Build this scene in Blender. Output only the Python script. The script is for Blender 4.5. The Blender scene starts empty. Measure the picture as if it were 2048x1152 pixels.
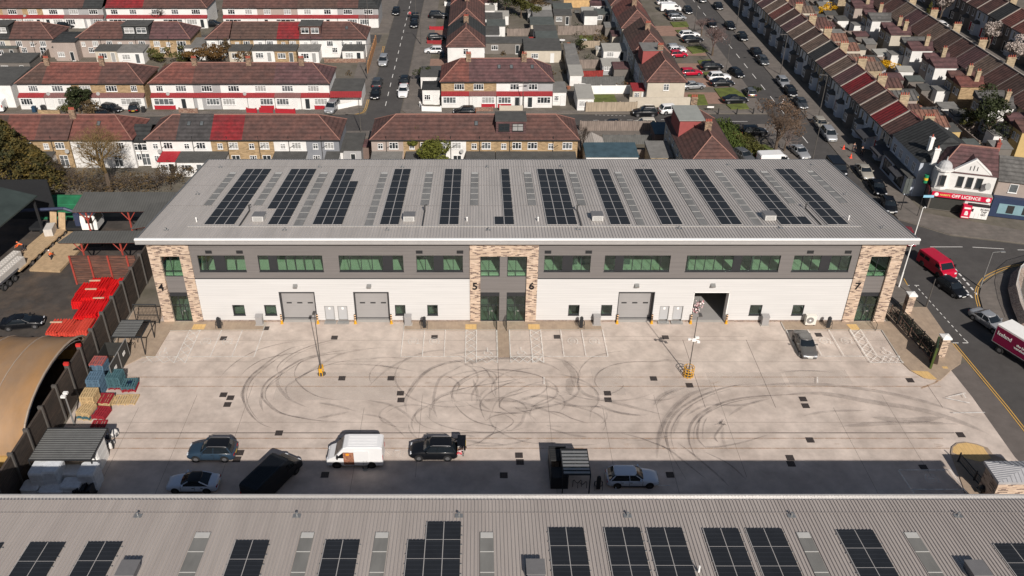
import bpy, math, random
from math import sin, cos, tan, atan, atan2, pi, radians, hypot, sqrt
from mathutils import Vector, Matrix
rnd = random.Random(7)
S = bpy.context.scene
COL = S.collection
# ---------------------------------------------------------------- camera, sky, sun, exposure
FOC = 1745.0; PITCH = radians(32.65); CAMZ = 58.0; CAMY = -83.2; PPX = 959.0; PPY = 576.0
cd = bpy.data.cameras.new('camera'); cam = bpy.data.objects.new('camera', cd); COL.objects.link(cam)
cam.location = (0, CAMY, CAMZ); cam.rotation_euler = (radians(90) - PITCH, 0, 0)
cd.sensor_width = 36; cd.lens = FOC / 2048 * 36; cd.shift_x = (1024 - PPX) / 2048; cd.shift_y = 0
cd.clip_start = 0.5; cd.clip_end = 3000
S.camera = cam
SUN_EL = radians(35.5); SUN_AZ = radians(15.6)          # the sun stands behind the camera, to its right
SDIR = Vector((sin(SUN_AZ) * cos(SUN_EL), -cos(SUN_AZ) * cos(SUN_EL), sin(SUN_EL)))
w = bpy.data.worlds.new('World'); S.world = w; w.use_nodes = True
nt = w.node_tree; bg = nt.nodes['Background']
sky = nt.nodes.new('ShaderNodeTexSky'); sky.sky_type = 'NISHITA'; sky.sun_disc = False
sky.sun_elevation = SUN_EL; sky.sun_rotation = radians(180) - SUN_AZ
sky.air_density = 1.0; sky.dust_density = 1.5; sky.ozone_density = 1.0
nt.links.new(sky.outputs['Color'], bg.inputs['Color']); bg.inputs['Strength'].default_value = 0.05
sl = bpy.data.lights.new('sun', 'SUN'); sl.energy = 4.8; sl.angle = radians(0.5); sl.color = (1.0, 0.93, 0.86)
so = bpy.data.objects.new('sun', sl); COL.objects.link(so)
so.rotation_euler = SDIR.to_track_quat('Z', 'Y').to_euler()
S.view_settings.view_transform = 'Standard'; S.view_settings.look = 'None'
S.view_settings.exposure = 0.12; S.view_settings.gamma = 1.0; S.view_settings.use_curve_mapping = False
S.render.engine = 'CYCLES'

# ---------------------------------------------------------------- survey helpers: where a point seen in the photo stands
def _ray(px, py):
    b = (py - PPY) / FOC
    return ((px - PPX) / FOC, cos(PITCH) - b * sin(PITCH), -sin(PITCH) - b * cos(PITCH))
def G(px, py, z=0.0):
    a, D, h = _ray(px, py); t = (z - CAMZ) / h
    return (a * t, D * t + CAMY)
def F(px, py, Y=0.0):
    a, D, h = _ray(px, py); t = (Y - CAMY) / D
    return (a * t, CAMZ + h * t)
RZ0, RY0, RSL = 11.4, -0.7, 0.1164
def RF(px, py):                     # on the warehouse roof plane
    a, D, h = _ray(px, py)
    t = (RZ0 - RSL * (CAMY - RY0) - CAMZ) / (h + RSL * D)
    return (a * t, D * t + CAMY)
def rz_at(Y): return RZ0 - RSL * (Y - RY0)

# ---------------------------------------------------------------- materials
MATS = {}
def nd(nt, t, **k):
    n = nt.nodes.new(t)
    for a, b in k.items(): setattr(n, a, b)
    return n
def mat(name, col, rough=0.8, var=0.12, scale=1.5, metal=0.0, spec=0.3, bump=0.0, bscale=20.0,
        stripe=None, sfreq=3.0, sdark=0.7, swidth=0.25, streak=None, coord='Object', col2=None, mixscale=0.4, mixpos=0.5, mixw=0.15, coat=0.0):
    """procedural surface: base colour, blotchy variation, optional second colour in patches, optional stripes (courses, ribs, boards)"""
    if name in MATS: return MATS[name]
    m = bpy.data.materials.new(name); m.use_nodes = True; MATS[name] = m
    t = m.node_tree; b = t.nodes['Principled BSDF']; L = t.links
    b.inputs['Roughness'].default_value = rough; b.inputs['Metallic'].default_value = metal
    b.inputs['Specular IOR Level'].default_value = spec
    if coat: b.inputs['Coat Weight'].default_value = coat; b.inputs['Coat Roughness'].default_value = 0.08
    geo = nd(t, 'ShaderNodeNewGeometry'); tc = nd(t, 'ShaderNodeTexCoord')
    pos = geo.outputs['Position'] if coord == 'World' else tc.outputs['Object']
    wpos = geo.outputs['Position']
    if streak:
        mp = nd(t, 'ShaderNodeMapping'); mp.inputs['Scale'].default_value = streak; L.new(wpos, mp.inputs['Vector']); vsrc = mp.outputs['Vector']
    else: vsrc = wpos
    no = nd(t, 'ShaderNodeTexNoise'); no.inputs['Scale'].default_value = scale; no.inputs['Detail'].default_value = 7; no.inputs['Roughness'].default_value = 0.65
    L.new(vsrc, no.inputs['Vector'])
    mr = nd(t, 'ShaderNodeMapRange'); mr.inputs['From Min'].default_value = 0.3; mr.inputs['From Max'].default_value = 0.7
    mr.inputs['To Min'].default_value = 1 - var; mr.inputs['To Max'].default_value = 1 + var
    L.new(no.outputs['Fac'], mr.inputs['Value'])
    base = nd(t, 'ShaderNodeMix', data_type='RGBA'); base.inputs['A'].default_value = (*col, 1); base.inputs['B'].default_value = (*(col2 or col), 1)
    if col2:
        n2 = nd(t, 'ShaderNodeTexNoise'); n2.inputs['Scale'].default_value = mixscale; n2.inputs['Detail'].default_value = 8; n2.inputs['Roughness'].default_value = 0.7
        L.new(vsrc, n2.inputs['Vector'])
        m2 = nd(t, 'ShaderNodeMapRange'); m2.inputs['From Min'].default_value = mixpos - mixw; m2.inputs['From Max'].default_value = mixpos + mixw
        L.new(n2.outputs['Fac'], m2.inputs['Value']); L.new(m2.outputs['Result'], base.inputs['Factor'])
    else: base.inputs['Factor'].default_value = 0
    mul = nd(t, 'ShaderNodeVectorMath', operation='SCALE')
    L.new(base.outputs['Result'], mul.inputs[0]); L.new(mr.outputs['Result'], mul.inputs['Scale'])
    out = mul.outputs['Vector']; hsrc = None
    if stripe:
        sx = nd(t, 'ShaderNodeSeparateXYZ'); L.new(pos if stripe[0] == 'o' else wpos, sx.inputs[0])
        ax = sx.outputs[{'x': 0, 'y': 1, 'z': 2}[stripe[1]]]
        fr = nd(t, 'ShaderNodeMath', operation='MULTIPLY'); fr.inputs[1].default_value = sfreq; L.new(ax, fr.inputs[0])
        f2 = nd(t, 'ShaderNodeMath', operation='FRACT'); L.new(fr.outputs[0], f2.inputs[0])
        lt = nd(t, 'ShaderNodeMath', operation='LESS_THAN'); lt.inputs[1].default_value = swidth; L.new(f2.outputs[0], lt.inputs[0])
        ms = nd(t, 'ShaderNodeMapRange'); ms.inputs['To Min'].default_value = 1; ms.inputs['To Max'].default_value = sdark
        L.new(lt.outputs[0], ms.inputs['Value'])
        mu = nd(t, 'ShaderNodeVectorMath', operation='SCALE'); L.new(out, mu.inputs[0]); L.new(ms.outputs['Result'], mu.inputs['Scale']); out = mu.outputs['Vector']
    L.new(out, b.inputs['Base Color'])
    if bump:
        nb = nd(t, 'ShaderNodeTexNoise'); nb.inputs['Scale'].default_value = bscale; nb.inputs['Detail'].default_value = 4; L.new(vsrc, nb.inputs['Vector'])
        bp = nd(t, 'ShaderNodeBump'); bp.inputs['Strength'].default_value = bump; bp.inputs['Distance'].default_value = 0.05
        L.new(nb.outputs['Fac'], bp.inputs['Height']); L.new(bp.outputs['Normal'], b.inputs['Normal'])
    return m
def brick_mat(name, cols, mortar, bw=0.45, bh=0.1, rough=0.9, weights=None):
    """stretcher bond brickwork laid out in metres on any upright wall"""
    if name in MATS: return MATS[name]
    m = bpy.data.materials.new(name); m.use_nodes = True; MATS[name] = m
    t = m.node_tree; b = t.nodes['Principled BSDF']; L = t.links; b.inputs['Roughness'].default_value = rough; b.inputs['Specular IOR Level'].default_value = 0.2
    geo = nd(t, 'ShaderNodeNewGeometry'); sx = nd(t, 'ShaderNodeSeparateXYZ'); L.new(geo.outputs['Position'], sx.inputs[0])
    ad = nd(t, 'ShaderNodeMath', operation='ADD'); L.new(sx.outputs[0], ad.inputs[0]); L.new(sx.outputs[1], ad.inputs[1])
    cb = nd(t, 'ShaderNodeCombineXYZ'); L.new(ad.outputs[0], cb.inputs[0]); L.new(sx.outputs[2], cb.inputs[1])
    br = nd(t, 'ShaderNodeTexBrick'); L.new(cb.outputs[0], br.inputs['Vector'])
    br.inputs['Scale'].default_value = 1; br.inputs['Brick Width'].default_value = bw; br.inputs['Row Height'].default_value = bh
    br.inputs['Mortar Size'].default_value = 0.008; br.inputs['Bias'].default_value = 0
    br.inputs['Color1'].default_value = (0, 0, 0, 1); br.inputs['Color2'].default_value = (1, 1, 1, 1); br.inputs['Mortar'].default_value = (0.5, 0.5, 0.5, 1)
    rp = nd(t, 'ShaderNodeValToRGB'); rp.color_ramp.interpolation = 'CONSTANT'; e = rp.color_ramp.elements
    ws = weights or [1.0 / len(cols)] * len(cols); p = 0
    e[0].position = 0; e[0].color = (*cols[0], 1); p = ws[0]; e[1].position = p; e[1].color = (*cols[1], 1); p += ws[1]
    for c, k in list(zip(cols, ws))[2:]:
        x = e.new(p); x.color = (*c, 1); p += k
    L.new(br.outputs['Color'], rp.inputs['Fac'])
    no = nd(t, 'ShaderNodeTexNoise'); no.inputs['Scale'].default_value = 0.8; no.inputs['Detail'].default_value = 6; L.new(geo.outputs['Position'], no.inputs['Vector'])
    mr = nd(t, 'ShaderNodeMapRange'); mr.inputs['To Min'].default_value = 0.75; mr.inputs['To Max'].default_value = 1.25; L.new(no.outputs['Fac'], mr.inputs['Value'])
    mx = nd(t, 'ShaderNodeMix', data_type='RGBA'); L.new(br.outputs['Fac'], mx.inputs['Factor']); L.new(rp.outputs['Color'], mx.inputs['A']); mx.inputs['B'].default_value = (*mortar, 1)
    mu = nd(t, 'ShaderNodeVectorMath', operation='SCALE'); L.new(mx.outputs['Result'], mu.inputs[0]); L.new(mr.outputs['Result'], mu.inputs['Scale'])
    L.new(mu.outputs['Vector'], b.inputs['Base Color'])
    return m
def glass_mat(name, tint=(0.45, 0.75, 0.62), gloss=0.12, refl=(0.8, 0.9, 0.95)):
    if name in MATS: return MATS[name]
    m = bpy.data.materials.new(name); m.use_nodes = True; MATS[name] = m
    t = m.node_tree; t.nodes.remove(t.nodes['Principled BSDF']); o = t.nodes['Material Output']; L = t.links
    tr = nd(t, 'ShaderNodeBsdfTransparent'); tr.inputs['Color'].default_value = (*tint, 1)
    gl = nd(t, 'ShaderNodeBsdfGlossy'); gl.inputs['Roughness'].default_value = 0.03; gl.inputs['Color'].default_value = (*refl, 1)
    fr = nd(t, 'ShaderNodeFresnel'); fr.inputs['IOR'].default_value = 1.5
    ad = nd(t, 'ShaderNodeMath', operation='ADD', use_clamp=True); ad.inputs[1].default_value = gloss; L.new(fr.outputs[0], ad.inputs[0])
    mx = nd(t, 'ShaderNodeMixShader'); L.new(ad.outputs[0], mx.inputs[0]); L.new(tr.outputs[0], mx.inputs[1]); L.new(gl.outputs[0], mx.inputs[2]); L.new(mx.outputs[0], o.inputs['Surface'])
    return m
def mark_mat(name, col, alpha=0.5, scale=3.0, rough=0.8, lo=0.35, hi=0.65):
    """a thin worn deposit on the concrete (rubber, rust, faded paint): patchy cover, the slab shows through"""
    if name in MATS: return MATS[name]
    m = bpy.data.materials.new(name); m.use_nodes = True; MATS[name] = m
    t = m.node_tree; b = t.nodes['Principled BSDF']; L = t.links; b.inputs['Base Color'].default_value = (*col, 1); b.inputs['Roughness'].default_value = rough
    geo = nd(t, 'ShaderNodeNewGeometry'); no = nd(t, 'ShaderNodeTexNoise'); no.inputs['Scale'].default_value = scale; no.inputs['Detail'].default_value = 6; no.inputs['Roughness'].default_value = 0.7
    L.new(geo.outputs['Position'], no.inputs['Vector'])
    mr = nd(t, 'ShaderNodeMapRange'); mr.inputs['From Min'].default_value = lo; mr.inputs['From Max'].default_value = hi; mr.inputs['To Min'].default_value = alpha * 0.15; mr.inputs['To Max'].default_value = alpha
    L.new(no.outputs['Fac'], mr.inputs['Value']); L.new(mr.outputs['Result'], b.inputs['Alpha'])
    return m

# ---------------------------------------------------------------- mesh builder
class MB:
    def __init__(s): s.v = []; s.f = []; s.m = []
    def face(s, pts, mi=0):
        n = len(s.v); s.v += [tuple(p) for p in pts]; s.f.append(tuple(range(n, n + len(pts)))); s.m.append(mi); return s
    def grid(s, vs, fs, mi=0):
        n = len(s.v); s.v += [tuple(p) for p in vs]; s.f += [tuple(i + n for i in f) for f in fs]; s.m += [mi] * len(fs); return s
    def box(s, x0, x1, y0, y1, z0, z1, mi=0, M=None):
        vs = [(x0, y0, z0), (x1, y0, z0), (x1, y1, z0), (x0, y1, z0), (x0, y0, z1), (x1, y0, z1), (x1, y1, z1), (x0, y1, z1)]
        if M is not None: vs = [M @ Vector(p) for p in vs]
        return s.grid(vs, [(0, 3, 2, 1), (4, 5, 6, 7), (0, 1, 5, 4), (1, 2, 6, 5), (2, 3, 7, 6), (3, 0, 4, 7)], mi)
    def prism(s, pts, z0, z1, mi=0):
        """upright prism over a ground outline (any winding)"""
        a = sum(pts[i][0] * pts[(i + 1) % len(pts)][1] - pts[(i + 1) % len(pts)][0] * pts[i][1] for i in range(len(pts)))
        if a < 0: pts = pts[::-1]
        n = len(pts); vs = [(p[0], p[1], z0) for p in pts] + [(p[0], p[1], z1) for p in pts]
        return s.grid(vs, [tuple(range(n))[::-1], tuple(range(n, 2 * n))] + [(i, (i + 1) % n, n + (i + 1) % n, n + i) for i in range(n)], mi)
    def extr(s, prof, x0, x1, axis='x', mi=0, closed=True, caps=True):
        """profile [(a,b)] swept along an axis; for 'x' the profile is (y,z), for 'y' it is (x,z)"""
        n = len(prof); P = (lambda a, b, t: (t, a, b)) if axis == 'x' else (lambda a, b, t: (a, t, b))
        vs = [P(a, b, x0) for a, b in prof] + [P(a, b, x1) for a, b in prof]
        fs = [(i, (i + 1) % n, n + (i + 1) % n, n + i) for i in range(n if closed else n - 1)]
        if closed and caps: fs += [tuple(range(n))[::-1], tuple(range(n, 2 * n))]
        return s.grid(vs, fs, mi)
    def cyl(s, p0, p1, r0, r1=None, n=8, mi=0, caps=True):
        r1 = r0 if r1 is None else r1; a = Vector(p0); b = Vector(p1); d = (b - a)
        if d.length < 1e-6: return s
        q = d.to_track_quat('Z', 'Y'); vs = []
        for c, r in ((a, r0), (b, r1)):
            for k in range(n): vs.append(c + q @ Vector((r * cos(2 * pi * k / n), r * sin(2 * pi * k / n), 0)))
        fs = [(k, (k + 1) % n, n + (k + 1) % n, n + k) for k in range(n)]
        if caps: fs += [tuple(range(n))[::-1], tuple(range(n, 2 * n))]
        return s.grid(vs, fs, mi)
    def tube(s, pts, r, n=6, mi=0):
        for i in range(len(pts) - 1): s.cyl(pts[i], pts[i + 1], r, r, n, mi)
        return s
    def loft(s, rings, mi=0, closed=True, cap=True):
        n = len(rings[0]); vs = [p for r in rings for p in r]; fs = []
        for j in range(len(rings) - 1):
            for i in range(n if closed else n - 1):
                fs.append((j * n + i, j * n + (i + 1) % n, (j + 1) * n + (i + 1) % n, (j + 1) * n + i))
        if cap: fs += [tuple(range(n))[::-1], tuple((len(rings) - 1) * n + i for i in range(n))]
        return s.grid(vs, fs, mi)
    def dome(s, c, r, rz=None, n=10, k=4, full=False, mi=0):
        rz = rz or r; rings = []
        lo = -k if full else 0
        for j in range(lo, k):
            a = pi / 2 * j / k; rings.append([(c[0] + r * cos(a) * cos(2 * pi * i / n), c[1] + r * cos(a) * sin(2 * pi * i / n), c[2] + rz * sin(a)) for i in range(n)])
        rings.append([(c[0] + .02 * r * cos(2 * pi * i / n), c[1] + .02 * r * sin(2 * pi * i / n), c[2] + rz) for i in range(n)])
        return s.loft(rings, mi)
    def wall(s, x0, x1, z0, z1, holes, y0, y1, mi=0):
        """upright slab in the xz plane between y0 and y1 with rectangular openings (xa,xb,za,zb)"""
        xs = sorted({x0, x1, *[h[i] for h in holes for i in (0, 1)]}); zs = sorted({z0, z1, *[h[i] for h in holes for i in (2, 3)]})
        nx, nz = len(xs) - 1, len(zs) - 1
        def solid(i, j):
            if i < 0 or j < 0 or i >= nx or j >= nz: return False
            a = (xs[i] + xs[i + 1]) / 2; b = (zs[j] + zs[j + 1]) / 2
            return not any(h[0] < a < h[1] and h[2] < b < h[3] for h in holes)
        for i in range(nx):
            for j in range(nz):
                if not solid(i, j): continue
                a, b, c, d = xs[i], xs[i + 1], zs[j], zs[j + 1]
                s.face([(a, y0, c), (b, y0, c), (b, y0, d), (a, y0, d)], mi); s.face([(b, y1, c), (a, y1, c), (a, y1, d), (b, y1, d)], mi)
                if not solid(i - 1, j): s.face([(a, y1, c), (a, y0, c), (a, y0, d), (a, y1, d)], mi)
                if not solid(i + 1, j): s.face([(b, y0, c), (b, y1, c), (b, y1, d), (b, y0, d)], mi)
                if not solid(i, j - 1): s.face([(a, y1, c), (b, y1, c), (b, y0, c), (a, y0, c)], mi)
                if not solid(i, j + 1): s.face([(a, y0, d), (b, y0, d), (b, y1, d), (a, y1, d)], mi)
        return s
    def mesh(s, name, mats, smooth=False):
        me = bpy.data.meshes.new(name); me.from_pydata(s.v, [], s.f)
        ms = mats if isinstance(mats, (list, tuple)) else [mats]
        for m in ms: me.materials.append(m)
        if len(ms) > 1: me.polygons.foreach_set('material_index', s.m)
        if smooth: me.polygons.foreach_set('use_smooth', [True] * len(s.f))
        me.update(); return me
    def build(s, name, mats, parent=None, smooth=False, loc=None, rot=None, **kw):
        o = bpy.data.objects.new(name, s.mesh(name, mats, smooth)); COL.objects.link(o)
        if parent is not None: o.parent = parent
        if loc is not None: o.location = loc
        if rot is not None: o.rotation_euler = rot
        for k, v in kw.items(): o[k] = v
        return o
def thing(name, label, cat, loc=(0, 0, 0), rz=0.0, group=None):
    o = bpy.data.objects.new(name, None); COL.objects.link(o); o.empty_display_size = 0.3
    o.location = loc if len(loc) == 3 else (*loc, 0); o.rotation_euler = (0, 0, rz); o['label'] = label; o['category'] = cat
    if group: o['group'] = group
    return o
def tag(o, label, cat, group=None):
    o['label'] = label; o['category'] = cat
    if group: o['group'] = group
    return o
KIDS = {}
def inst(me, name, parent=None, loc=(0, 0, 0), rot=(0, 0, 0), scale=None):
    o = bpy.data.objects.new(name, me); COL.objects.link(o); o.parent = parent; o.location = loc; o.rotation_euler = rot
    if scale: o.scale = scale
    return o
def struct(name, mb, m, **k): return mb.build(name, m, kind='structure', **k)
def text_mesh(txt, size, depth=0.03, bold=0.0):
    c = bpy.data.curves.new('lettering', 'FONT'); c.body = txt; c.size = size; c.extrude = depth; c.align_x = 'CENTER'; c.align_y = 'CENTER'; c.offset = bold; c.resolution_u = 3
    o = bpy.data.objects.new('lettering', c); COL.objects.link(o)
    dg = bpy.context.evaluated_depsgraph_get(); dg.update(); me = bpy.data.meshes.new_from_object(o.evaluated_get(dg)); bpy.data.objects.remove(o); return me
def lettering(name, txt, size, m, parent, loc, rot, depth=0.03, bold=0.0):
    me = text_mesh(txt, size, depth, bold); me.materials.clear(); me.materials.append(m)
    return inst(me, name, parent, loc, rot)
ORD = ['first', 'second', 'third', 'fourth', 'fifth', 'sixth', 'seventh', 'eighth', 'ninth', 'tenth', 'eleventh', 'twelfth', 'thirteenth', 'fourteenth', 'fifteenth', 'sixteenth', 'seventeenth', 'eighteenth', 'nineteenth', 'twentieth']
def nth(i):
    if i < 20: return ORD[i]
    t = {2: 'twenty', 3: 'thirty', 4: 'forty'}[(i + 1) // 10]
    return t + '-' + ORD[(i + 1) % 10 - 1] if (i + 1) % 10 else t[:-1] + 'ieth'

# ---------------------------------------------------------------- shared materials
M_conc = mat('yard_concrete', (0.545, 0.465, 0.405), 0.85, 0.2, 0.5, bump=0.15, bscale=30, col2=(0.455, 0.382, 0.33), mixscale=0.13, mixw=.1)
M_white = mat('white_cladding', (0.56, 0.555, 0.545), 0.38, 0.07, 1.0, streak=(0.12, 1, 5), stripe='oz', sfreq=3.3, sdark=0.88, swidth=0.12, spec=0.5, bump=0.12, bscale=3)  # streaky tone in the colour stands for the sheen bands on the cladding
M_grey = mat('grey_cladding', (0.165, 0.153, 0.147), 0.4, 0.13, 1.0, streak=(0.12, 1, 5), stripe='oz', sfreq=2.0, sdark=0.85, swidth=0.06, spec=0.5, bump=0.12, bscale=3)
M_fascia = mat('silver_fascia', (0.47, 0.46, 0.45), 0.35, 0.05, 1, metal=0.4, spec=0.5)
M_roof = mat('roof_sheet', (0.49, 0.455, 0.425), 0.5, 0.09, 0.5, metal=0.15, streak=(2.5, .15, 1), col2=(0.44, 0.41, 0.38), mixscale=0.15)
M_roof2 = mat('near_roof_sheet', (0.45, 0.405, 0.37), 0.5, 0.09, 0.5, metal=0.15, streak=(2.5, .15, 1), col2=(0.41, 0.365, 0.335), mixscale=0.15)
M_pier = brick_mat('buff_mixed_brick', [(0.46, 0.35, 0.26), (0.15, 0.105, 0.085), (0.55, 0.43, 0.33), (0.34, 0.245, 0.19), (0.50, 0.375, 0.275)], (0.48, 0.39, 0.32), 0.45, 0.115, weights=[0.28, 0.2, 0.2, 0.12, 0.2])
M_black = mat('black_metal', (0.02, 0.021, 0.023), 0.5, 0.1, 2, spec=0.4)
M_frame = mat('dark_window_frame', (0.03, 0.031, 0.034), 0.45, 0.05, 2)
M_glass = glass_mat('green_glass', (0.68, 0.80, 0.72), 0.02)
M_darkglass = mat('car_glass', (0.012, 0.016, 0.02), 0.06, 0.0, 1, spec=0.6)
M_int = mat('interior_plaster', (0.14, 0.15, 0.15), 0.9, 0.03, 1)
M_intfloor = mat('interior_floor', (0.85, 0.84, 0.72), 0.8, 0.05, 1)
M_pave = mat('block_paving', (0.36, 0.275, 0.20), 0.9, 0.14, 1.3, bump=0.2, bscale=25, stripe='wx', sfreq=2.5, sdark=0.93, swidth=0.12, col2=(0.31, 0.24, 0.18), mixscale=0.5)
M_tactile = mat('buff_tactile_paving', (0.60, 0.40, 0.17), 0.85, 0.10, 2, stripe='wx', sfreq=2.5, sdark=0.75, swidth=0.08)
M_kerb = mat('kerb_stone', (0.40, 0.37, 0.33), 0.9, 0.1, 2)
M_paint = mark_mat('worn_white_paint', (0.85, 0.83, 0.78), 0.6, 1.6, lo=0.3, hi=0.55)
M_rust = mark_mat('rust_stain', (0.36, 0.20, 0.09), 0.75, 0.9)
M_joint = mark_mat('slab_joint', (0.12, 0.10, 0.09), 0.65, 0.5, lo=0.25, hi=0.5)
M_tyre1 = mark_mat('tyre_rubber_mark', (0.14, 0.12, 0.112), 0.48, 0.9, lo=0.3, hi=0.7)
M_tyre2 = mark_mat('faint_tyre_mark', (0.15, 0.13, 0.12), 0.3, 0.9, lo=0.3, hi=0.7)
M_yellow = mat('yellow_paint', (0.62, 0.32, 0.02), 0.5, 0.06, 3)
M_galv = mat('galvanised_steel', (0.36, 0.36, 0.35), 0.45, 0.08, 3, metal=0.6)
M_dgalv = mat('dull_galvanised_pole', (0.14, 0.13, 0.12), 0.5, 0.08, 3, metal=0.4)
M_whitep = mat('white_paint', (0.78, 0.77, 0.74), 0.5, 0.04, 2)
M_doorgrey = mat('light_grey_door', (0.30, 0.29, 0.285), 0.45, 0.03, 1, stripe='oz', sfreq=1.7, sdark=0.86, swidth=0.04)
M_drain = mat('cast_iron_cover', (0.055, 0.045, 0.042), 0.6, 0.2, 5, stripe='wx', sfreq=6, sdark=0.6, swidth=0.3)
M_asph = mat('asphalt', (0.078, 0.073, 0.069), 0.9, 0.14, 0.6, bump=0.25, bscale=40, col2=(0.062, 0.058, 0.056), mixscale=0.12)
M_footway = mat('footway_slabs', (0.17, 0.148, 0.13), 0.9, 0.14, 0.9, col2=(0.125, 0.112, 0.10), mixscale=0.35, stripe='wy', sfreq=1.2, sdark=0.85, swidth=0.08)
M_ground = mat('bare_ground', (0.15, 0.13, 0.11), 0.95, 0.25, 0.4, bump=0.3, bscale=12, col2=(0.11, 0.10, 0.075), mixscale=0.25)
M_red = mat('red_paint', (0.55, 0.035, 0.03), 0.5, 0.08, 3)
# ================================================================ GROUND AND ROADS
mb = MB(); mb.face([(-500, -300, 0), (500, -300, 0), (500, 800, 0), (-500, 800, 0)]); struct('ground', mb, M_ground)
def sheet(name, pts, z, m): mb = MB(); mb.face([(p[0], p[1], z) for p in (pts if sum(pts[i][0]*pts[(i+1)%len(pts)][1]-pts[(i+1)%len(pts)][0]*pts[i][1] for i in range(len(pts)))>0 else pts[::-1])]); return struct(name, mb, m)
# concrete yard between the two warehouses
yard = [(-41, 3), (-41, -60), (44, -60), G(2100, 985), G(2030, 915), G(1945, 795), G(1902, 741), (50.2, -9.5), (47.4, -6), (47.2, 3)]
sheet('yard', yard, 0.012, M_conc)

# ---- slab joints, drain slot and rust lines
MARKZ = [0.020]
def zmark():
    MARKZ[0] += 0.0006; return MARKZ[0]
def strip(mb, pts, w, z=None, taper=False):
    """a flat band of width w (m) along ground points"""
    z = z or zmark(); n = len(pts); L = []; R = []
    for i in range(n):
        a = Vector(pts[max(i - 1, 0)]); b = Vector(pts[min(i + 1, n - 1)]); d = (b - a)
        d = d.normalized() if d.length > 1e-6 else Vector((1, 0)); q = Vector((-d.y, d.x)); p = Vector(pts[i])
        k = w / 2 * (1 if not taper else max(0.15, min(1, 4 * min(i, n - 1 - i) / (n - 1))))
        L.append((*(p + q * k), z)); R.append((*(p - q * k), z))
    mb.grid(L + R, [(i, n + i, n + i + 1, i + 1)[::-1] for i in range(n - 1)])
def smooth_pts(pts, k=6):
    out = []
    for i in range(len(pts) - 1):
        p0, p1, p2, p3 = [Vector(pts[min(max(j, 0), len(pts) - 1)]) for j in (i - 1, i, i + 1, i + 2)]
        for s in range(k):
            t = s / k; out.append(0.5 * ((2 * p1) + (p2 - p0) * t + (2 * p0 - 5 * p1 + 4 * p2 - p3) * t * t + (3 * p1 - p0 - 3 * p2 + p3) * t ** 3))
    out.append(Vector(pts[-1])); return [tuple(p) for p in out]
mb = MB()
Yd = G(959, 866)[1]
strip(mb, [(-41, Yd), (G(1912, 871)[0], Yd)], 0.12)
for X in (G(1354, 645)[0], G(1477, 645)[0], G(994, 660)[0], 47.0):
    strip(mb, [(X, -3.5 if X < 40 else -11.5), (X, -15.2)], 0.05)
for k, X in enumerate((-34.6, -29.2, -23.8, -11.7, -5.9, 7.0, 12.5, 18.0, 24.6, 35.9, 41.6)): strip(mb, [(X, -15.2 + (k % 3) * 2.0), (X, -25 - (k % 2) * 8)], 0.03)
for Y, a, b in ((G(959, 681)[1], -38, 47), (G(959, 724)[1], -40, 47.5), (G(959, 845)[1], -41, 46), (-2.9, 10, 30)): strip(mb, [(a, Y), (b, Y)], 0.03)
struct('slab_joint_lines', mb, M_joint)
mb = MB()
for y, a, b, w in ((754.5, -41, 46.7, 0.09), (773, -41, 48.3, 0.09), (877, -38, 45, 0.10), (897, -36.5, 45, 0.10)): strip(mb, [(a, G(959, y)[1]), (b, G(959, y)[1])], w)
strip(mb, [G(1870, 776), G(1842, 777), G(1870, 766), G(1888, 752)][1:], 0.18)
for x, y in ((480, 766), (668, 766), (855, 766), (1049, 888), (1042, 766), (1230, 766), (1425, 766), (1254, 890), (1433, 764), (1672, 888), (1878, 892), (1780, 882), (1745, 778)):
    p = G(x, y)
    for k in range(4):
        a = rnd.uniform(-0.3, 0.3); strip(mb, [(p[0] - rnd.uniform(.1, .5), p[1] + a), (p[0] + rnd.uniform(.1, .5), p[1] + a * .4)], rnd.uniform(.05, .15), taper=True)
struct('rust_stain_lines', mb, M_rust)
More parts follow.
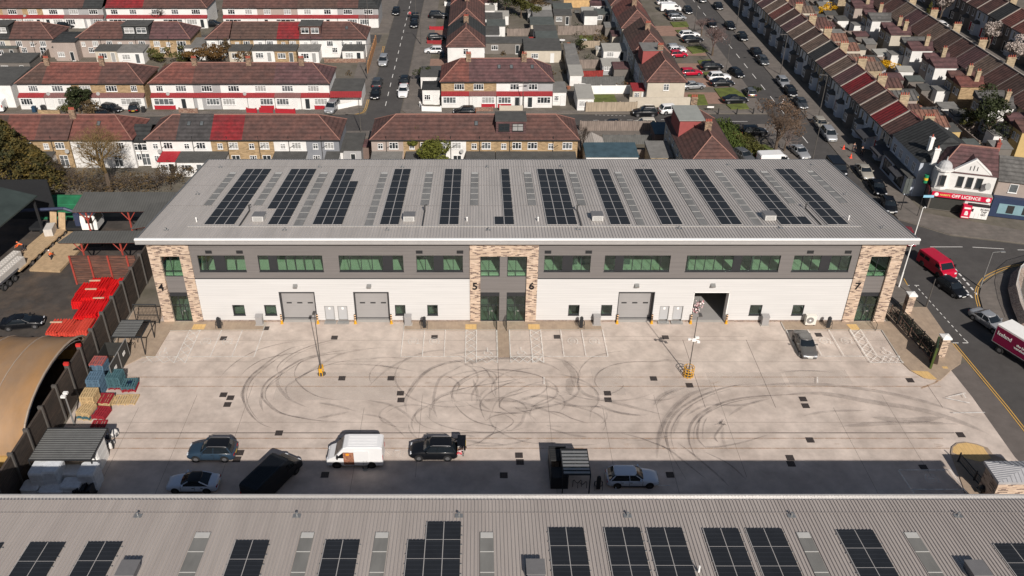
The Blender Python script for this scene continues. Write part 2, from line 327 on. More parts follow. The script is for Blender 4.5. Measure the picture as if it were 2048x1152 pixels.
# ---- tyre marks, followed along the ground
def z1(pts, o, s): return [G(o[0] + x / s, o[1] + y / s) for x, y in pts]
A_ = ((420, 650), 3.938); B_ = ((900, 650), 3.938); C_ = ((1300, 700), 2.926)
T1 = [(A_, [(490, 815), (400, 780), (320, 705), (265, 600), (265, 510), (310, 420), (400, 340), (520, 250), (640, 185), (760, 160)], .30),
 (A_, [(1100, 768), (900, 760), (720, 735), (540, 690), (430, 600), (408, 535), (450, 450), (560, 370), (690, 290), (820, 245), (1000, 210), (1180, 195)], .30),
 (A_, [(540, 385), (530, 340), (580, 280), (680, 215), (820, 160), (960, 125), (1080, 112)], .2),
 (A_, [(675, 430), (668, 370), (710, 300), (800, 260), (930, 235), (1080, 230)], .2),
 (A_, [(1060, 600), (880, 575), (760, 520), (680, 440), (700, 415), (850, 345), (1020, 295), (1250, 265)], .2),
 (A_, [(80, 415), (150, 340), (250, 265), (380, 200), (560, 150), (720, 128)], .16),
 (A_, [(240, 405), (300, 345), (420, 275), (600, 235), (800, 205)], .18),
 (B_, [(20, 620), (15, 560), (40, 480), (120, 420), (250, 368), (400, 355), (560, 370), (700, 405), (800, 450)], .24),
 (B_, [(280, 760), (250, 690), (240, 620), (290, 555), (400, 490), (560, 425)], .22),
 (B_, [(0, 535), (120, 500), (300, 470), (480, 440), (640, 410)], .16),
 (B_, [(530, 728), (440, 680), (390, 640), (420, 580), (520, 550), (640, 510)], .24),
 (B_, [(390, 690), (500, 760), (420, 830), (300, 880), (200, 960)], .16),
 (B_, [(280, 760), (350, 720), (480, 700), (600, 705)], .2),
 (B_, [(720, 680), (860, 695), (960, 740), (1090, 780)], .2),
 (B_, [(1010, 400), (1040, 330), (1120, 260), (1240, 225), (1400, 205)], .18),
 (B_, [(1190, 520), (1140, 450), (1180, 370), (1300, 315), (1480, 292), (1680, 290)], .2),
 (B_, [(1000, 480), (1010, 400), (960, 330), (900, 285)], .2),
 (B_, [(1340, 855), (1500, 895), (1640, 950), (1780, 1000)], .2),
 (B_, [(30, 620), (100, 700), (200, 765), (330, 800), (410, 835)], .2),
 (C_, [(210, 760), (120, 600), (95, 490), (130, 400), (200, 330), (330, 260), (480, 215), (620, 200)], .34),
 (C_, [(270, 640), (230, 540), (235, 450), (290, 380), (400, 320), (540, 285), (700, 270), (900, 262)], .36),
 (C_, [(330, 580), (280, 520), (285, 440), (310, 385), (430, 310)], .26),
 (C_, [(0, 540), (60, 560), (130, 600), (230, 680), (330, 760)], .26),
 (C_, [(160, 545), (260, 620), (400, 740), (460, 800)], .26),
 (C_, [(310, 570), (400, 570), (540, 545), (690, 500)], .26),
 (C_, [(400, 545), (380, 510), (420, 450), (440, 430)], .26),
 (C_, [(320, 600), (460, 670), (560, 760)], .2)]
mb = MB()
for (o, s), pts, w in T1: strip(mb, smooth_pts(z1(pts, o, s)), w * .78, taper=True)
for (o, s), pts, w in T1[:3] + T1[7:8] + T1[19:22]: strip(mb, smooth_pts([(p[0] + .42, p[1] - .2) for p in z1(pts, o, s)][1:-1]), w * .35, taper=True)
struct('tyre_mark_lines', mb, M_tyre1)
T2 = [(A_, [(280, 640), (260, 560), (290, 470), (380, 370), (520, 280)], .5), (A_, [(620, 580), (600, 500), (680, 440), (850, 330), (1020, 240), (1200, 200), (1400, 180)], .3),
 (A_, [(1150, 685), (980, 640), (860, 620)], .3), (A_, [(780, 660), (640, 600), (560, 520), (530, 440), (600, 350), (720, 290)], .35), (A_, [(420, 690), (400, 600), (450, 500), (560, 420)], .3),
 (A_, [(830, 745), (960, 720), (1100, 690)], .3), (A_, [(930, 320), (1150, 315), (1400, 335), (1620, 375)], .25), (A_, [(1240, 600), (1400, 630), (1520, 690), (1620, 780)], .3),
 (A_, [(1180, 710), (1330, 730), (1430, 790), (1540, 890)], .25), (A_, [(1530, 590), (1620, 450), (1760, 340), (1950, 290), (2040, 285)], .4), (A_, [(1550, 690), (1540, 600), (1600, 500), (1700, 380), (1850, 310)], .4),
 (A_, [(1730, 740), (1740, 660), (1800, 580), (1920, 530), (2040, 500)], .35), (A_, [(1790, 740), (1760, 640), (1780, 500), (1830, 410), (1980, 330)], .3), (A_, [(1930, 610), (1905, 540), (1960, 470), (2040, 420)], .3), (A_, [(1250, 490), (1380, 370), (1520, 290), (1700, 220), (1900, 200)], .3),
 (B_, [(0, 385), (90, 330), (240, 290), (420, 270), (640, 285), (780, 320), (880, 375)], .4), (B_, [(0, 240), (180, 215), (380, 210)], .3), (B_, [(0, 300), (200, 285), (400, 265), (600, 270), (740, 295)], .4),
 (B_, [(210, 620), (215, 540), (180, 430)], .3), (B_, [(360, 560), (350, 460), (290, 370)], .3), (B_, [(80, 600), (300, 600), (520, 610), (700, 660), (900, 740)], .4), (B_, [(540, 600), (640, 570), (780, 580)], .25),
 (B_, [(480, 840), (560, 780), (600, 700), (680, 760)], .3), (B_, [(760, 800), (880, 810)], .25), (B_, [(760, 815), (940, 870), (1080, 890)], .25), (B_, [(560, 600), (700, 560), (840, 590), (1000, 650), (1200, 650)], .3), (B_, [(1100, 760), (1130, 650), (1250, 680), (1420, 715), (1560, 715)], .3),
 (B_, [(1170, 630), (1300, 690), (1500, 720)], .3), (B_, [(880, 290), (960, 370), (980, 500)], .6), (B_, [(1030, 380), (1010, 480), (1080, 560), (1300, 620), (1500, 670), (1700, 720)], .4), (B_, [(820, 610), (940, 640), (1170, 650)], .3), (B_, [(950, 560), (940, 480), (950, 420)], .8),
 (B_, [(1640, 985), (1640, 900), (1690, 780), (1800, 640), (1900, 560)], .4), (B_, [(1620, 640), (1700, 560), (1850, 500)], .3), (B_, [(70, 900), (200, 930), (420, 950)], .3), (B_, [(60, 860), (200, 890)], .25),
 (C_, [(40, 640), (60, 500), (110, 380), (230, 270), (380, 220)], .5), (C_, [(200, 400), (330, 330), (520, 330), (640, 305)], .3), (C_, [(0, 80), (90, 65), (200, 70)], .3), (C_, [(750, 140), (860, 128), (960, 128), (1070, 138)], .22),
 (C_, [(560, 220), (800, 205), (1100, 215), (1400, 260), (1650, 320), (1900, 400)], .5), (C_, [(760, 270), (1000, 260), (1300, 310), (1600, 360), (1850, 440), (1980, 500)], .7), (C_, [(900, 390), (1050, 365), (1260, 360)], .3), (C_, [(1100, 455), (1300, 440), (1500, 430), (1800, 440)], .6), (C_, [(460, 390), (560, 330), (700, 290)], .3),
 (C_, [(1300, 400), (1500, 420), (1720, 400)], .8), (C_, [(140, 490), (170, 400), (250, 330)], .4), (C_, [(450, 590), (425, 520), (430, 460)], .3), (C_, [(20, 330), (70, 270), (170, 230)], .4)]
rg = random.Random(21)
for k in range(46):                                     # the tangle of older loops in the middle of the yard
    cx_, cy_ = rg.gauss(1, 6), rg.uniform(-18, -9); r_ = rg.uniform(2.5, 6.5); a0 = rg.uniform(0, 6.3); sp = rg.uniform(.7, 2.6); e_ = rg.uniform(.5, .85)
    T2.append((None, [(cx_ + r_ * cos(a0 + sp * q / 6), cy_ + e_ * r_ * sin(a0 + sp * q / 6)) for q in range(7)], rg.uniform(.12, .28)))
mb = MB()
for os_, pts, w in T2:
    if os_ is None: strip(mb, smooth_pts([p for p in pts if -40 < p[1] < -1], 3), w, taper=True)
for (o, s), pts, w in [q for q in T2 if q[0]]: strip(mb, smooth_pts(z1(pts, o, s)), w, taper=True)
for c, n, r in (((1440, 848), 14, .5), ((1004, 828), 10, .6), ((1010, 862), 8, .5), ((910, 806), 10, .5)):       # spilt oil and rubber blots
    p = G(*c)
    for k in range(n):
        a = rnd.uniform(0, 6.3); d = rnd.uniform(0.1, r * 1.6); strip(mb, [(p[0] + cos(a) * d * .2, p[1] + sin(a) * d * .2), (p[0] + cos(a) * d, p[1] + sin(a) * d)], rnd.uniform(.12, .3), taper=True)
struct('faint_tyre_mark_lines', mb, M_tyre2)
mb = MB(); p = G(1441, 849)
for k in range(16):
    a = rnd.uniform(0, 6.3); d = rnd.uniform(0.1, .75); strip(mb, [(p[0], p[1]), (p[0] + cos(a) * d, p[1] + sin(a) * d)], rnd.uniform(.12, .3), taper=True)
struct('oil_stain', mb, mark_mat('oil_stain', (0.03, 0.022, 0.02), 0.9, 2, lo=.2, hi=.4))
# ---- broad damp and dusty patches
mb = MB(); mb2 = MB()
for x0, x1, y0, y1 in ((545, 800, 745, 800), (1190, 1240, 735, 790), (1420, 1560, 745, 772), (1330, 1420, 760, 790), (1580, 1690, 740, 768)):
    a = G(x0, y1); b = G(x1, y0); mb.face([(a[0], a[1], .0172), (b[0], a[1], .0172), (b[0], b[1], .0172), (a[0], b[1], .0172)])
struct('pale_slab_patches', mb, mark_mat('pale_dust', (0.58, 0.53, 0.48), 0.35, 0.5))
# ---- bay markings
pm = MB()
def pl(a, b, w=.1): strip(pm, [a, b], w, zmark())
Yf, Yb = G(959, 662.5)[1], G(959, 716)[1]; Yc = G(959, 728.5)[1]
def hatch(x0, x1, y0, y1, n, along='y'):
    for k in range(n):
        if along == 'y': a = y0 + (y1 - y0) * k / n; b = y0 + (y1 - y0) * (k + 1) / n; pl((x0, a), (x1, b), .08); pl((x1, a), (x0, b), .08)
        else: a = x0 + (x1 - x0) * k / n; b = x0 + (x1 - x0) * (k + 1) / n; pl((a, y0), (b, y1), .08); pl((a, y1), (b, y0), .08)
def sym(cx_, cy_, kind):
    if kind == 'ev':                                    # charging point symbol: ring with a plug and lead
        pts = [(cx_ + .55 * cos(a), cy_ + .62 * sin(a)) for a in [radians(d) for d in range(-40, 265, 15)]]; strip(pm, pts, .07)
        pts = [(cx_ + .27 * cos(a), cy_ + .33 * sin(a)) for a in [radians(d) for d in range(20, 345, 20)]]; strip(pm, pts, .06); pl((cx_ - .2, cy_), (cx_ + .25, cy_), .1); pl((cx_ + .35, cy_ - .45), (cx_ + .75, cy_ - .4), .09)
    else:                                               # wheelchair symbol
        pts = [(cx_ + .38 * cos(a), cy_ - .15 + .42 * sin(a)) for a in [radians(d) for d in range(130, 385, 15)]]; strip(pm, pts, .08)
        pl((cx_, cy_ + .6), (cx_, cy_ + .05), .1); pl((cx_, cy_ + .08), (cx_ + .4, cy_), .08); pl((cx_ + .4, cy_), (cx_ + .62, cy_ - .5), .08); pl((cx_, cy_ + .3), (cx_ + .3, cy_ + .3), .06); strip(pm, [(cx_ - .09, cy_ + .72), (cx_ + .09, cy_ + .72)], .18)
def bays(xs, front=None):
    for x in xs: pl((x, Yf), (x, Yb))
    pl((min(xs), Yb), (max(xs), Yb))
XB = lambda px: G(px, 663)[0]
bays([XB(443.7), XB(485), XB(527.5)]); pl((XB(401.2), Yb), (XB(443.7), Yb))
h0, h1 = XB(380), XB(401.2); pl((h0, Yf), (h0, Yc)); pl((h1, Yf), (h1, Yc)); hatch(h0, h1, Yc, Yf, 5); hatch(h0 - 3.4, h0, Yc, Yb, 3, 'x')
pl((h0 - 3.4, Yb), (h0, Yb)); sym(XB(422), (Yf + Yb) / 2 + .3, 'ev'); sym(XB(464), (Yf + Yb) / 2 + .3, 'ev'); sym(h0 - 1.7, Yb + .8, 'w')
bays([XB(808), XB(849.5), XB(891)]); pl((XB(891), Yb), (XB(931), Yb)); h0, h1 = XB(932), XB(953); pl((h0, Yf), (h0, Yc)); pl((h1, Yf), (h1, Yc)); hatch(h0, h1, Yc, Yf, 5); pl((h1, Yb), (XB(993), Yb)); hatch(h1, XB(993), Yc, Yb, 2, 'x'); pl((XB(993), Yf), (XB(993), Yc))
sym(XB(829), (Yf + Yb) / 2 + .3, 'ev'); sym(XB(870), (Yf + Yb) / 2 + .3, 'ev'); sym(XB(974), Yb + .8, 'w')
bays([XB(1121), XB(1163), XB(1205)]); h0, h1 = XB(1060), XB(1081); pl((h0, Yf), (h0, Yc)); pl((h1, Yf), (h1, Yc)); hatch(h0, h1, Yc, Yf, 5); pl((XB(1018.5), Yf), (XB(1018.5), Yc)); pl((XB(1018.5), Yb), (XB(1121), Yb)); hatch(XB(1018.5), h1, Yc, Yb, 4, 'x')
sym(XB(1142), (Yf + Yb) / 2 + .3, 'ev'); sym(XB(1184), (Yf + Yb) / 2 + .3, 'ev'); sym(XB(1039), Yb + .8, 'w')
bays([G(1571.7, 663)[0], XB(1615), XB(1656.8), XB(1699)]); h0, h1 = XB(1699.7), XB(1720.6); pl((h0, Yf), (h0, Yc)); pl((h1, Yf), (h1, Yb)); hatch(h0, h1, Yc, Yf, 5); pl((h1, Yb), (XB(1763), Yb)); pl((h0, Yc), (XB(1763), Yc)); hatch(h1, XB(1763), Yc, Yb, 3, 'x')
sym(XB(1637), (Yf + Yb) / 2 + .3, 'ev'); sym(XB(1679), (Yf + Yb) / 2 + .3, 'ev'); sym(XB(1742), Yb + .8, 'w')
pl(G(1088, 758), G(1088, 772), .12); pl(G(1634, 758), G(1634, 771), .12)
for a, b in (((1795, 944), (1899, 944)), ((1899, 944), (1921, 976)), ((1795, 944), (1830, 996)), ((1822, 983), (1925, 983)), ((1924, 979), (1932, 991)), ((1245, 975), (1340, 975)), ((1228, 968), (1232, 984)), ((790, 905), (800, 905))): pl(G(*a), G(*b))
sym(G(1862, 962)[0], G(1862, 962)[1], 'ev')
lx, ly = G(782, 908)
lt = text_mesh('TURNING', 1.1, 0.0); lt.materials.clear(); lt.materials.append(mark_mat('faint_painted_word', (0.8, 0.76, 0.7), 0.35, 2)); o = inst(lt, 'painted_turning_word', None, (lx, ly, .05), (0, 0, 0)); o.rotation_euler = (0, 0, pi); o['kind'] = 'structure'
for x0, y0, x1, y1 in ((1890, 800, 1938, 810), (1895, 798, 1930, 790), (1905, 830, 1968, 829), (1930, 800, 1925, 792)): pl(G(x0, y0), G(x1, y1), .14)
struct('white_bay_lines', pm, M_paint)
# ---- paving in front of the units
mb = MB()
def P(*pp): mb.prism(list(pp), 0, 0.10)
yF = Yf + .12
P((G(1000, 660)[0] - 40.2, 3), (-40.9, 3), (-40.9, -9), G(218, 748), G(283, 716), G(308, 716), G(340, 662.5), (XB(526), yF), (XB(526), 0), (-37.2, 0), (-37.2, 3))
P((XB(808), 0), (XB(808), yF), (XB(994), yF), (XB(994), Yb + .1), (XB(1018), Yb + .1), (XB(1018), yF), (XB(1204), yF), (XB(1204), 0))
P((G(1562, 646)[0], 0), (G(1562, 646)[0], yF), (XB(1764), yF), G(1806, 728.6), G(1820, 742), G(1850, 758), G(1880, 762), G(1902, 741), G(1921, 728), G(1924, 712), G(1905, 690), (53.2, 3), (47.8, 3), (47.8, 0))
struct('pavement', mb, M_pave)
mb = MB()
for a in (((XB(526), yF), (XB(526), -.2)), ((XB(808) - .06, -.2), (XB(808) - .06, yF)), ((XB(1764), yF), G(1806, 728.6)), ((G(1562, 646)[0], -.2), (G(1562, 646)[0], yF)), (G(283, 715.5), G(310, 716)), (G(340, 662.5), (XB(526), yF)), ((XB(808), yF), (XB(994), yF)), ((XB(1018), yF), (XB(1204), yF)), ((G(1562, 646)[0], yF), (XB(1764), yF)), ((XB(994), Yb), (XB(994), yF)), ((XB(1018), Yb), (XB(1018), yF))):
    strip(mb, list(a), .13, .105)
struct('kerb_stones', mb, M_kerb)
mb = MB()
for x0, x1 in ((382, 407), (930.5, 953), (1057, 1080)): mb.prism([(XB(x0), Yf + .25), (XB(x1), Yf + .25), (XB(x1), Yf + 1.25), (XB(x0), Yf + 1.25)], .1, .112)
mb.prism([G(1692, 650), G(1712, 650), G(1720, 661), G(1702, 661)], .1, .112)
mb.prism([G(1822, 741, .1), G(1856, 743, .1), G(1874, 758, .1), G(1862, 758.5, .1), G(1846, 755, .1)], .1, .112)
mb.prism([G(1883, 733, .1), G(1894, 733, .1), G(1897, 737, .1), G(1887, 737, .1)], .1, .112)
struct('tactile_paving', mb, M_tactile)
isl = [G(1901, 907), G(1903, 895), G(1913, 887), G(1930, 885), G(1953, 889), G(1975, 897), G(1985, 910), G(2010, 920), G(2052, 950), (60, -31), (51, -33), G(1935, 1000)]
mb = MB(); mb.prism(isl, 0, .1); struct('pavement_island', mb, M_pave)
mb = MB(); mb.prism([G(1904, 906), G(1906, 896), G(1915, 889), G(1932, 887), G(1952, 891), G(1966, 896), G(1974, 908), G(1982, 918), G(1960, 925), G(1930, 918)], .1, .112); struct('tactile_paving_corner', mb, M_tactile)
# ---- roads
def road(name, pts, z=.006, m=None): return sheet(name, pts, z, m or M_asph)
road('main_road', [(51.6, 420), (51.6, 66), (52.6, 30), (53.4, -40), (53.4, -120), (70, -120), (62, -40), (60.4, -6), (60.4, 5), (64, 10.5), (71, 13.2), (85, 14), (140, 10), (140, 4), (200, 4), (200, 18), (85, 18.6), (72.7, 18), (64, 20.4), (58.8, 25), (57.9, 40), (57.6, 420)])
sheet('side_road_entrance', [G(1902, 741), G(1930, 724), (53.3, -14), (53.3, -60), (44.5, -60), G(2100, 985), G(2030, 915), G(1945, 795)], .009, mat('worn_asphalt', (0.125, 0.108, 0.098), .9, .15, .7))
ML = MB()
def ln(a, b, w=.12, z=None): strip(ML, [a, b], w, z or .02)
def dash(a, b, n, duty=.6, w=.12):
    for k in range(n):
        t0 = k / n; t1 = (k + duty) / n; ln((a[0] + (b[0] - a[0]) * t0, a[1] + (b[1] - a[1]) * t0), (a[0] + (b[0] - a[0]) * t1, a[1] + (b[1] - a[1]) * t1), w)
dash((54.6, 52), (54.2, 160), 17, .45, .13)
dash(G(1860, 500), G(1905, 578), 12, .6); dash(G(1888, 512), G(1958, 594), 9, .6, .22); dash(G(1880, 516), G(1948, 600), 9, .6, .22)
dash(G(1830, 570), G(1935, 686), 14, .5, .1); ln(G(1860, 494), G(1925, 494)); ln(G(1945, 494.5), G(2008, 498)); ln(G(2035, 500), G(2200, 502))
ln(G(1905, 686), G(1917, 686)); ln(G(1925, 686), G(1936, 686)); ln(G(1936, 686), G(1932, 681)); ln(G(1811, 571), G(1819, 571)); ln(G(1829, 571), G(1838, 571))
dash(G(1978, 470), G(2060, 484), 5, .5)
struct('road_marking_lines', ML, mark_mat('road_paint', (0.8, 0.78, 0.74), .85, 2, lo=.2, hi=.45))
mb = MB()
for d in (0, .28):
    strip(mb, [(G(1905, 687)[0] + d, G(1905, 687)[1]), (53.4 + d, -15), (53.6 + d, -60)], .11, .02)
    strip(mb, [(G(1800, 553)[0] + d, 9.5), (G(1811, 571)[0] + d, G(1811, 571)[1])], .11, .02)
    strip(mb, smooth_pts([(G(1960, 613)[0] - d, G(1960, 613)[1]), (G(1955, 590)[0] - d, G(1955, 590)[1]), (G(1960, 570)[0] - d, G(1960, 570)[1]), (G(1985, 550)[0] - d, G(1985, 550)[1] + d), (G(2048, 530)[0], G(2048, 530)[1] + d), (80, 13.3 + d)]), .1, .02)
struct('double_yellow_lines', mb, mark_mat('yellow_road_paint', (0.62, 0.36, 0.08), .9, 2, lo=.2, hi=.4))
# footways
mb = MB()
def FW(*pp, h=.12): mb.prism(list(pp), 0, h)
FW(G(1965, 618), G(1958, 592), G(1963, 572), G(1988, 553), G(2048, 534), (82, 12.6), (120, 9), (120, 5), (66, 5.5), (64, 3), (63.2, -8), (62, -40), (60.2, -8))
FW((58.0, 46), (57.7, 200), (61.6, 200), (62.0, 46)); FW((58.8, 25.2), (58.0, 46), (62, 46), (63, 40), (63, 27), (75, 21.5), (140, 21), (140, 18.8), (85, 18.8), (72.7, 18.3), (64, 20.7))
FW((52.9, 5), (52.6, 30), (51.6, 60), (48.2, 60), (48.4, 3)); FW((51.5, 66.5), (51.5, 200), (48.2, 200), (48.2, 69), (49.8, 66.5))
struct('footway', mb, M_footway)

# ================================================================ THE LONG WAREHOUSE (units 4 to 7)
XL, XR = -36.57, 46.88; ZT = 10.75
W = thing('warehouse', 'long warehouse with white walls, grey upper band and brick piers numbered 4 to 7', 'warehouse')
def fx(px, py): return F(px, py)[0]
def fz(py): return F(959, py)[1]
zband = fz(557)
z4 = lambda x, y: (280 + x * .26039, 460 + y * .26042)
z5 = lambda x, y: (760 + x * .26039, 460 + y * .26042)
z6 = lambda x, y: (1240 + x * .26039, 460 + y * .26042)
up = []   # upper ribbon windows: (x0,x1,[solid panels])
zb_, zt_ = fz(543.5), fz(511)
for (xa, xb, sol) in ((400.3, 493.5, [(431, 452)]), (519.5, 647.7, [(539.5, 555.5)]), (679.7, 807.7, [(766.5, 785.5)]), (833.7, 925.9, [(868, 886.5)]), (1087.6, 1179.8, [(1124, 1144)]), (1207.4, 1337.7, [(1229, 1245)]), (1369.7, 1555.6, [(1464, 1480)]), (1582, 1695.7, [(1638, 1657)])):
    up.append((fx(xa, 543.5), fx(xb, 543.5), [(fx(a, 540), fx(b, 540)) for a, b in sol]))
lo = []
za_, zc_ = fz(631), fz(610)
for xa, xb in ((467.5, 491.5), (530.8, 554.5), (790.7, 811.6), (855, 876), (1136, 1158), (1201, 1223), (1497, 1521.5), (1582, 1605)): lo.append((fx(xa, 630), fx(xb, 630)))
doors = [(fx(566.5, 641), fx(634.5, 641)), (fx(712.5, 641), fx(780, 641)), (fx(1233, 641), fx(1302, 641)), (fx(1380.5, 641), fx(1449, 641))]
dz = fz(585.5)
pd = [(fx(a, 641), fx(b, 641)) for a, b in ((651.5, 671), (677.5, 697), (1316.5, 1335.5), (1343, 1363))]; pdz = fz(612)
pw = [(-35.35, -33.2), (0.09, 2.27), (3.1, 5.28), (43.35, 45.6)]                  # entrance bays
piers = [(XL, -32.0), (-1.08, 6.52), (42.0, XR)]
zw0, zw1 = fz(554.5), fz(512); zd1 = fz(586)
# upper band and lower walls, broken by the piers
spans = [(-32.0, -1.08), (6.52, 42.0)]
for a, b in spans:
    mbg = MB(); mbw = MB(); mbk = MB()
    mbg.wall(a, b, zband, ZT, [(u[0], u[1], zb_, zt_) for u in up if a < u[0] < b], 0, .3)
    H = [(x0, x1, za_, zc_) for x0, x1 in lo if a < x0 < b] + [(x0, x1, .28, dz) for x0, x1 in doors if a < x0 < b] + [(x0, x1, .28, pdz) for x0, x1 in pd if a < x0 < b]
    mbw.wall(a, b, .28, zband, H, 0.002, .3)
    mbk.wall(a, b, 0, .28, [(x0, x1, -1, .28) for x0, x1 in doors + pd if a < x0 < b], .04, .3)
    mbg.build('upper_wall', M_grey, W); mbw.build('lower_wall', M_white, W)
    mbk.build('brick_plinth', brick_mat('dark_brick', [(0.16, 0.11, 0.09), (0.26, 0.18, 0.14), (0.3, 0.24, 0.2)], (0.3, 0.27, 0.24), .22, .075), W)
mb = MB(); mb.box(-32, -1.08, -.03, .02, zband - .06, zband + .05); mb.box(6.52, 42, -.03, .02, zband - .06, zband + .05); mb.build('band_flashing', M_frame, W)
for i, (a, b) in enumerate(piers):
    hs = [(p[0], p[1], 0, zw1) for p in pw if a < p[0] < b]
    if i == 1: hs = [(hs[0][0], hs[1][1], 0, zw1)]
    mb = MB(); mb.wall(a, b, 0, ZT, hs, -.12, .4); mb.build('brick_pier', M_pier, W)
    h = hs[0]; sp = MB()
    subs = [p for p in pw if a < p[0] < b]
    sp.wall(h[0], h[1], 0, zw1, [(p[0], p[1], 0, zd1) for p in subs] + [(p[0], p[1], zw0, zw1) for p in subs], .12, .3); sp.build('grey_infill_panel', M_grey, W)
    for p in subs:
        # tall upper window
        fr = MB(); x0, x1 = p; fr.wall(x0, x1, zw0, zw1, [(x0 + .07, x0 + (x1 - x0) * .44 - .03, zw0 + .75, zw1 - .07), (x0 + (x1 - x0) * .44 + .03, x1 - .07, zw0 + .75, zw1 - .07), (x0 + .07, x0 + (x1 - x0) * .44 - .03, zw0 + .07, zw0 + .69), (x0 + (x1 - x0) * .44 + .03, x1 - .07, zw0 + .07, zw0 + .69)], .18, .26)
        wf = fr.build('window', M_frame, W); g = MB(); g.box(x0 + .02, x1 - .02, .21, .225, zw0 + .02, zw1 - .02); g.build('pane', M_glass, wf)
        fr = MB(); xm = x0 + (x1 - x0) * .42; xn = x0 + (x1 - x0) * .68
        fr.wall(x0, x1, 0.02, zd1, [(x0 + .06, xm - .04, .12, 2.2), (xm + .04, xn - .04, .12, 2.2), (xn + .04, x1 - .06, .12, 2.2), (x0 + .06, xm - .04, 2.28, zd1 - .55), (xm + .04, x1 - .06, 2.28, zd1 - .55)], .18, .26)
        wf = fr.build('entrance_door', M_frame, W); g = MB(); g.box(x0 + .02, x1 - .02, .21, .225, .03, zd1 - .03); g.build('pane', M_glass, wf)
        hd = MB(); hd.box(xm + .12, xm + .16, .12, .16, .9, 1.5); hd.box(xm + .3, xm + .6, .195, .205, 1.35, 1.5); hd.build('handle', M_galv, wf)
# ribbon windows
for x0, x1, sol in up:
    parts = []; cur = x0
    edges = [x0] + [v for s_ in sol for v in s_] + [x1]; holes = []
    for k in range(0, len(edges), 2):
        a, b = edges[k], edges[k + 1]; n = max(1, round((b - a) / 1.12)); 
        for q in range(n): holes.append((a + (b - a) * q / n + .05, a + (b - a) * (q + 1) / n - .02, zb_ + .12, zt_ - .10))
    fr = MB(); fr.wall(x0, x1, zb_, zt_, holes, .12, .22); fr.box(x0 - .05, x1 + .05, -.04, .12, zb_ - .05, zb_ + .02)
    wf = fr.build('ribbon_window', M_frame, W); g = MB(); g.box(x0 + .02, x1 - .02, .16, .17, zb_ + .05, zt_ - .05)
    g.build('pane', M_glass, wf)
for x0, x1 in lo:
    fr = MB(); fr.wall(x0, x1, za_, zc_, [(x0 + .09, x1 - .07, za_ + .15, zc_ - .08)], .08, .2); fr.box(x0 - .03, x1 + .03, -.03, .08, za_ - .04, za_ + .02)
    wf = fr.build('small_window', M_frame, W); g = MB(); g.box(x0 + .05, x1 - .05, .14, .15, za_ + .1, zc_ - .05); g.build('pane', M_glass, wf)
# roller doors (the last one stands open) and steel doors
for k, (x0, x1) in enumerate(doors):
    fr = MB(); fr.box(x0 - .06, x0 + .02, -.02, .9, 0.02, dz + .06); fr.box(x1 - .02, x1 + .06, -.02, .9, 0.02, dz + .06); fr.box(x0 - .06, x1 + .06, -.02, .05, dz, dz + .1); fr.build('door_surround', M_frame if k < 3 else M_whitep, W)
    if k < 3:
        d = MB(); d.box(x0 + .02, x1 - .02, .75, .85, 0.05, dz); dd = d.build('roller_door', M_doorgrey, W)
        v = MB(); z0 = dz * .52
        for q in range(3): c = x0 + (x1 - x0) * (.2 + .31 * q); v.box(c - .3, c + .3, .735, .752, z0, z0 + .17)
        v.box(x0 + .05, x1 - .05, .72, .75, .05, .13); v.build('vision_slot', M_black, dd)
mb = MB()
for x0, x1 in doors: mb.box(x0, x1, -.05, .9, 0, .022)
mb.build('door_threshold', mat('threshold_concrete', (0.42, 0.40, 0.37), .85, .06, 2), W)
for x0, x1 in pd:
    d = MB(); d.box(x0 + .06, x1 - .06, .12, .18, .3, pdz - .06); dd = d.build('steel_door', mat('pale_grey_steel', (0.40, 0.405, 0.41), .45, .03, 1), W)
    d = MB(); d.wall(x0, x1, .22, pdz, [(x0 + .06, x1 - .06, .22, pdz - .06)], .0, .25); d.box(x0 - .1, x1 + .1, -.5, .1, .0, .18); d.build('frame', M_galv, dd)
    d = MB(); d.box((x0 + x1) / 2 - .12, (x0 + x1) / 2 + .12, .1, .12, pdz - .55, pdz - .25); d.build('door_sign', M_whitep, dd)
# wall vents, floodlights
for px in (417, 479, 838.5, 920, 1096, 1177.5, 1621, 1696.5): c = fx(px, 503.5); MB().box(c - .36, c + .36, -.04, .02, fz(507), fz(501)).build('wall_vent', M_black, W)
for px, py in ((591, 572), (738.5, 572), (1273.5, 571), (1425.5, 570.5)):
    c, z = F(px, py); m1 = MB(); m1.grid([(c - .25, -.02, z + .28), (c + .25, -.02, z + .28), (c + .25, -.02, z - .05), (c - .25, -.02, z - .05), (c - .22, -.5, z + .12), (c + .22, -.5, z + .12), (c + .22, -.42, z - .08), (c - .22, -.42, z - .08)], [(0, 1, 5, 4), (4, 5, 6, 7), (1, 2, 6, 5), (3, 0, 4, 7), (2, 3, 7, 6)])
    m1.build('floodlight', M_galv, W)
# the numbers
NB = mat('number_black', (0.01, 0.01, 0.012), .5, 0, 1)
for ch, x, y in (('4', 323, 574), ('5', 950, 572), ('6', 1063, 571.5), ('7', 1714, 571.5)):
    c, z = F(x, y); lettering('pier_number', ch, 1.25, NB, W, (c, -.15, z), (pi / 2, 0, 0), .03, .03)
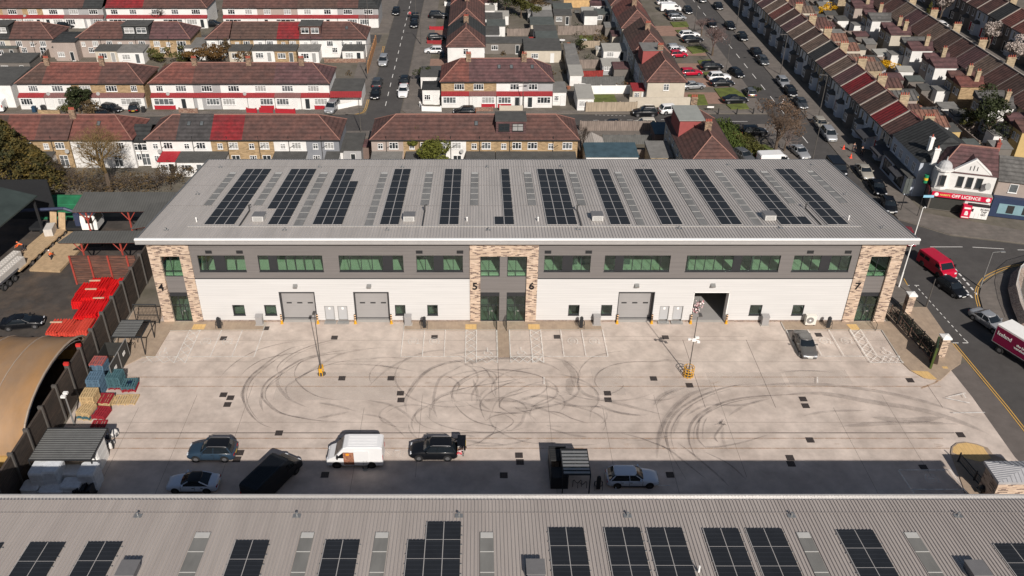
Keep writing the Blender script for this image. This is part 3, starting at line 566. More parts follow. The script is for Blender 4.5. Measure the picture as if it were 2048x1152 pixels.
# interior: floors and back walls seen through the glass, hall behind the open door
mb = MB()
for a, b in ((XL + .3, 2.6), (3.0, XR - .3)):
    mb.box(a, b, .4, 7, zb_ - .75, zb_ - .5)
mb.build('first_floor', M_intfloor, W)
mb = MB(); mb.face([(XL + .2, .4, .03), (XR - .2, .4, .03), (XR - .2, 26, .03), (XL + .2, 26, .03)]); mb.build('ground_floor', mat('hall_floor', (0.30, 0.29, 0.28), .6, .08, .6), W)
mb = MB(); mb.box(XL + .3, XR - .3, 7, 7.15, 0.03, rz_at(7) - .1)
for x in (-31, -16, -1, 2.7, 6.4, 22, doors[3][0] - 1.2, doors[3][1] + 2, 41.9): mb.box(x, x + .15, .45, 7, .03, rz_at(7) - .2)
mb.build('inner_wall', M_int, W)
mb = MB(); mb.box(XL, XL + .25, .45, 26.8, 0, 8.0); mb.box(XR - .25, XR, .45, 26.8, 0, 8.0); mb.box(XL + .25, XR - .25, 26.5, 26.8, 0, 8.0)
mb.extr([(.45, 8.0), (26.8, 8.0), (.45, 11.1)], XL, XL + .25); mb.extr([(.45, 8.0), (26.8, 8.0), (.45, 11.1)], XR - .25, XR); mb.build('side_and_rear_wall', M_grey, W)
for q in range(5):
    a = MB(); a.box(10 + q * 1.5, 11.2 + q * 1.5, 2.4, 3.6, zb_ - .5, zb_ + .25); a.build('desk', M_int, W)
# roof: trapezoidal sheet, ribs running down the fall
RX0, RX1, RY1 = -37.25, 47.6, 27.2
def ribbed(x0, x1, y0, y1, zf, pitch=.333, h=.05):
    prof = []; x = x0
    while x < x1 - 1e-4:
        for dx, dzz in ((0, 0), (pitch * .55, 0), (pitch * .66, h), (pitch * .88, h)):
            if x + dx < x1: prof.append((x + dx, dzz))
        x += pitch
    prof.append((x1, 0)); n = len(prof)
    vs = [(p, y0, zf(y0) + d) for p, d in prof] + [(p, y1, zf(y1) + d) for p, d in prof]
    return MB().grid(vs, [(i, i + 1, n + i + 1, n + i) for i in range(n - 1)])
rf = ribbed(RX0, RX1, RY0 + .15, RY1, rz_at, .333, .075).build('roof', M_roof, W)
mb = MB(); mb.box(RX0, RX1, RY0 + .15, .3, RZ0 - .62, RZ0 - .56); mb.build('soffit', M_black, rf)
yf = RY0 - .25; zf = RZ0 + .07
mb = MB(); mb.extr([(yf + .5, zf - .03), (yf + .3, zf + .03), (yf + .12, zf + .02), (yf + .02, zf - .05), (yf, zf - .18), (yf + .05, zf - .2), (yf + .05, zf - .40), (yf + .0, zf - .42), (yf + .02, zf - .60), (yf + .1, zf - .64), (yf + .5, zf - .64)], RX0 - .12, RX1 + .12)
mb.build('fascia', M_fascia, rf); mb = MB(); mb.extr([(yf + .0, zf - .09), (yf - .03, zf - .03), (yf + .1, zf + .06), (yf + .34, zf + .05), (yf + .3, zf + .035), (yf + .12, zf + .025), (yf + .01, zf - .05)], RX0 - .14, RX1 + .14); mb.build('fascia_bright_line', mat('bright_line_white', (.8, .8, .78), .4, .03, 2), rf)  # white strip added: the bright line of the fascia top is put into colour
mb = MB()
for x in (RX0, RX1):
    s_ = 1 if x > 0 else -1
    mb.grid([(x - .08, yf + .2, RZ0 + .1), (x + .08, yf + .2, RZ0 + .1), (x + .08, yf + .2, RZ0 - .4), (x - .08, yf + .2, RZ0 - .4), (x - .08, RY1, rz_at(RY1) + .1), (x + .08, RY1, rz_at(RY1) + .1), (x + .08, RY1, rz_at(RY1) - .4), (x - .08, RY1, rz_at(RY1) - .4)], [(0, 3, 2, 1), (4, 5, 6, 7), (0, 1, 5, 4), (1, 2, 6, 5), (2, 3, 7, 6), (3, 0, 4, 7)])
mb.box(RX0, RX1, RY1 - .1, RY1 + .15, rz_at(RY1) - .3, rz_at(RY1) + .06)
mb.build('verge_trim', mat('verge_trim', (0.2, 0.2, 0.2), .4, .05, 1, metal=.4), rf)
mb = MB(); Yl = RF(959, 453.5)[1]; zl = rz_at(Yl); mb.box(RX0 + 4.5, RX1 - 4.8, Yl - .07, Yl + .07, zl + .04, zl + .11)
Yl = RF(959, 374)[1]; zl = rz_at(Yl); mb.build('roof_rail', mat('pale_rail', (0.46, 0.45, 0.43), .4, .05, 2, metal=.3), rf)
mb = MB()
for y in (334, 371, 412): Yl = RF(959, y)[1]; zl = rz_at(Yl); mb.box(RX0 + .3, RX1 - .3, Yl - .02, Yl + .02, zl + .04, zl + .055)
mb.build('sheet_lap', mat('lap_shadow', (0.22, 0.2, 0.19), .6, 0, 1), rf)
RSA = -atan(RSL)
M_sky = mat('roof_light_sheet', (0.215, 0.21, 0.20), .5, .2, .8, streak=(1, .3, 1), spec=.3); M_bar = mat('roof_light_bar', (0.5, .49, .46), .4, .05, 2)
for a, b, yt, yb in ((460, 474, 345.7, 411.7), (550.5, 565.5, 345.7, 411.7), (641, 657, 345.7, 453), (762.3, 776.6, 345.7, 453), (852, 866.5, 345.7, 411.7), (942.3, 956.5, 345.7, 411.7), (1047.3, 1062, 345.7, 411.7), (1137.5, 1152, 345.7, 411.7), (1228.5, 1242, 345, 451), (1335.5, 1349.5, 344.5, 451), (1427.7, 1442, 343.5, 451), (1520, 1534, 343.5, 408), (1612.3, 1625.4, 342.5, 407)):
    x0 = RF(a, yt)[0]; x1 = RF(b, yt)[0]; y1 = RF(959, yt)[1]; y0 = RF(959, yb)[1]
    L_ = (y1 - y0) / cos(RSA); m1 = MB()
    m1.box(0, x1 - x0, 0, L_, .05, .075); nb = round(L_ / 2.1)
    o = m1.build('skylight', M_sky, rf, loc=(x0, y0, rz_at(y0)), rot=(RSA, 0, 0)); m1 = MB(); m1.box(.05, x1 - x0 - .05, L_ - .55, L_ - .02, .075, .09)
    for q in range(1, nb): m1.box(.0, x1 - x0, L_ * q / nb - .02, L_ * q / nb + .02, .075, .095)
    m1.build('glazing_bars', M_bar, o)
# solar arrays
M_cell = mat('solar_cells', (0.021, 0.023, 0.027), .5, .15, .6, stripe='oy', sfreq=2.6, sdark=1.9, swidth=.08, spec=.22)
def solar_panel_mesh(pw_, ph_):
    m1 = MB(); m1.box(.0, pw_, .0, ph_, .10, .135, 0); 
    return m1.mesh('solar_panel', [M_cell])
def solar_array(x0, x1, y0, y1, cols, rows, skip, zfun, sl, label, extra=(), group='solar arrays'):
    """cells counted from the low front left corner; one panel a mesh"""
    t = thing('solar_array', label, 'solar panels', (x0, y0, zfun(y0)), 0, group); t.rotation_euler = (sl, 0, 0)
    gp = .05 if y0 > 0 else .028; Lx = (x1 - x0) / cols; Ly = (y1 - y0) / cos(sl) / rows; me = solar_panel_mesh(Lx - 2 * gp, Ly - 2 * gp); rail = MB(); cl = MB()
    cells = [(c, r) for c in range(cols) for r in range(rows) if (c, r) not in skip] + list(extra)
    for c, r in cells:
        inst(me, 'solar_panel', t, (c * Lx + gp, r * Ly + gp, 0))
        for f_ in (.25, .75): rail.box(c * Lx - .1, (c + 1) * Lx + .1, (r + f_) * Ly - .03, (r + f_) * Ly + .03, .045, .10)
        cl.box(c * Lx, (c + 1) * Lx, r * Ly - gp, r * Ly + gp, .09, .125); cl.box(c * Lx - gp, c * Lx + gp, r * Ly, (r + 1) * Ly, .09, .126)
    cl.build('mounting_frame', mat('alu_edge', (0.52, 0.49, 0.46), .45, 0, 1, metal=.3), t); rail.build('rail', M_galv, t)
    return t
ARR = [(405.6, 467.7, 493.4, 544.9, 3, 8, [], []), (514, 575.2, 583, 634, 3, 8, [(0, 0), (0, 1)], []), (623.5, 684.5, 676, 727, 3, 8, [(2, 6), (2, 7)], []),
 (757.7, 797.5, 790.5, 822.8, 2, 8, [], []), (877.8, 917.5, 890, 924, 2, 8, [], []), (1007.9, 1028, 1002, 1018.6, 1, 8, [], [(-1, 0)]), (1093.7, 1154.8, 1074, 1126, 3, 8, [], []),
 (1220.8, 1261, 1180.9, 1217, 2, 8, [], []), (1323.8, 1365.5, 1268, 1304.7, 2, 8, [], []), (1442.7, 1484.6, 1368.4, 1405.3, 2, 8, [], []), (1563.5, 1604.5, 1468, 1505.6, 2, 8, [], [(2, 0)]), (1657.7, 1699.8, 1547.5, 1583.6, 2, 8, [], [])]
desc = ['three wide', 'three wide, front corner cut', 'three wide, back corner notched', 'two wide', 'two wide', 'one wide, L-shaped foot', 'three wide', 'two wide', 'two wide', 'two wide', 'two wide, extra foot panel', 'two wide']
for k, (a, b, c, d, cols, rows, skip, extra) in enumerate(ARR):
    y0 = RF(959, 451)[1]; y1 = RF(959, 339.5)[1]
    x0 = (RF(a, 451)[0] + RF(c, 339.5)[0]) / 2; x1 = (RF(b, 451)[0] + RF(d, 339.5)[0]) / 2
    solar_array(x0, x1, y0, y1, cols, rows, skip, rz_at, RSA, 'solar array %s, %s from left, far warehouse' % (desc[k], nth(k)), extra, 'solar arrays on the far warehouse roof')
# roof plant: units, anchor posts, vent pipes, conduits
def roof_unit(x, y, z, sl, lab, s=1.0, grp=None, dark=False):
    t = thing('roof_unit', lab, 'ventilation unit', (x, y, z), 0, grp); t.rotation_euler = (sl, 0, 0)
    m1 = MB(); m1.box(-.62 * s, .62 * s, -.75 * s, .75 * s, 0.05, .62 * s)
    m1.build('casing', mat('unit_casing', (0.5, 0.49, 0.47), .45, .05, 2) if not dark else mat('dark_unit', (0.12, .12, .13), .4, .1, 2), t)
    m1 = MB(); m1.box(-.68 * s, .68 * s, -.7 * s, .82 * s, .622 * s, .68 * s); m1.build('lid', mat('unit_lid', (0.17, 0.165, 0.165), .4, .08, 2), t)
    m1 = MB()
    for q in range(4): m1.box(-.5 * s, .5 * s, -.775 * s, -.752 * s, (.12 + .12 * q) * s, (.18 + .12 * q) * s)
    m1.build('louvre', M_galv, t); return t
for k, (px, py) in enumerate(((516.5, 443), (818, 443), (1195, 442), (1540, 441))):
    x, y = RF(px, py); roof_unit(x, y + .6, rz_at(y + .6), RSA, 'small white roof ventilation unit with dark lid, %s from left on the far warehouse' % nth(k), 1, 'roof units')
def anchor_mesh():
    m1 = MB(); m1.box(-.28, .28, -.2, .2, .05, .07); m1.cyl((0, 0, .07), (0, 0, .3), .05, .05, 8); m1.cyl((0, 0, .3), (0, 0, .36), .1, .1, 8); return m1.mesh('roof_anchor_post', M_galv)
am = anchor_mesh(); k = 0
for px, py in ((332, 461), (570, 461), (775, 461), (977, 461), (1155, 460), (1358, 458.5), (1561.7, 457.5), (1766, 457), (440.5, 335), (639.4, 335), (805, 335), (974.7, 335), (1121.8, 334), (1289, 333), (1457, 331), (1625.4, 331), (395, 389), (1692.4, 390)):
    x, y = RF(px, py); o = inst(am, 'roof_anchor_post', None, (x, y, rz_at(y)), (RSA, 0, 0)); row = 'front' if py > 440 else ('back' if py < 350 else 'side')
    tag(o, 'small steel roof anchor post in the %s line, %s' % (row, ['leftmost', 'rightmost'][int(px > 1000)] if row == 'side' else nth([332, 570, 775, 977, 1155, 1358, 1561.7, 1766].index(px) if py > 440 else [440.5, 639.4, 805, 974.7, 1121.8, 1289, 1457, 1625.4].index(px)) + ' from left'), 'roof anchor', 'anchor posts on the warehouse roof')
for k, (px, py) in enumerate(((393.5, 444), (934, 443), (1076, 443), (1696.5, 440))):
    x, y = RF(px, py); m1 = MB(); m1.cyl((0, 0, .03), (0, 0, .55), .07, .07, 8); m1.cyl((0, 0, .5), (0, 0, .6), .11, .05, 8)
    o = m1.build('vent_pipe', M_whitep); o.location = (x, y, rz_at(y)); tag(o, 'short white vent pipe on the far roof, %s from left' % nth(k), 'vent pipe', 'vent pipes on the warehouse roof')
for k, (a, b) in enumerate((((498.6, 423.5), (478.5, 454)), ((849, 424), (845.6, 454)), ((1154.8, 424), (1162, 454)), ((1611.7, 419), (1642, 451)))):
    (x0, y0), (x1, y1) = RF(*a), RF(*b); xm = (x0 + x1) / 2; m1 = MB(); L_ = abs(y1 - y0) / cos(RSA)
    m1.box(-.07, .07, -L_, 0, .05, .16); m1.cyl((0, .15, .02), (0, .15, .75), .09, .09, 8); m1.cyl((-.1, .15, .7), (.25, .15, .85), .08, .08, 8)
    o = m1.build('roof_conduit', mat('dark_conduit', (0.05, .05, .05), .5, .1, 2)); o.location = (xm, max(y0, y1), rz_at(max(y0, y1))); o.rotation_euler = (RSA, 0, 0); tag(o, 'dark cable tray running to the front rail, %s from left' % nth(k), 'conduit', 'cable trays on the warehouse roof')

# ================================================================ THE NEAR WAREHOUSE
NY, NZ, NSL = -38.5, 11.3, tan(radians(5.7))
def nz_at(Y): return NZ - NSL * (Y - NY)
def NF(px, py):
    a, D, h = _ray(px, py); t = (NZ - NSL * (CAMY - NY) - CAMZ) / (h + NSL * D); return (a * t, D * t + CAMY)
N = thing('near_warehouse', 'near warehouse whose ribbed metal roof fills the bottom of the picture', 'warehouse')
NX0, NX1, NYB = -41.0, 47.6, -68.0
nr = ribbed(NX0, NX1, NYB, NY - .05, nz_at, .25, .07).build('roof', M_roof2, N)
mb = MB(); mb.box(NX0 - .1, NX1 + .1, NY + .05, NY + .5, NZ - .3, NZ - .25); mb.box(NX0 - .1, NX1 + .1, NY + .45, NY + .52, NZ - .3, NZ - .02); mb.box(NX0 - .1, NX1 + .1, NY + .05, NY + .12, NZ - .3, NZ - .12); mb.build('gutter', M_fascia, nr)
mb = MB(); mb.box(NX0 + .3, NX1 - .3, NYB + .4, NY - .3, 0, NZ - .4); mb.extr([(NYB + .4, NZ - .4), (NY - .3, NZ - .4), (NYB + .4, nz_at(NYB) - .15)], NX0 + .3, NX1 - .3); mb.build('wall', M_grey, N)
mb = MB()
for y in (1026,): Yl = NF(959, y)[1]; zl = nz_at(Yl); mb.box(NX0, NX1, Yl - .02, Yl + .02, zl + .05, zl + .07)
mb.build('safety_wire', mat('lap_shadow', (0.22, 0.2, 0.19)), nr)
NSA = -atan(NSL)
for a, b in ((392, 423), (603, 630), (751, 778.5), (960, 987), (1591, 1618), (1806, 1833)):
    x0, y1 = NF(a, 1066); x1 = NF(b, 1066)[0]; m1 = MB(); m1.box(0, x1 - x0, -9, 0, .05, .08); o = m1.build('skylight', mat('near_roof_light', (0.20, 0.195, 0.18), .4, .2, .7, streak=(1, .3, 1), spec=.3), nr, loc=(x0, y1, nz_at(y1)), rot=(NSA, 0, 0)); m1 = MB(); m1.box(.04, x1 - x0 - .04, -.55, -.03, .08, .095)
    for q in range(1, 5): m1.box(0, x1 - x0, -q * 1.85 - .03, -q * 1.85 + .03, .08, .1)
    m1.build('glazing_bars', M_bar, o)
k = 0
for a, b, yt, cols, nm in ((-60, 10, 1088, 2, 'cut by the left edge of the picture'), (61, 133, 1087, 2, 'second from the left edge'), (177, 247, 1086, 2, 'third from the left, beside a dark roof box'), (472, 540.5, 1083, 2, 'between two skylights left of centre'), (652, 721, 1082, 2, 'fifth from the left'), (816, 922, 1082, 3, 'three wide with a stepped top'), (1096, 1167, 1057.5, 2, 'just right of the centre skylight'), (1208, 1280, 1057.5, 2, 'left one of the right-centre pair'), (1292, 1364, 1058, 2, 'right one of the right-centre pair'), (1405, 1476, 1059, 2, 'left one of the pair before the right skylight'), (1490, 1563, 1059, 2, 'right one of the pair before the right skylight'), (1671, 1745, 1062, 2, 'between the two right skylights'), (1985, 2056, 1090, 2, 'cut by the right edge of the picture')):
    x0, y1 = NF(a, yt); x1 = NF(b, yt)[0]; ph = 1.77; rows = 5
    ex = [(1, rows), (2, rows)] if cols == 3 else []
    solar_array(x0, x1, y1 - rows * ph * cos(NSA), y1, cols, rows, [], nz_at, NSA, 'dark solar array on the near roof, ' + nm, ex, 'solar arrays on the near roof')
for k, px in enumerate((276, 594, 918, 1255, 1583, 1916)):
    x, y = NF(px, 1033); o = inst(am, 'roof_anchor_post', None, (x, y, nz_at(y)), (NSA, 0, 0)); tag(o, 'steel anchor post on the near roof, %s from left' % nth(k), 'roof anchor', 'anchor posts on the near roof')
for k, (px, py) in enumerate(((258, 1150), (1071, 1148), (1953, 1150))):
    x, y = NF(px, py); roof_unit(x, y, nz_at(y), NSA, 'dark boxy ventilation unit at the bottom edge, %s from left' % nth(k), .9, 'units on the near roof', True)
x, y = NF(1397, 1145); m1 = MB(); m1.cyl((0, 0, .03), (0, 0, .6), .07, .07, 8); o = m1.build('vent_pipe', M_whitep); o.location = (x, y, nz_at(y)); tag(o, 'short white vent pipe on the near roof between solar arrays', 'vent pipe')
# ================================================================ VEHICLES
M_tyre = mat('tyre', (0.02, 0.02, 0.02), .85, .1, 5); M_rim = mat('alloy_rim', (0.26, 0.26, 0.27), .45, .05, 5, metal=.7); M_rimd = mat('dark_rim', (0.03, 0.03, 0.03), .4, 0, 5)
M_lamp = mat('headlamp_lens', (0.6, 0.62, 0.65), .1, 0, 1, spec=.6); M_tail = mat('tail_lamp_lens', (0.35, 0.01, 0.01), .2, 0, 1); M_plate = mat('number_plate', (0.75, 0.75, 0.7), .5, 0, 1); M_plateY = mat('rear_number_plate', (0.75, 0.5, 0.05), .5, 0, 1)
M_trim = mat('black_trim', (0.015, 0.015, 0.017), .5, 0, 1)
PC = dict(black=(0.006, 0.007, 0.009), white=(0.72, 0.72, 0.72), silver=(0.36, 0.37, 0.38), grey=(0.13, 0.135, 0.14), dgrey=(0.045, 0.05, 0.055), red=(0.42, 0.006, 0.03), maroon=(0.16, 0.012, 0.02), blue=(0.022, 0.042, 0.068), paleblue=(0.55, 0.62, 0.72), gunmetal=(0.14, 0.135, 0.13), cream=(0.5, 0.47, 0.4), teal=(0.02, 0.12, 0.16), beige=(0.30, 0.28, 0.24))
def paint(c): return mat('car_paint_' + c, PC[c], .35, .02, 1, metal=.4 if c in ('silver', 'grey', 'gunmetal') else .0, spec=.35, coat=.12 if c in ('blue', 'black') else .3)
def ring(x, w, zb, zt, crown=.03, tuck=.86):
    zm = zb + (zt - zb) * .55
    h = [(0, zb), (w * .88, zb), (w * .98, zb + .1), (w, zm), (w * .97, zt - .1), (w * tuck, zt), (w * .5, zt + crown * .7), (0, zt + crown)]
    return [(x, y, z) for y, z in h] + [(x, -y, z) for y, z in h[-2:0:-1]]
CARS = {  # L, W, H, belt, hood, cabin base rear/front, cabin top rear/front, boot height
 'hatch': (4.1, 1.78, 1.48, .98, .86, -1.93, .95, -1.55, .25, .92), 'saloon': (4.7, 1.84, 1.44, .98, .84, -1.75, 1.0, -.98, .28, .97), 'estate': (4.75, 1.84, 1.47, .98, .84, -2.2, .98, -1.72, .28, .92),
 'suv': (4.5, 1.9, 1.68, 1.12, 1.02, -2.1, .98, -1.72, .35, 1.0), 'coupe': (4.65, 1.8, 1.40, .97, .85, -1.72, 1.05, -.85, .3, .98), 'mpv': (4.6, 1.86, 1.75, 1.1, 1.0, -2.15, 1.35, -1.8, .65, 1.0)}
WHEELS = {}
def wheel_mesh(r, dark):
    k = (r, dark)
    if k not in WHEELS:
        t = MB(); t.cyl((0, -.11, 0), (0, .11, 0), r, r, 16); a = t.mesh('wheel', [M_tyre]); q = MB(); q.cyl((0, -.115, 0), (0, .115, 0), r * .56, r * .56, 12); m = q.mesh('rim', [M_rimd if dark else M_rim])
        WHEELS[k] = (a, m)
    return WHEELS[k]
def add_wheels(t, xs, wy, r, dark=False):
    a, m = wheel_mesh(r, dark)
    for x in xs:
        for s_ in (-1, 1):
            w_ = inst(a, 'wheel', t, (x, s_ * (wy - .09), r)); inst(m, 'rim', w_)
def car(kind, col, x, y, hd, label, grp=None, roofcol=None, darkrim=False, rails=False, open_tail=False, cat='car'):
    """hd: heading in degrees, 0 = nose towards +X, 90 = away from the camera"""
    L, Wd, H, belt, hood, xrb, xfb, xrt, xft, boot = CARS[kind]; w_ = Wd / 2; h = L / 2; pm_ = paint(col)
    t = thing('parked_car' if cat == 'car' else cat, label, cat if cat != 'car' else 'car', (x, y, 0), radians(hd), grp)
    st = [(-h, w_ * .80, .38, boot - .28), (-h + .06, w_ * .88, .30, boot - .08), (-h + .22, w_ * .95, .24, boot), (max(xrb, -h + .3) + .02, w_ * .99, .22, max(boot, belt - .02)), (-.6, w_, .22, belt), (xfb - .25, w_, .22, belt - .01), (xfb + .1, w_ * .99, .22, (belt + hood) / 2 + .02), (h - .75, w_ * .97, .22, hood), (h - .3, w_ * .91, .24, hood - .1), (h - .08, w_ * .82, .28, hood - .24), (h, w_ * .74, .32, hood - .36)]
    b = MB(); b.loft([ring(*s_) for s_ in st]); body = b.build('body', pm_, t, smooth=True)
    # glasshouse
    g = MB(); zt_ = H - .07
    def cr(xr, xf, ww, z, inset=.12): return [(xr, -ww + inset, z), (xr + inset, -ww, z), (xf - inset * 1.6, -ww, z), (xf, -ww + inset * 2.4, z), (xf + .04, 0, z), (xf, ww - inset * 2.4, z), (xf - inset * 1.6, ww, z), (xr + inset, ww, z), (xr, ww - inset, z), (xr - .03, 0, z)]
    R0 = cr(xrb, xfb, w_ * .94, belt - .06); R1 = cr(xrt, xft, w_ * .74, zt_); RM = [(p[0] * .42 + q_[0] * .58 + (.05 if p[0] > 0 else -.04), (p[1] * .42 + q_[1] * .58) * 1.035, (p[2] + q_[2] * 1.25) / 2.25) for p, q_ in zip(R0, R1)]; g.loft([R0, RM, R1], cap=False); g.build('windows', M_darkglass, t)
    r_ = MB(); rm = paint(roofcol) if roofcol else pm_
    r_.loft([[(p[0] * 1.0 + (.02 if p[0] > 0 else -.02), p[1] * 1.02, zt_ - .03) for p in R1], [(p[0] * .985, p[1] * .97, zt_ + .035) for p in R1], [(p[0] * .93 - .02, p[1] * .84, zt_ + .062) for p in R1], [(p[0] * .7 - .05, p[1] * .5, H + .005) for p in R1]]); r_.build('roof', rm, t, smooth=True)
    p_ = MB()
    for s_ in (-1, 1):
        p_.cyl((xfb - .1, s_ * w_ * .92, belt - .05), (xft - .08, s_ * w_ * .75, zt_), .035, .035, 5); p_.cyl((xrb + .1, s_ * w_ * .92, belt - .05), (xrt + .08, s_ * w_ * .75, zt_), .06, .05, 5)
        if kind not in ('coupe',): p_.cyl((-.35, s_ * w_ * .945, belt - .05), (-.4, s_ * w_ * .755, zt_), .03, .03, 5)
    p_.build('window_pillars', pm_, t)
    wr = .33 if kind != 'suv' else .37; wx = h - .88
    ar = MB()
    for s_ in (-1, 1):
        for x_ in (-wx + .05, wx):
            ar.cyl((x_, s_ * (w_ - .2), wr + .02), (x_, s_ * (w_ + .006), wr + .02), wr + .045, wr + .045, 16)
    ar.box(-wx, wx, -w_ * .985, w_ * .985, .2, .3); ar.build('wheel_arches', M_trim, t)
    add_wheels(t, (-wx + .05, wx), w_ - .01, wr, darkrim)
    for s_ in (-1, 1):
        q = MB(); q.box(h - .28, h - .05, s_ * w_ * .62 - .16, s_ * w_ * .62 + .16, hood - .3, hood - .18); q.build('headlight', M_lamp, t)
        q = MB(); q.box(-h - .0, -h + .2, s_ * w_ * .66 - .17, s_ * w_ * .66 + .17, boot - .3, boot - .15); q.build('tail_light', M_tail, t)
        q = MB(); q.box(xfb - .42, xfb - .3, min(s_ * w_ * .95, s_ * (w_ + .2)), max(s_ * w_ * .95, s_ * (w_ + .2)), belt - .0, belt + .13); q.build('door_mirror', pm_, t)
    q = MB()
    for s_ in (-1, 1):
        for x_ in (xfb - .15, -.36, -1.15 if kind != 'coupe' else -.36): q.box(x_ - .012, x_ + .012, s_ * (w_ - .02) - .02, s_ * (w_ - .02) + .024, .38, belt - .12)
        for x_ in (-.2, -1.0): q.box(x_ - .1, x_ + .1, s_ * w_ - .012, s_ * w_ + .02, belt - .27, belt - .23)
    q.build('door_seams', M_trim, t)
    q = MB(); q.box(h - .02, h + .012, -.26, .26, .42, .53); q.build('number_plate', M_plate, t)
    q = MB(); q.box(h - .1, h + .004, -.42, .42, .53, hood - .34); q.build('grille', M_trim, t)
    q = MB(); q.box(-h - .012, -h + .02, -.26, .26, .55, .66); q.build('rear_number_plate', M_plateY, t)
    if rails:
        q = MB()
        for s_ in (-1, 1): q.tube([(xrt + .1, s_ * w_ * .70, H - .02), (xrt + .3, s_ * w_ * .7, H + .05), (xft - .3, s_ * w_ * .7, H + .05), (xft - .1, s_ * w_ * .70, H - .03)], .022)
        q.build('roof_rails', M_rim, t)
    if open_tail:
        q = MB(); q.box(-h - .75, -h + .0, -w_ * .78, w_ * .78, H + .06, H + .13); q.box(-h - .78, -h - .6, -w_ * .8, w_ * .8, H - .45, H + .1); q.build('tailgate', pm_, t)
        q = MB(); q.box(-h - .80, -h - .76, -.3, .3, H - .3, H - .12); q.build('tailgate_plate', M_plateY, t)
        q = MB(); q.box(-h - .01, -h + .03, -w_ * .7, w_ * .7, .75, H - .15); q.build('boot_opening', M_trim, t)
    return t
def van(col, x, y, hd, label, L=5.6, Wd=2.05, H=2.5, cat='van', grp=None, windows=False, glasscol=None):
    w_ = Wd / 2; h = L / 2; t = thing('parked_van', label, cat, (x, y, 0), radians(hd), grp); pm_ = paint(col); n = 1.0 if H > 2.2 else .75
    prof = [(-h, .35), (-h, H - .18), (-h + .12, H - .03), (-h + .4, H), (h - 2.0 * n, H), (h - 1.65 * n, H - .08), (h - .82 * n, 1.38 * (.9 if n < 1 else 1)), (h - .25, 1.12), (h - .05, .95), (h, .7), (h, .35)]
    def sh(y_, kx, kz, top): return [(p[0] * kx, y_ * (1 - top * max(0, p[1] - 1.2) / H), .35 + (p[1] - .35) * kz) for p in prof]
    b = MB(); b.loft([sh(-w_, .985, .975, .12), sh(-w_ * .93, 1, 1, .12), sh(w_ * .93, 1, 1, .12), sh(w_, .985, .975, .12)]); b.build('body', pm_, t)
    x0, z0, x1, z1_ = h - .80 * n, 1.40 * (.9 if n < 1 else 1), h - 1.60 * n, H - .12
    q = MB(); q.grid([(x0 + .02, -w_ * .88, z0 + .03), (x0 + .02, w_ * .88, z0 + .03), (x1 + .04, w_ * .78, z1_), (x1 + .04, -w_ * .78, z1_)], [(0, 1, 2, 3)]); q.build('windscreen', M_darkglass, t)
    for s_ in (-1, 1):
        k = lambda z: s_ * (w_ * (1 - .12 * max(0, z - 1.2) / H) + .004); zt_ = min(H - .3, 1.95)
        q = MB(); q.grid([(x1 - .55, k(1.3), 1.25), (x0 - .08, k(1.3), 1.25), (x1 - .05, k(zt_), zt_), (x1 - .55, k(zt_), zt_)], [(0, 1, 2, 3), (3, 2, 1, 0)]); q.build('side_window', M_darkglass, t)
        if windows:
            for a in range(2):
                xa = -h + .35 + a * (L - 3.1) / 2; xb = xa + (L - 3.1) / 2 - .12; q = MB(); q.grid([(xa, k(1.3), 1.25), (xb, k(1.3), 1.25), (xb, k(zt_), zt_), (xa, k(zt_), zt_)], [(0, 1, 2, 3), (3, 2, 1, 0)]); q.build('side_window', M_darkglass, t)
        q = MB(); q.box(h - .32, h - .02, s_ * w_ * .72 - .15, s_ * w_ * .72 + .15, .82, 1.0); q.build('headlight', M_lamp, t)
        q = MB(); q.box(-h - .02, -h + .04, s_ * w_ * .86 - .08, s_ * w_ * .86 + .08, 1.0, 1.5); q.build('tail_light', M_tail, t)
        q = MB(); q.box(x0 - .35, x0 - .22, min(s_ * w_, s_ * (w_ + .25)), max(s_ * w_, s_ * (w_ + .25)), 1.3, 1.65); q.build('door_mirror', M_trim, t)
    ar = MB()
    for s_ in (-1, 1):
        for x_ in (-h + 1.1, h - .95): ar.cyl((x_, s_ * (w_ - .2), .37), (x_, s_ * (w_ + .004), .37), .44, .44, 16)
    ar.box(-h + .02, h - .05, -w_ * .97, w_ * .97, .28, .42); ar.build('wheel_arches', M_trim, t); add_wheels(t, (-h + 1.1, h - .95), w_ + .02, .35, True)
    q = MB(); q.box(h - .02, h + .012, -.26, .26, .45, .56); q.build('number_plate', M_plate, t)
    if H > 2.2:
        q = MB()
        for k in range(7): q.box(-h + .5, h - 2.1, -w_ * .6 + k * w_ * .2 - .02, -w_ * .6 + k * w_ * .2 + .02, H, H + .025)
        q.build('roof_ribs', pm_, t)
    return t
def gcar(kind, col, px, py, hd, label, **k):
    """px,py: middle of the car on the ground"""
    p = G(px, py); return car(kind, col, p[0], p[1], hd, label, **k)

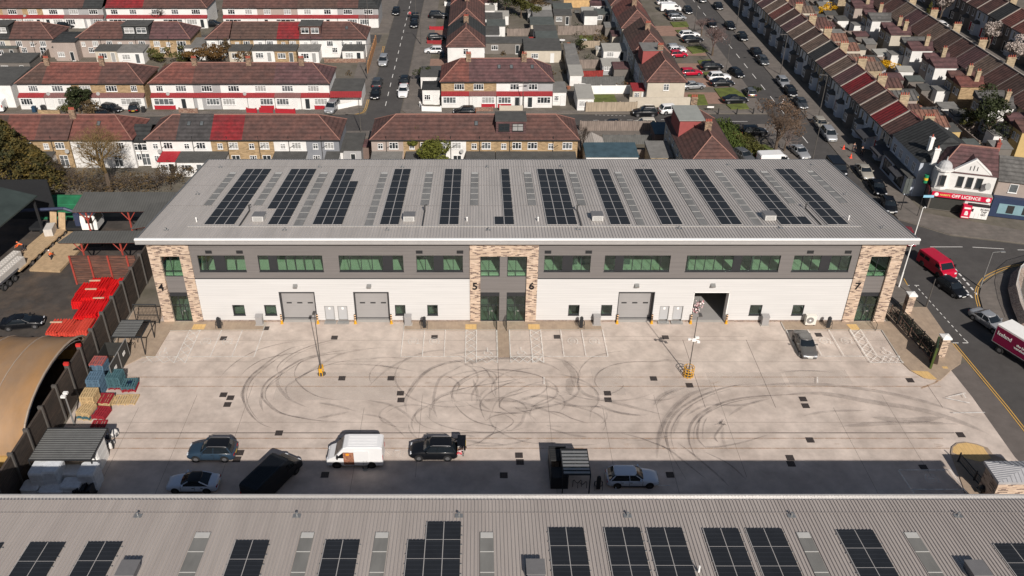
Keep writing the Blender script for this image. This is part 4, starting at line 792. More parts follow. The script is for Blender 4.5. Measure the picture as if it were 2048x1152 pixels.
# ---- cars in the yard
gcar('suv', 'blue', 427, 911, 180, 'dark blue compact off-roader, left half of the yard, nose to the left', rails=True, roofcol='black')
gcar('coupe', 'paleblue', 389, 974, 180, 'pale silver-blue coupe with black roof in the shade by the near warehouse', roofcol='black', darkrim=True)
gcar('suv', 'black', 868, 909, 180, 'black off-roader with its tailgate raised at the edge of the shade', rails=True, open_tail=True)
gcar('estate', 'paleblue', 1263, 963, 0, 'pale blue-silver estate car in the shade right of the bin store', darkrim=True)
gcar('saloon', 'gunmetal', 1608, 697, -93, 'grey metallic saloon parked nose-out in a bay before unit seven')
p = G(548, 965); van('black', p[0], p[1] - .3, 62, 'long black panel van standing askew in the shade', L=6.2, H=2.45)
p = G(713, 921); wv = van('white', p[0], p[1], 180, 'white high-roof panel van with its side door slid open on crates', L=5.25, H=2.5)
q = MB(); q.box(.0, 1.0, 1.012, 1.03, .45, 1.95); q.build('side_door_opening', mat('van_load', (0.22, 0.06, 0.04), .8, .5, 9, col2=(0.35, .2, .12), mixscale=6), wv)
q = MB(); q.box(.45, .75, 1.03, 1.05, 1.6, 1.85); q.build('orange_crate', mat('orange_plastic', (0.8, 0.3, 0.02), .5, .05, 2), wv)
q = MB(); q.box(-1.35, .02, 1.0, 1.06, .42, 2.1); q.build('sliding_door', paint('white'), wv)

# ---- people
M_skin = mat('skin', (0.42, 0.24, 0.17), .6, .03, 2)
def cloth(n, c): return mat('cloth_' + n, c, .9, .08, 6)
def skin_obj(name, verts, edges, radii, m, parent, sub=1):
    me = bpy.data.meshes.new(name); me.from_pydata(verts, edges, []); o = bpy.data.objects.new(name, me); COL.objects.link(o)
    md = o.modifiers.new('skin', 'SKIN'); md.use_smooth_shade = True
    for i, r in enumerate(radii): me.skin_vertices[0].data[i].radius = (r, r)
    me.skin_vertices[0].data[0].use_root = True
    ms = o.modifiers.new('sub', 'SUBSURF'); ms.levels = sub; ms.render_levels = sub
    dg = bpy.context.evaluated_depsgraph_get(); dg.update(); m2 = bpy.data.meshes.new_from_object(o.evaluated_get(dg)); bpy.data.objects.remove(o); m2.materials.clear(); m2.materials.append(m); m2.name = name
    return inst(m2, name, parent)
def person(x, y, hd, label, top, legs, hair=(0.02, 0.015, 0.01), lean=0.0, stride=.18, arms=.25, z=0, shoe=(0.02, .02, .02), hood=None):
    """faces +X locally; lean tilts the trunk forwards, stride spreads the feet, arms reach forward"""
    t = thing('person', label, 'person', (x, y, z), radians(hd))
    hz_ = .92; s = lean; nx, nz = .52 * sin(s), hz_ + .52 * cos(s); hx, hzz = nx + .22 * sin(s * .8), nz + .20 * cos(s * .8)
    sh = .19
    def arm(sd):
        a = (nx, sd * sh, nz - .06); el = (nx + arms * .45 + .03, sd * (sh + .06), nz - .32); wr = (nx + arms * 1.0 + .1, sd * (sh + .02), nz - .5 + arms * .25)
        hn = (wr[0] + .06, wr[1], wr[2] - .06); f = [(hn[0] + .05, hn[1] + sd * q * .018, hn[2] - .05 - .01 * (2 - abs(q))) for q in (-1.5, -.5, .5, 1.5)] + [(hn[0] + .01, hn[1] - sd * .05, hn[2] - .03)]
        return a, el, wr, hn, f
    V = [(0, 0, hz_), (nx * .5, 0, hz_ + .26 * cos(s)), (nx, 0, nz - .04), (nx * 1.04, 0, nz + .05), (hx, 0, hzz - .05), (hx + .01, 0, hzz + .06)]; E = [(0, 1), (1, 2), (2, 3), (3, 4), (4, 5)]; R = [.13, .125, .13, .055, .085, .075]
    V.append((hx + .10, 0, hzz - .01)); E.append((4, 6)); R.append(.018)                 # nose
    for sd in (-1, 1): V.append((hx, sd * .085, hzz)); E.append((4, len(V) - 1)); R.append(.02)   # ears
    for sd in (-1, 1):
        a, el, wr, hn, f = arm(sd); i = len(V); V += [a, el, wr, hn, *f]; E += [(2, i), (i, i + 1), (i + 1, i + 2), (i + 2, i + 3)] + [(i + 3, i + 4 + q) for q in range(5)]; R += [.055, .042, .03, .03] + [.009] * 5
    for sd in (-1, 1):
        i = len(V); V += [(0, sd * .1, hz_ - .06), (sd * stride * .4 + .03, sd * .11, .5), (sd * stride - .02, sd * .11, .09), (sd * stride + .14, sd * .12, .04)]; E += [(0, i), (i, i + 1), (i + 1, i + 2), (i + 2, i + 3)]; R += [.09, .06, .045, .035]
    skin_obj('body', V, E, R, M_skin, t)
    J = [(0, 0, hz_ - .02), (nx * .5, 0, hz_ + .26 * cos(s)), (nx, 0, nz - .03)]; JE = [(0, 1), (1, 2)]; JR = [.155, .15, .15]
    for sd in (-1, 1):
        a, el, wr, hn, f = arm(sd); i = len(J); J += [a, el, wr]; JE += [(2, i), (i, i + 1), (i + 1, i + 2)]; JR += [.075, .06, .048]
    skin_obj('jacket', J, JE, JR, top, t)
    K = [(0, 0, hz_ - .0)]; KE = []; KR = [.145]
    for sd in (-1, 1): i = len(K); K += [(0, sd * .1, hz_ - .06), (sd * stride * .4 + .03, sd * .11, .5), (sd * stride - .02, sd * .11, .11)]; KE += [(0, i), (i, i + 1), (i + 1, i + 2)]; KR += [.11, .08, .065]
    skin_obj('trousers', K, KE, KR, legs, t)
    q = MB()
    for sd in (-1, 1): q.box(sd * stride - .08, sd * stride + .2, sd * .11 - .05, sd * .11 + .05, 0, .09)
    q.build('shoes', cloth('shoe%d' % int(shoe[0] * 100), shoe), t)
    q = MB(); q.dome((hx - .015, 0, hzz + .01), .105, .13, 10, 4); q.build('hair' if not hood else 'helmet', hood or mat('hair_%d' % int(hair[0] * 100), hair, .8, .1, 8), t)
    return t
P_ = G(930, 899)
person(P_[0] - .1, P_[1] + .1, 180, 'person in black bending into the open boot of the black car', cloth('black', (.015, .015, .018)), cloth('black2', (.02, .02, .024)), lean=.6, arms=.5)
def trolley(x, y, rz, label, loaded=True):
    t = thing('trolley', label, 'trolley', (x, y, 0), rz)
    m1 = MB()
    for a, b in (((-.45, -.3, .16), (.45, -.3, .16)), ((-.45, .3, .16), (.45, .3, .16)), ((-.45, -.3, .16), (-.45, .3, .16)), ((.45, -.3, .16), (.45, .3, .16)), ((.45, -.3, .16), (.6, -.3, 1.0)), ((.45, .3, .16), (.6, .3, 1.0)), ((.6, -.3, 1.0), (.6, .3, 1.0)), ((-.45, -.3, .16), (-.5, -.3, .7)), ((-.45, .3, .16), (-.5, .3, .7)), ((-.5, -.3, .7), (-.5, .3, .7)), ((-.5, -.3, .7), (.57, -.3, .8)), ((-.5, .3, .7), (.57, .3, .8))): m1.cyl(a, b, .022, .022, 6)
    for k in range(7): m1.box(-.45 + k * .15, -.43 + k * .15, -.3, .3, .15, .17)
    m1.build('frame', M_galv, t)
    for a in (-.4, .4):
        for b in (-.28, .28): m1 = MB(); m1.cyl((a, b - .03, .08), (a, b + .03, .08), .08, .08, 10); m1.build('wheel', M_tyre, t)
    return t
P_ = G(917, 909); trolley(P_[0], P_[1], radians(8), 'wire shopping trolley behind the black car, holding red parcels')
o = MB(); o.box(-.35, -.02, -.2, .2, .18, .5); o.box(.02, .3, -.22, .1, .18, .45); o = o.build('parcel', mat('red_white_parcel', (0.6, .08, .1), .6, .1, 1, col2=(.8, .75, .75), mixscale=4, mixpos=.5, mixw=.02)); o.location = (P_[0], P_[1], 0); o.rotation_euler = (0, 0, radians(8)); tag(o, 'red and white parcels lying in the shopping trolley', 'parcels')
P_ = G(731, 938); t = thing('hand_truck', 'upright sack truck standing beside the white van', 'sack truck', (P_[0], P_[1], 0), radians(90))
m1 = MB()
for s_ in (-.17, .17): m1.tube([(0, s_, .1), (.1, s_, 1.25)], .02)
for z_ in (.3, .6, .9, 1.2): m1.cyl((.08 * z_, -.17, z_), (.08 * z_, .17, z_), .018, .018, 6)
m1.box(-.3, .02, -.2, .2, .05, .07); m1.build('frame', M_galv, t)
for s_ in (-.22, .22): m1 = MB(); m1.cyl((.08, s_ - .03, .12), (.08, s_ + .03, .12), .12, .12, 12); m1.build('wheel', M_tyre, t)

# ---- drain covers
DR = [(447, 677), (532, 657), (669, 675.6), (869, 674.5), (1114, 674), (1331, 675), (1637, 670), (684, 757), (782, 757), (1307, 757.5), (1379, 771), (447, 790), (461, 796), (455, 809.5), (801, 787), (802, 800.5), (1215, 787), (1216, 800), (1606, 798.5), (1611, 812), (1820, 761), (558, 866.5), (1620, 880.5), (1921, 870), (1038, 911), (1040, 924.5), (480, 906), (474, 919), (650, 950), (1007.5, 951), (1580, 916), (1582, 928), (1340, 950), (1847, 935.5)]
DW = {0: 'in the bays of unit four', 1: 'at the corner of unit four paving', 2: 'before the first roller door', 3: 'in the bays of unit five', 4: 'in the bays of unit six', 5: 'before the third roller door', 6: 'in the bays of unit seven', 7: 'right of the left lamp post', 8: 'second right of the left lamp post', 9: 'left of the right lamp post', 10: 'just below the right lamp post', 11: 'upper left one of the left trio', 12: 'right one of the left trio', 13: 'lowest of the left trio', 14: 'upper one of the middle-left pair', 15: 'lower one of the middle-left pair', 16: 'upper one of the centre-right pair', 17: 'lower one of the centre-right pair', 18: 'upper one of the right pair', 19: 'lower one of the right pair', 20: 'near the right gate paving', 21: 'on the slot drain left of the white van', 22: 'right of the big tyre loop', 23: 'at the right end of the slot drain', 24: 'sunlit one left of the bin store', 25: 'shaded one left of the bin store', 26: 'sunlit one behind the blue car', 27: 'shaded one behind the blue car', 28: 'in the shade below the white van', 29: 'in the shade left of the bin store', 30: 'sunlit one at the shade edge, right', 31: 'shaded one at the shade edge, right', 32: 'right of the pale estate car', 33: 'at the right corner of the shade'}
m1 = MB(); m1.box(-.36, .36, -.36, .36, .012, .035); dme = m1.mesh('drain_cover', [M_drain])
for k, (px, py) in enumerate(DR):
    x, y = G(px, py); o = inst(dme, 'drain_cover', None, (x, y, .012)); tag(o, 'dark square drain cover ' + DW[k], 'drain cover', 'drain covers in the yard')

# ---- lamp posts with yellow guards
def lamp_post(px, py, label, sq):
    x, y = G(px, py); t = thing('lamp_post', label, 'lamp post', (x, y, 0))
    m1 = MB(); m1.cyl((0, 0, 0), (0, 0, 1.3), .09, .09, 10); m1.cyl((0, 0, 1.3), (0, 0, 7.6), .06, .04, 8); m1.cyl((0, 0, 0), (0, 0, .06), .45, .45, 16); m1.build('pole', M_dgalv, t)
    m1 = MB(); m1.cyl((0, 0, 7.55), (.35 if sq else -.1, .25, 7.65), .03, .03, 6); m1.box(-.15 + (.35 if sq else -.1), .15 + (.35 if sq else -.1), .05, .65, 7.58, 7.7); m1.build('lamp_head', M_dgalv, t)
    m1 = MB()
    if sq:
        for a in range(0, 360, 36): m1.cyl((.55 * cos(radians(a)), .55 * sin(radians(a)), 0), (.55 * cos(radians(a)), .55 * sin(radians(a)), 1.2), .035, .035, 6)
        for z_ in (.15, .5, .85, 1.2): m1.tube([(.55 * cos(radians(a)), .55 * sin(radians(a)), z_) for a in range(0, 361, 36)], .035)
    else:
        for s_ in (-.15, .15): m1.tube([(s_, -.4, 0), (s_, -.4, 1.0), (s_, .35, 1.0), (s_, .35, 0)], .045)
        m1.box(-.19, .19, -.45, -.40, .5, 1.02); m1.box(-.18, .18, .3, .35, .5, 1.02)
    m1.build('guard', M_yellow, t)
    if sq:
        m1 = MB(); m1.box(-.2, .2, -.12, -.04, 4.6, 5.0); m1.cyl((-.5, 0, 4.9), (.5, -.1, 4.7), .05, .05, 6); m1.box(.3, .6, -.25, -.05, 4.5, 4.72); m1.box(-.65, -.4, -.2, 0, 4.82, 5.0); m1.box(.1, .5, -.1, .1, 4.95, 5.15); m1.build('camera_bracket', M_whitep, t)
lamp_post(643.5, 748, 'slim yard lamp post with a yellow bar guard at its foot, left', False); lamp_post(1376, 752, 'slim yard lamp post with white cameras and a round yellow cage', True)

# ---- bollards by the roller doors
for k, px in enumerate((564, 636, 711, 783, 1234, 1303, 1381, 1452)):
    x, y = G(px, 647); t = thing('bollard', 'yellow and black bollard at the %s side of the %s roller door' % (('left', 'right')[k % 2], ('first', 'second', 'third', 'open fourth')[k // 2]), 'bollard', (x, y, 0), 0, 'bollards by the roller doors')
    m1 = MB(); m1.cyl((0, 0, 0), (0, 0, .12), .2, .15, 10); m1.cyl((0, 0, .1), (0, 0, .45), .13, .13, 10); m1.build('base', M_yellow, t)
    m1 = MB(); m1.cyl((0, 0, .45), (0, 0, 1.25), .1, .1, 10)
    m1.build('post', mat('striped_post', (0.75, .5, .3), .5, 0, 1, stripe='oz', sfreq=3.2, sdark=.02, swidth=.5), t)
# ---- EV chargers, boxes and the condenser by the walls
def charger(x, y, label, m=1.35):
    t = thing('ev_charger', label, 'charging point', (x, y, .1), 0, 'charging points')
    m1 = MB(); m1.box(-.18, .18, -.13, .13, 0, m); m1.cyl((0, 0, m), (0, 0, m + .1), .16, .12, 10); m1.build('post', M_black, t)
    for s_ in (-1, 1): m1 = MB(); m1.tube([(s_ * .18, -.05, 1.0), (s_ * .34, -.08, .85), (s_ * .34, -.08, .45), (s_ * .2, -.06, .3)], .03); m1.build('cable', M_trim, t)
    m1 = MB(); m1.tube([(-.34, -.3, 0), (-.34, -.3, .7), (-.34, .2, .7), (-.34, .2, 0)], .025); m1.tube([(.34, -.3, 0), (.34, -.3, .7), (.34, .2, .7), (.34, .2, 0)], .025); m1.build('guard_hoop', M_dgalv, t)
for px, py, lb in ((439.5, 657, 'unit four bays'), (849, 656, 'unit five bays'), (1162, 656, 'unit six bays'), (1655, 656, 'unit seven bays')): charger(*G(px, py), 'black electric car charging post at the head of the ' + lb)
P_ = G(1196, 978); charger(P_[0], P_[1], 'black charging post in the shade left of the pale estate car')
for px, lb in ((522, 'unit four'), (817, 'unit five'), (1192, 'unit six'), (1526, 'unit seven, by the joint')):
    x = G(px, 645)[0]; t = thing('meter_cabinet', 'pale grey meter cabinet on a plinth against the wall of ' + lb, 'cabinet', (x, -.55, 0), 0, 'meter cabinets')
    m1 = MB(); m1.box(-.38, .38, -.28, .28, .12, 1.25); m1.grid([(-.42, -.34, 1.25), (.42, -.34, 1.25), (.42, .3, 1.36), (-.42, .3, 1.36), (-.42, -.34, 1.21), (.42, -.34, 1.21), (.42, .3, 1.21), (-.42, .3, 1.21)], [(0, 1, 2, 3), (4, 5, 1, 0), (5, 6, 2, 1), (6, 7, 3, 2), (7, 4, 0, 3)]); m1.build('box', M_doorgrey, t)
    m1 = MB(); m1.box(-.5, .5, -.4, .3, 0, .12); m1.build('plinth', M_kerb, t)
x = G(1618, 650)[0]; t = thing('air_conditioner', 'white outdoor air-conditioning unit with round fan grille by the right windows', 'condenser', (x, -.65, .1)); m1 = MB(); m1.box(-.6, .6, -.25, .25, .12, 1.35); m1.build('casing', mat('offwhite_casing', (0.66, .64, .58), .5, .04, 2), t)
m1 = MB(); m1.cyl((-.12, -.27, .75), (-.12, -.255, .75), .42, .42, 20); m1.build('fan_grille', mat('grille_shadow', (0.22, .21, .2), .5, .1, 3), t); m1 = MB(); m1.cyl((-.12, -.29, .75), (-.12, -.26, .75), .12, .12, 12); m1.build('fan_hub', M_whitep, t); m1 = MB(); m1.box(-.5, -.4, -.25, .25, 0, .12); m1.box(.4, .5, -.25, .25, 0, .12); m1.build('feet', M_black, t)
# entrance guard rails
for px0, lb in ((993, 'left of the shared path'), (1012, 'right of the shared path'), (1737, 'at the unit seven door')):
    x, y = G(px0, 642); t = thing('guard_rail', 'black sloping guard rail ' + lb, 'guard rail', (x, 0, .1)); m1 = MB(); y1 = -1.9
    m1.tube([(0, -.2, 0), (0, -.2, 1.0), (0, y1, .9), (0, y1, 0)], .03); m1.tube([(0, -.2, .1), (0, y1, .1)], .02); m1.build('rail', M_black, t)
    m1 = MB(); 
    for k in range(12): yy = -.3 - k * .14; m1.cyl((0, yy, .1), (0, yy, .95), .012, .012, 4)
    if px0 < 1500: m1.build('bars', M_black, t)
# goods in the open doorway
x = doors[3][0]
t = thing('flower_trolley', 'tall trolley of pink and white bundles just inside the open roller door', 'trolley', (x + .9, 2.2, .03)); m1 = MB(); m1.box(-.6, .6, -.4, .4, .1, .16)
for a in (-.58, .58):
    for b in (-.38, .38): m1.cyl((a, b, 0), (a, b, 1.7), .03, .03, 6)
m1.build('frame', M_galv, t); m1 = MB()
for k in range(46): a, b, c = rnd.uniform(-.6, .9), rnd.uniform(-.6, .3), rnd.uniform(.2, 1.7); r_ = rnd.uniform(.06, .16); m1.dome((a, b, c), r_, r_, 6, 2, True)
m1.build('bundles', mat('pink_white_wrap', (0.75, .68, .66), .7, .3, 6, col2=(.3, .03, .06), mixscale=5, mixpos=.52, mixw=.03), t)

# ---- cycle and bin shelters
def shelter(x0, x1, y0, y1, h, label, slats=True, cover=1.0, nb=2):
    t = thing('shelter', label, 'shelter', (x0, y0, 0)); a = x1 - x0; b = y1 - y0; m1 = MB()
    for px_ in (0, a):
        for py_ in (0, b): m1.box(px_ - .05, px_ + .05, py_ - .05, py_ + .05, 0, h)
    for q in (0, b): m1.box(-.05, a + .05, q - .06, q + .06, h, h + .12)
    for k in range(nb + 1): m1.box(a * k / nb - .05, a * k / nb + .05, 0, b, h, h + .115)
    m1.build('frame', M_black, t); m1 = MB(); n = int(b / (.3 if slats else .42))
    for k in range(n): yy = .05 + (b - .1) * k / n; m1.box(.03, a * cover - .03, yy, yy + (.2 if slats else .26), h + .12, h + .14)
    m1.build('roof_slats', mat('grey_roof_slats', (0.22, .22, .21), .45, .12, 1, metal=.3) if slats else M_galv, t); m1 = MB(); m1.box(.0, a * cover, .0, b, h + .09, h + .1); m1.build('roof_sheet', glass_mat('smoked_sheet', (.35, .36, .37), .04), t)
    return t
a = G(236, 675, 2.4); b = G(292, 641.5, 2.4); shelter(-39.9, G(300, 643, 2.4)[0], a[1], b[1], 2.4, 'slatted bicycle shelter by the timber wall near unit four', cover=.8)
a = G(86, 921, 2.5); b = G(215, 858, 2.5); shelter(-40.6, G(182, 921, 2.5)[0], a[1], b[1], 2.5, 'large slatted shelter full of stock beside the timber wall')
a = G(1127, 950, 2.5); b = G(1178, 900, 2.5); shelter(a[0], b[0] - .2, a[1], b[1], 2.5, 'black bicycle shelter with white slats, half in shade', False)
# bin store: tall dark screens and lower tank
a = G(1096, 978); b = G(1124, 905); bx0, by0 = G(1101, 980)[0], G(1101, 978)[1]
t = thing('bin_store', 'tall dark slatted bin store left of the black bicycle shelter', 'bin store', (bx0, by0, 0)); m1 = MB(); m1.box(0, .08, 0, 3.6, 0, 1.9); m1.box(1.5, 1.58, 0, 3.6, 0, 1.9); m1.box(.08, 1.5, 3.5, 3.58, 0, 1.9); m1.box(.08, 1.5, 0, .08, 0, 1.4); m1.build('screens', M_black, t)
m1 = MB(); m1.box(.1, 1.48, .1, 1.5, 1.2, 1.28); m1.box(.1, 1.48, 1.9, 3.4, 1.6, 1.68); m1.build('lid', mat('dark_lid', (0.05, .05, .05), .5, .1, 2), t)
m1 = MB()
for k in range(6): m1.box(.09, 1.49, 2.0 + k * .22, 2.1 + k * .22, 1.7, 1.73)
m1.build('slats', M_black, t)
def hoop(x, y, rz, label):
    t = MB(); t.tube([(0, 0, 0), (0, 0, .7), (.1, 0, .85), (.25, 0, .6), (.4, 0, .45), (.55, 0, .6), (.7, 0, .85), (.8, 0, .7), (.8, 0, 0)], .03); o = t.build('bicycle_stand', M_black); o.location = (x, y, .1); o.rotation_euler = (0, 0, rz); tag(o, label, 'bicycle stand', 'bicycle stands')
for px, py, l in ((262, 687, 'upper black bicycle stand beside the slatted shelter'), (256, 698, 'lower black bicycle stand beside the slatted shelter'), (1145, 975, 'left bicycle stand below the black shelter'), (1155, 978, 'right bicycle stand below the black shelter')): hoop(*G(px, py), 0, l)

# ---- the timber wall along the left side
M_sleeper = mat('weathered_sleepers', (0.085, 0.062, 0.048), .95, .35, 1.6, streak=(1, .35, 4.5), stripe='oz', sfreq=4, sdark=.45, swidth=.1, bump=.4, bscale=6, col2=(0.045, .038, .033), mixscale=1.2)
WH = 4.4
x_ = -41.35; ys = [2.5 - 3.15 * k for k in range(17)]
t = thing('timber_wall', 'long high wall of dark weathered timber between the two yards', 'wall', (x_, ys[-1], 0)); m1 = MB(); m1.box(-.12, .1, 0, 14.5 - ys[-1] + 0, 0, WH - .3); m1.build('timber_boards', M_sleeper, t)
for k, yy in enumerate([14.5 - 3.15 * q for q in range(21)]):
    m1 = MB(); m1.box(-.1, .24, yy - ys[-1] - .1, yy - ys[-1] + .1, 0, WH); m1.box(-.2, -.1, yy - ys[-1] - .12, yy - ys[-1] + .12, 0, WH); m1.build('steel_post', M_dgalv, t)
for k in (8, 9): yy = 14.5 - 3.15 * k; m1 = MB(); m1.box(-.22, .26, yy - ys[-1] - .14, yy - ys[-1] + .14, WH, WH + .3); m1.build('red_post_cap', M_red, t)
x, y = G(147, 850); t = thing('wall_lamp_post', 'white lamp post with twin floodlights standing against the timber wall', 'lamp post', (x + .1, y, 0)); m1 = MB(); hl_ = F(108, 790, y)[1]; m1.cyl((0, 0, 0), (0, 0, hl_), .09, .07, 8); m1.build('pole', M_galv, t)
for s_ in (-.3, .25): m1 = MB(); m1.box(-.22, .22, s_ - .15, s_ + .15, hl_ - .05, hl_ + .15); m1.build('floodlight', M_whitep, t)
# black gate by unit four, shrub by the wall
t = thing('side_gate', 'black barred gate between unit four and the timber wall', 'gate', (-39.6, -.4, .1)); m1 = MB(); m1.tube([(0, 0, 0), (0, 0, 2.6), (2.6, 0, 2.6), (2.6, 0, 0)], .06)
for k in range(1, 16): m1.cyl((k * .165, 0, .1), (k * .165, 0, 2.5), .018, .018, 4)
m1.tube([(0, 0, 1.2), (2.6, 0, 1.2)], .03); m1.tube([(0, 0, 0.1), (2.6, 0, .1)], .03); m1.build('bars', M_black, t)
# screened bin compound
t = thing('bin_compound', 'dark fenced bin compound with white signs beside the timber wall', 'compound', (-40.7, -11.6, .1)); m1 = MB(); m1.box(0, .06, 0, 5, 0, 1.8); m1.box(.06, 2.3, 4.94, 5, 0, 1.8); m1.build('solid_panels', mat('dark_panel', (0.035, .035, .033), .7, .15, 2), t)
for a in (0, 2.5):
    m1 = MB(); m1.box(2.36, 2.4, a + .1, a + 2.4, .1, 2.3); pn = m1.build('mesh_panel', mat('dark_mesh', (0.045, .045, .042), .7, .2, 8), t); m1 = MB(); m1.tube([(2.38, a + .05, 0), (2.38, a + .05, 2.4), (2.38, a + 2.45, 2.4), (2.38, a + 2.45, 0)], .05); m1.build('panel_frame', M_galv, pn); m1 = MB(); m1.box(2.4, 2.43, a + .9, a + 1.5, 1.1, 1.5); m1.build('notice', M_whitep, pn)

# ---- stacks of pallets and crates
PALC = dict(wood=mat('pallet_wood', (0.50, .36, .19), .9, .2, 3), blue=mat('blue_pallet', (0.10, .17, .24), .8, .15, 3), red=mat('red_pallet', (0.28, .02, .03), .8, .15, 3), teal=mat('teal_pallet', (0.06, .13, .15), .8, .15, 3), pink=mat('faded_red_pallet', (0.34, .10, .09), .8, .2, 3))
def pallet_me(c):
    m1 = MB()
    for k in range(6): m1.box(-.6, .6, -.5 + k * .19, -.39 + k * .19, .11, .14)
    for k in (-.52, 0, .46): m1.box(-.6, .6, k, k + .1, .0, .03)
    for a in (-.58, -.05, .48):
        for b in (-.5, -.03, .42): m1.box(a, a + .1, b, b + .1, .03, .11)
    for a in (-.6, -.05, .5): m1.box(a, a + .1, -.5, .56, .09, .112)
    return m1.mesh('pallet', [PALC[c]])
PM_ = {c: pallet_me(c) for c in PALC}
cn = dict(wood='plain wooden', blue='blue', red='red', teal='teal', pink='faded red')
def stk(px, py, cols, rz, where):
    x, y = G(px, py)
    for k, c in enumerate(cols):
        o = inst(PM_[c], 'pallet', None, (x + rnd.uniform(-.03, .03), y + rnd.uniform(-.03, .03), .03 + k * .175), (0, 0, radians(rz + rnd.uniform(-2, 2))), (1.3, 1.3, 1.2))
        if len(cols) == 1: lb = '%s pallet lying %s' % (cn[c], where)
        else: lb = '%s pallet, %s in the stack %s' % (cn[c], 'topmost' if k == len(cols) - 1 else nth(k) + ' from ground', where)
        tag(o, lb, 'pallet', 'pallets by the timber wall')
stk(206, 752, ['pink'] * 2 + ['blue'] * 9 + ['pink'], 90, 'nearest the bin compound')
stk(199, 784, ['blue'] * 12, 90, 'against the timber wall')
stk(236, 771, ['red'] * 1 + ['teal'] * 8, 90, 'behind the wrapped crate pile')
stk(262, 776, ['red'] * 2 + ['teal'] * 2, 95, 'farthest from the wall')
stk(186, 812, ['wood'] * 10, 90, 'of bare wood by the wall')
stk(213, 806, ['wood'] * 3 + ['red'] * 1, 90, 'topped in red by bare wood')
stk(177, 832, ['wood', 'teal', 'teal', 'wood', 'wood', 'wood'], 80, 'of wood and teal by the wall')
stk(204, 830, ['red'] * 3, 85, 'of red near the slatted shelter')
stk(198, 853, ['red'], 90, 'flat behind the large slatted shelter'); stk(243, 802, ['wood'], 92, 'flat on the concrete beside the stacks'); stk(262, 801, ['wood'], 88, 'flat, farthest out on the concrete')
x, y = G(262, 775); m1 = MB(); m1.dome((0, 0, .6), .62, .14, 14, 3); o = m1.build('plastic_wrap', glass_mat('clear_wrap', (.55, .62, .62), .25)); o.location = (x, y, .0); tag(o, 'crumpled clear plastic wrap on the farthest teal stack', 'plastic wrap')
# wrapped bales and bins in the shade
M_wrap = mat('grey_white_wrap', (0.62, .64, .66), .5, .15, 3, bump=.5, bscale=5)
def bale(px, py, w_, d_, h_, lab, z=0, rz=0, m=None):
    x, y = G(px, py, z); t = MB(); rings = []
    for zz, k in ((0, .97), (h_ * .3, 1), (h_ * .33, .97), (h_ * .6, 1), (h_ * .64, .97), (h_ * .93, 1), (h_, .9)):
        rings.append([(w_ / 2 * k * sx, d_ / 2 * k * sy, zz) for sx, sy in ((-1, -.8), (-.8, -1), (.8, -1), (1, -.8), (1, .8), (.8, 1), (-.8, 1), (-1, .8))])
    t.loft(rings); o = t.build('wrapped_bale', m or M_wrap); o.location = (x, y, z); o.rotation_euler = (0, 0, rz); tag(o, lab, 'bale', 'wrapped bales by the near warehouse')
bale(92, 972, 1.5, 1.9, 2.4, 'tall white wrapped bale, left of the sunlit-topped pair'); bale(118, 970, 1.5, 1.9, 2.5, 'tall white wrapped bale, right of the sunlit-topped pair')
bale(149, 962, 1.8, 1.3, 1.5, 'low grey wrapped bale between the tall pair and the lone one'); bale(186, 970, 1.6, 1.8, 2.1, 'lone grey wrapped bale at the open end of the row')
bale(68, 985, 1.6, 1.4, 1.0, 'low grey wrapped bale at the wall end of the front row'); bale(110, 990, 2.2, 1.3, 1.0, 'wide grey wrapped bale in the front row'); bale(150, 985, 1.8, 1.4, 1.3, 'grey wrapped bale in the front row beside black crates')
bale(203, 925, .9, 2.2, 2.3, 'tall narrow white bale at the open side of the large shelter', m=M_whitep)
for k, (px, py) in enumerate(((110, 905), (130, 908), (150, 905), (165, 908))): bale(px, py, 1.1, 1.2, 1.5, 'white wrapped bale under the large shelter, %s from the wall' % nth(k), m=M_whitep)
t = MB()
for k in range(9): t.box(-.75 + k * .19, -.65 + k * .19, -.5, .5, 0, 1.0 + (k % 3) * .12)
t.box(-.8, 1.0, -.5, .5, .1, .2); x, y = G(170, 992); o = t.build('black_crate_stack', M_black); o.location = (x, y, 0); tag(o, 'pile of black ribbed crates beside the front wrapped bales', 'crates')
t = MB()
for k in range(14): a, b = rnd.uniform(-.5, .5), rnd.uniform(-1.3, 1.3); t.dome((a, b, .15), rnd.uniform(.2, .4), rnd.uniform(.3, .6), 7, 3)
x, y = G(219, 885); o = t.build('rubbish_sacks', mat('sacks', (0.6, .58, .55), .7, .2, 3, col2=(.05, .05, .06), mixscale=1.2, mixw=.03)); o.location = (x, y, 0); tag(o, 'heap of white and black rubbish sacks beside the large shelter', 'rubbish sacks')

# ================================================================ THE LEFT YARD
M_yard = mat('oily_yard', (0.060, .052, .046), .85, .3, .5, col2=(0.12, .085, .06), mixscale=.15, mixpos=.6, mixw=.12, bump=.2)
sheet('left_yard_ground', [(-42, 26), (-42, -60), (-140, -60), (-140, 26)], .008, M_yard)
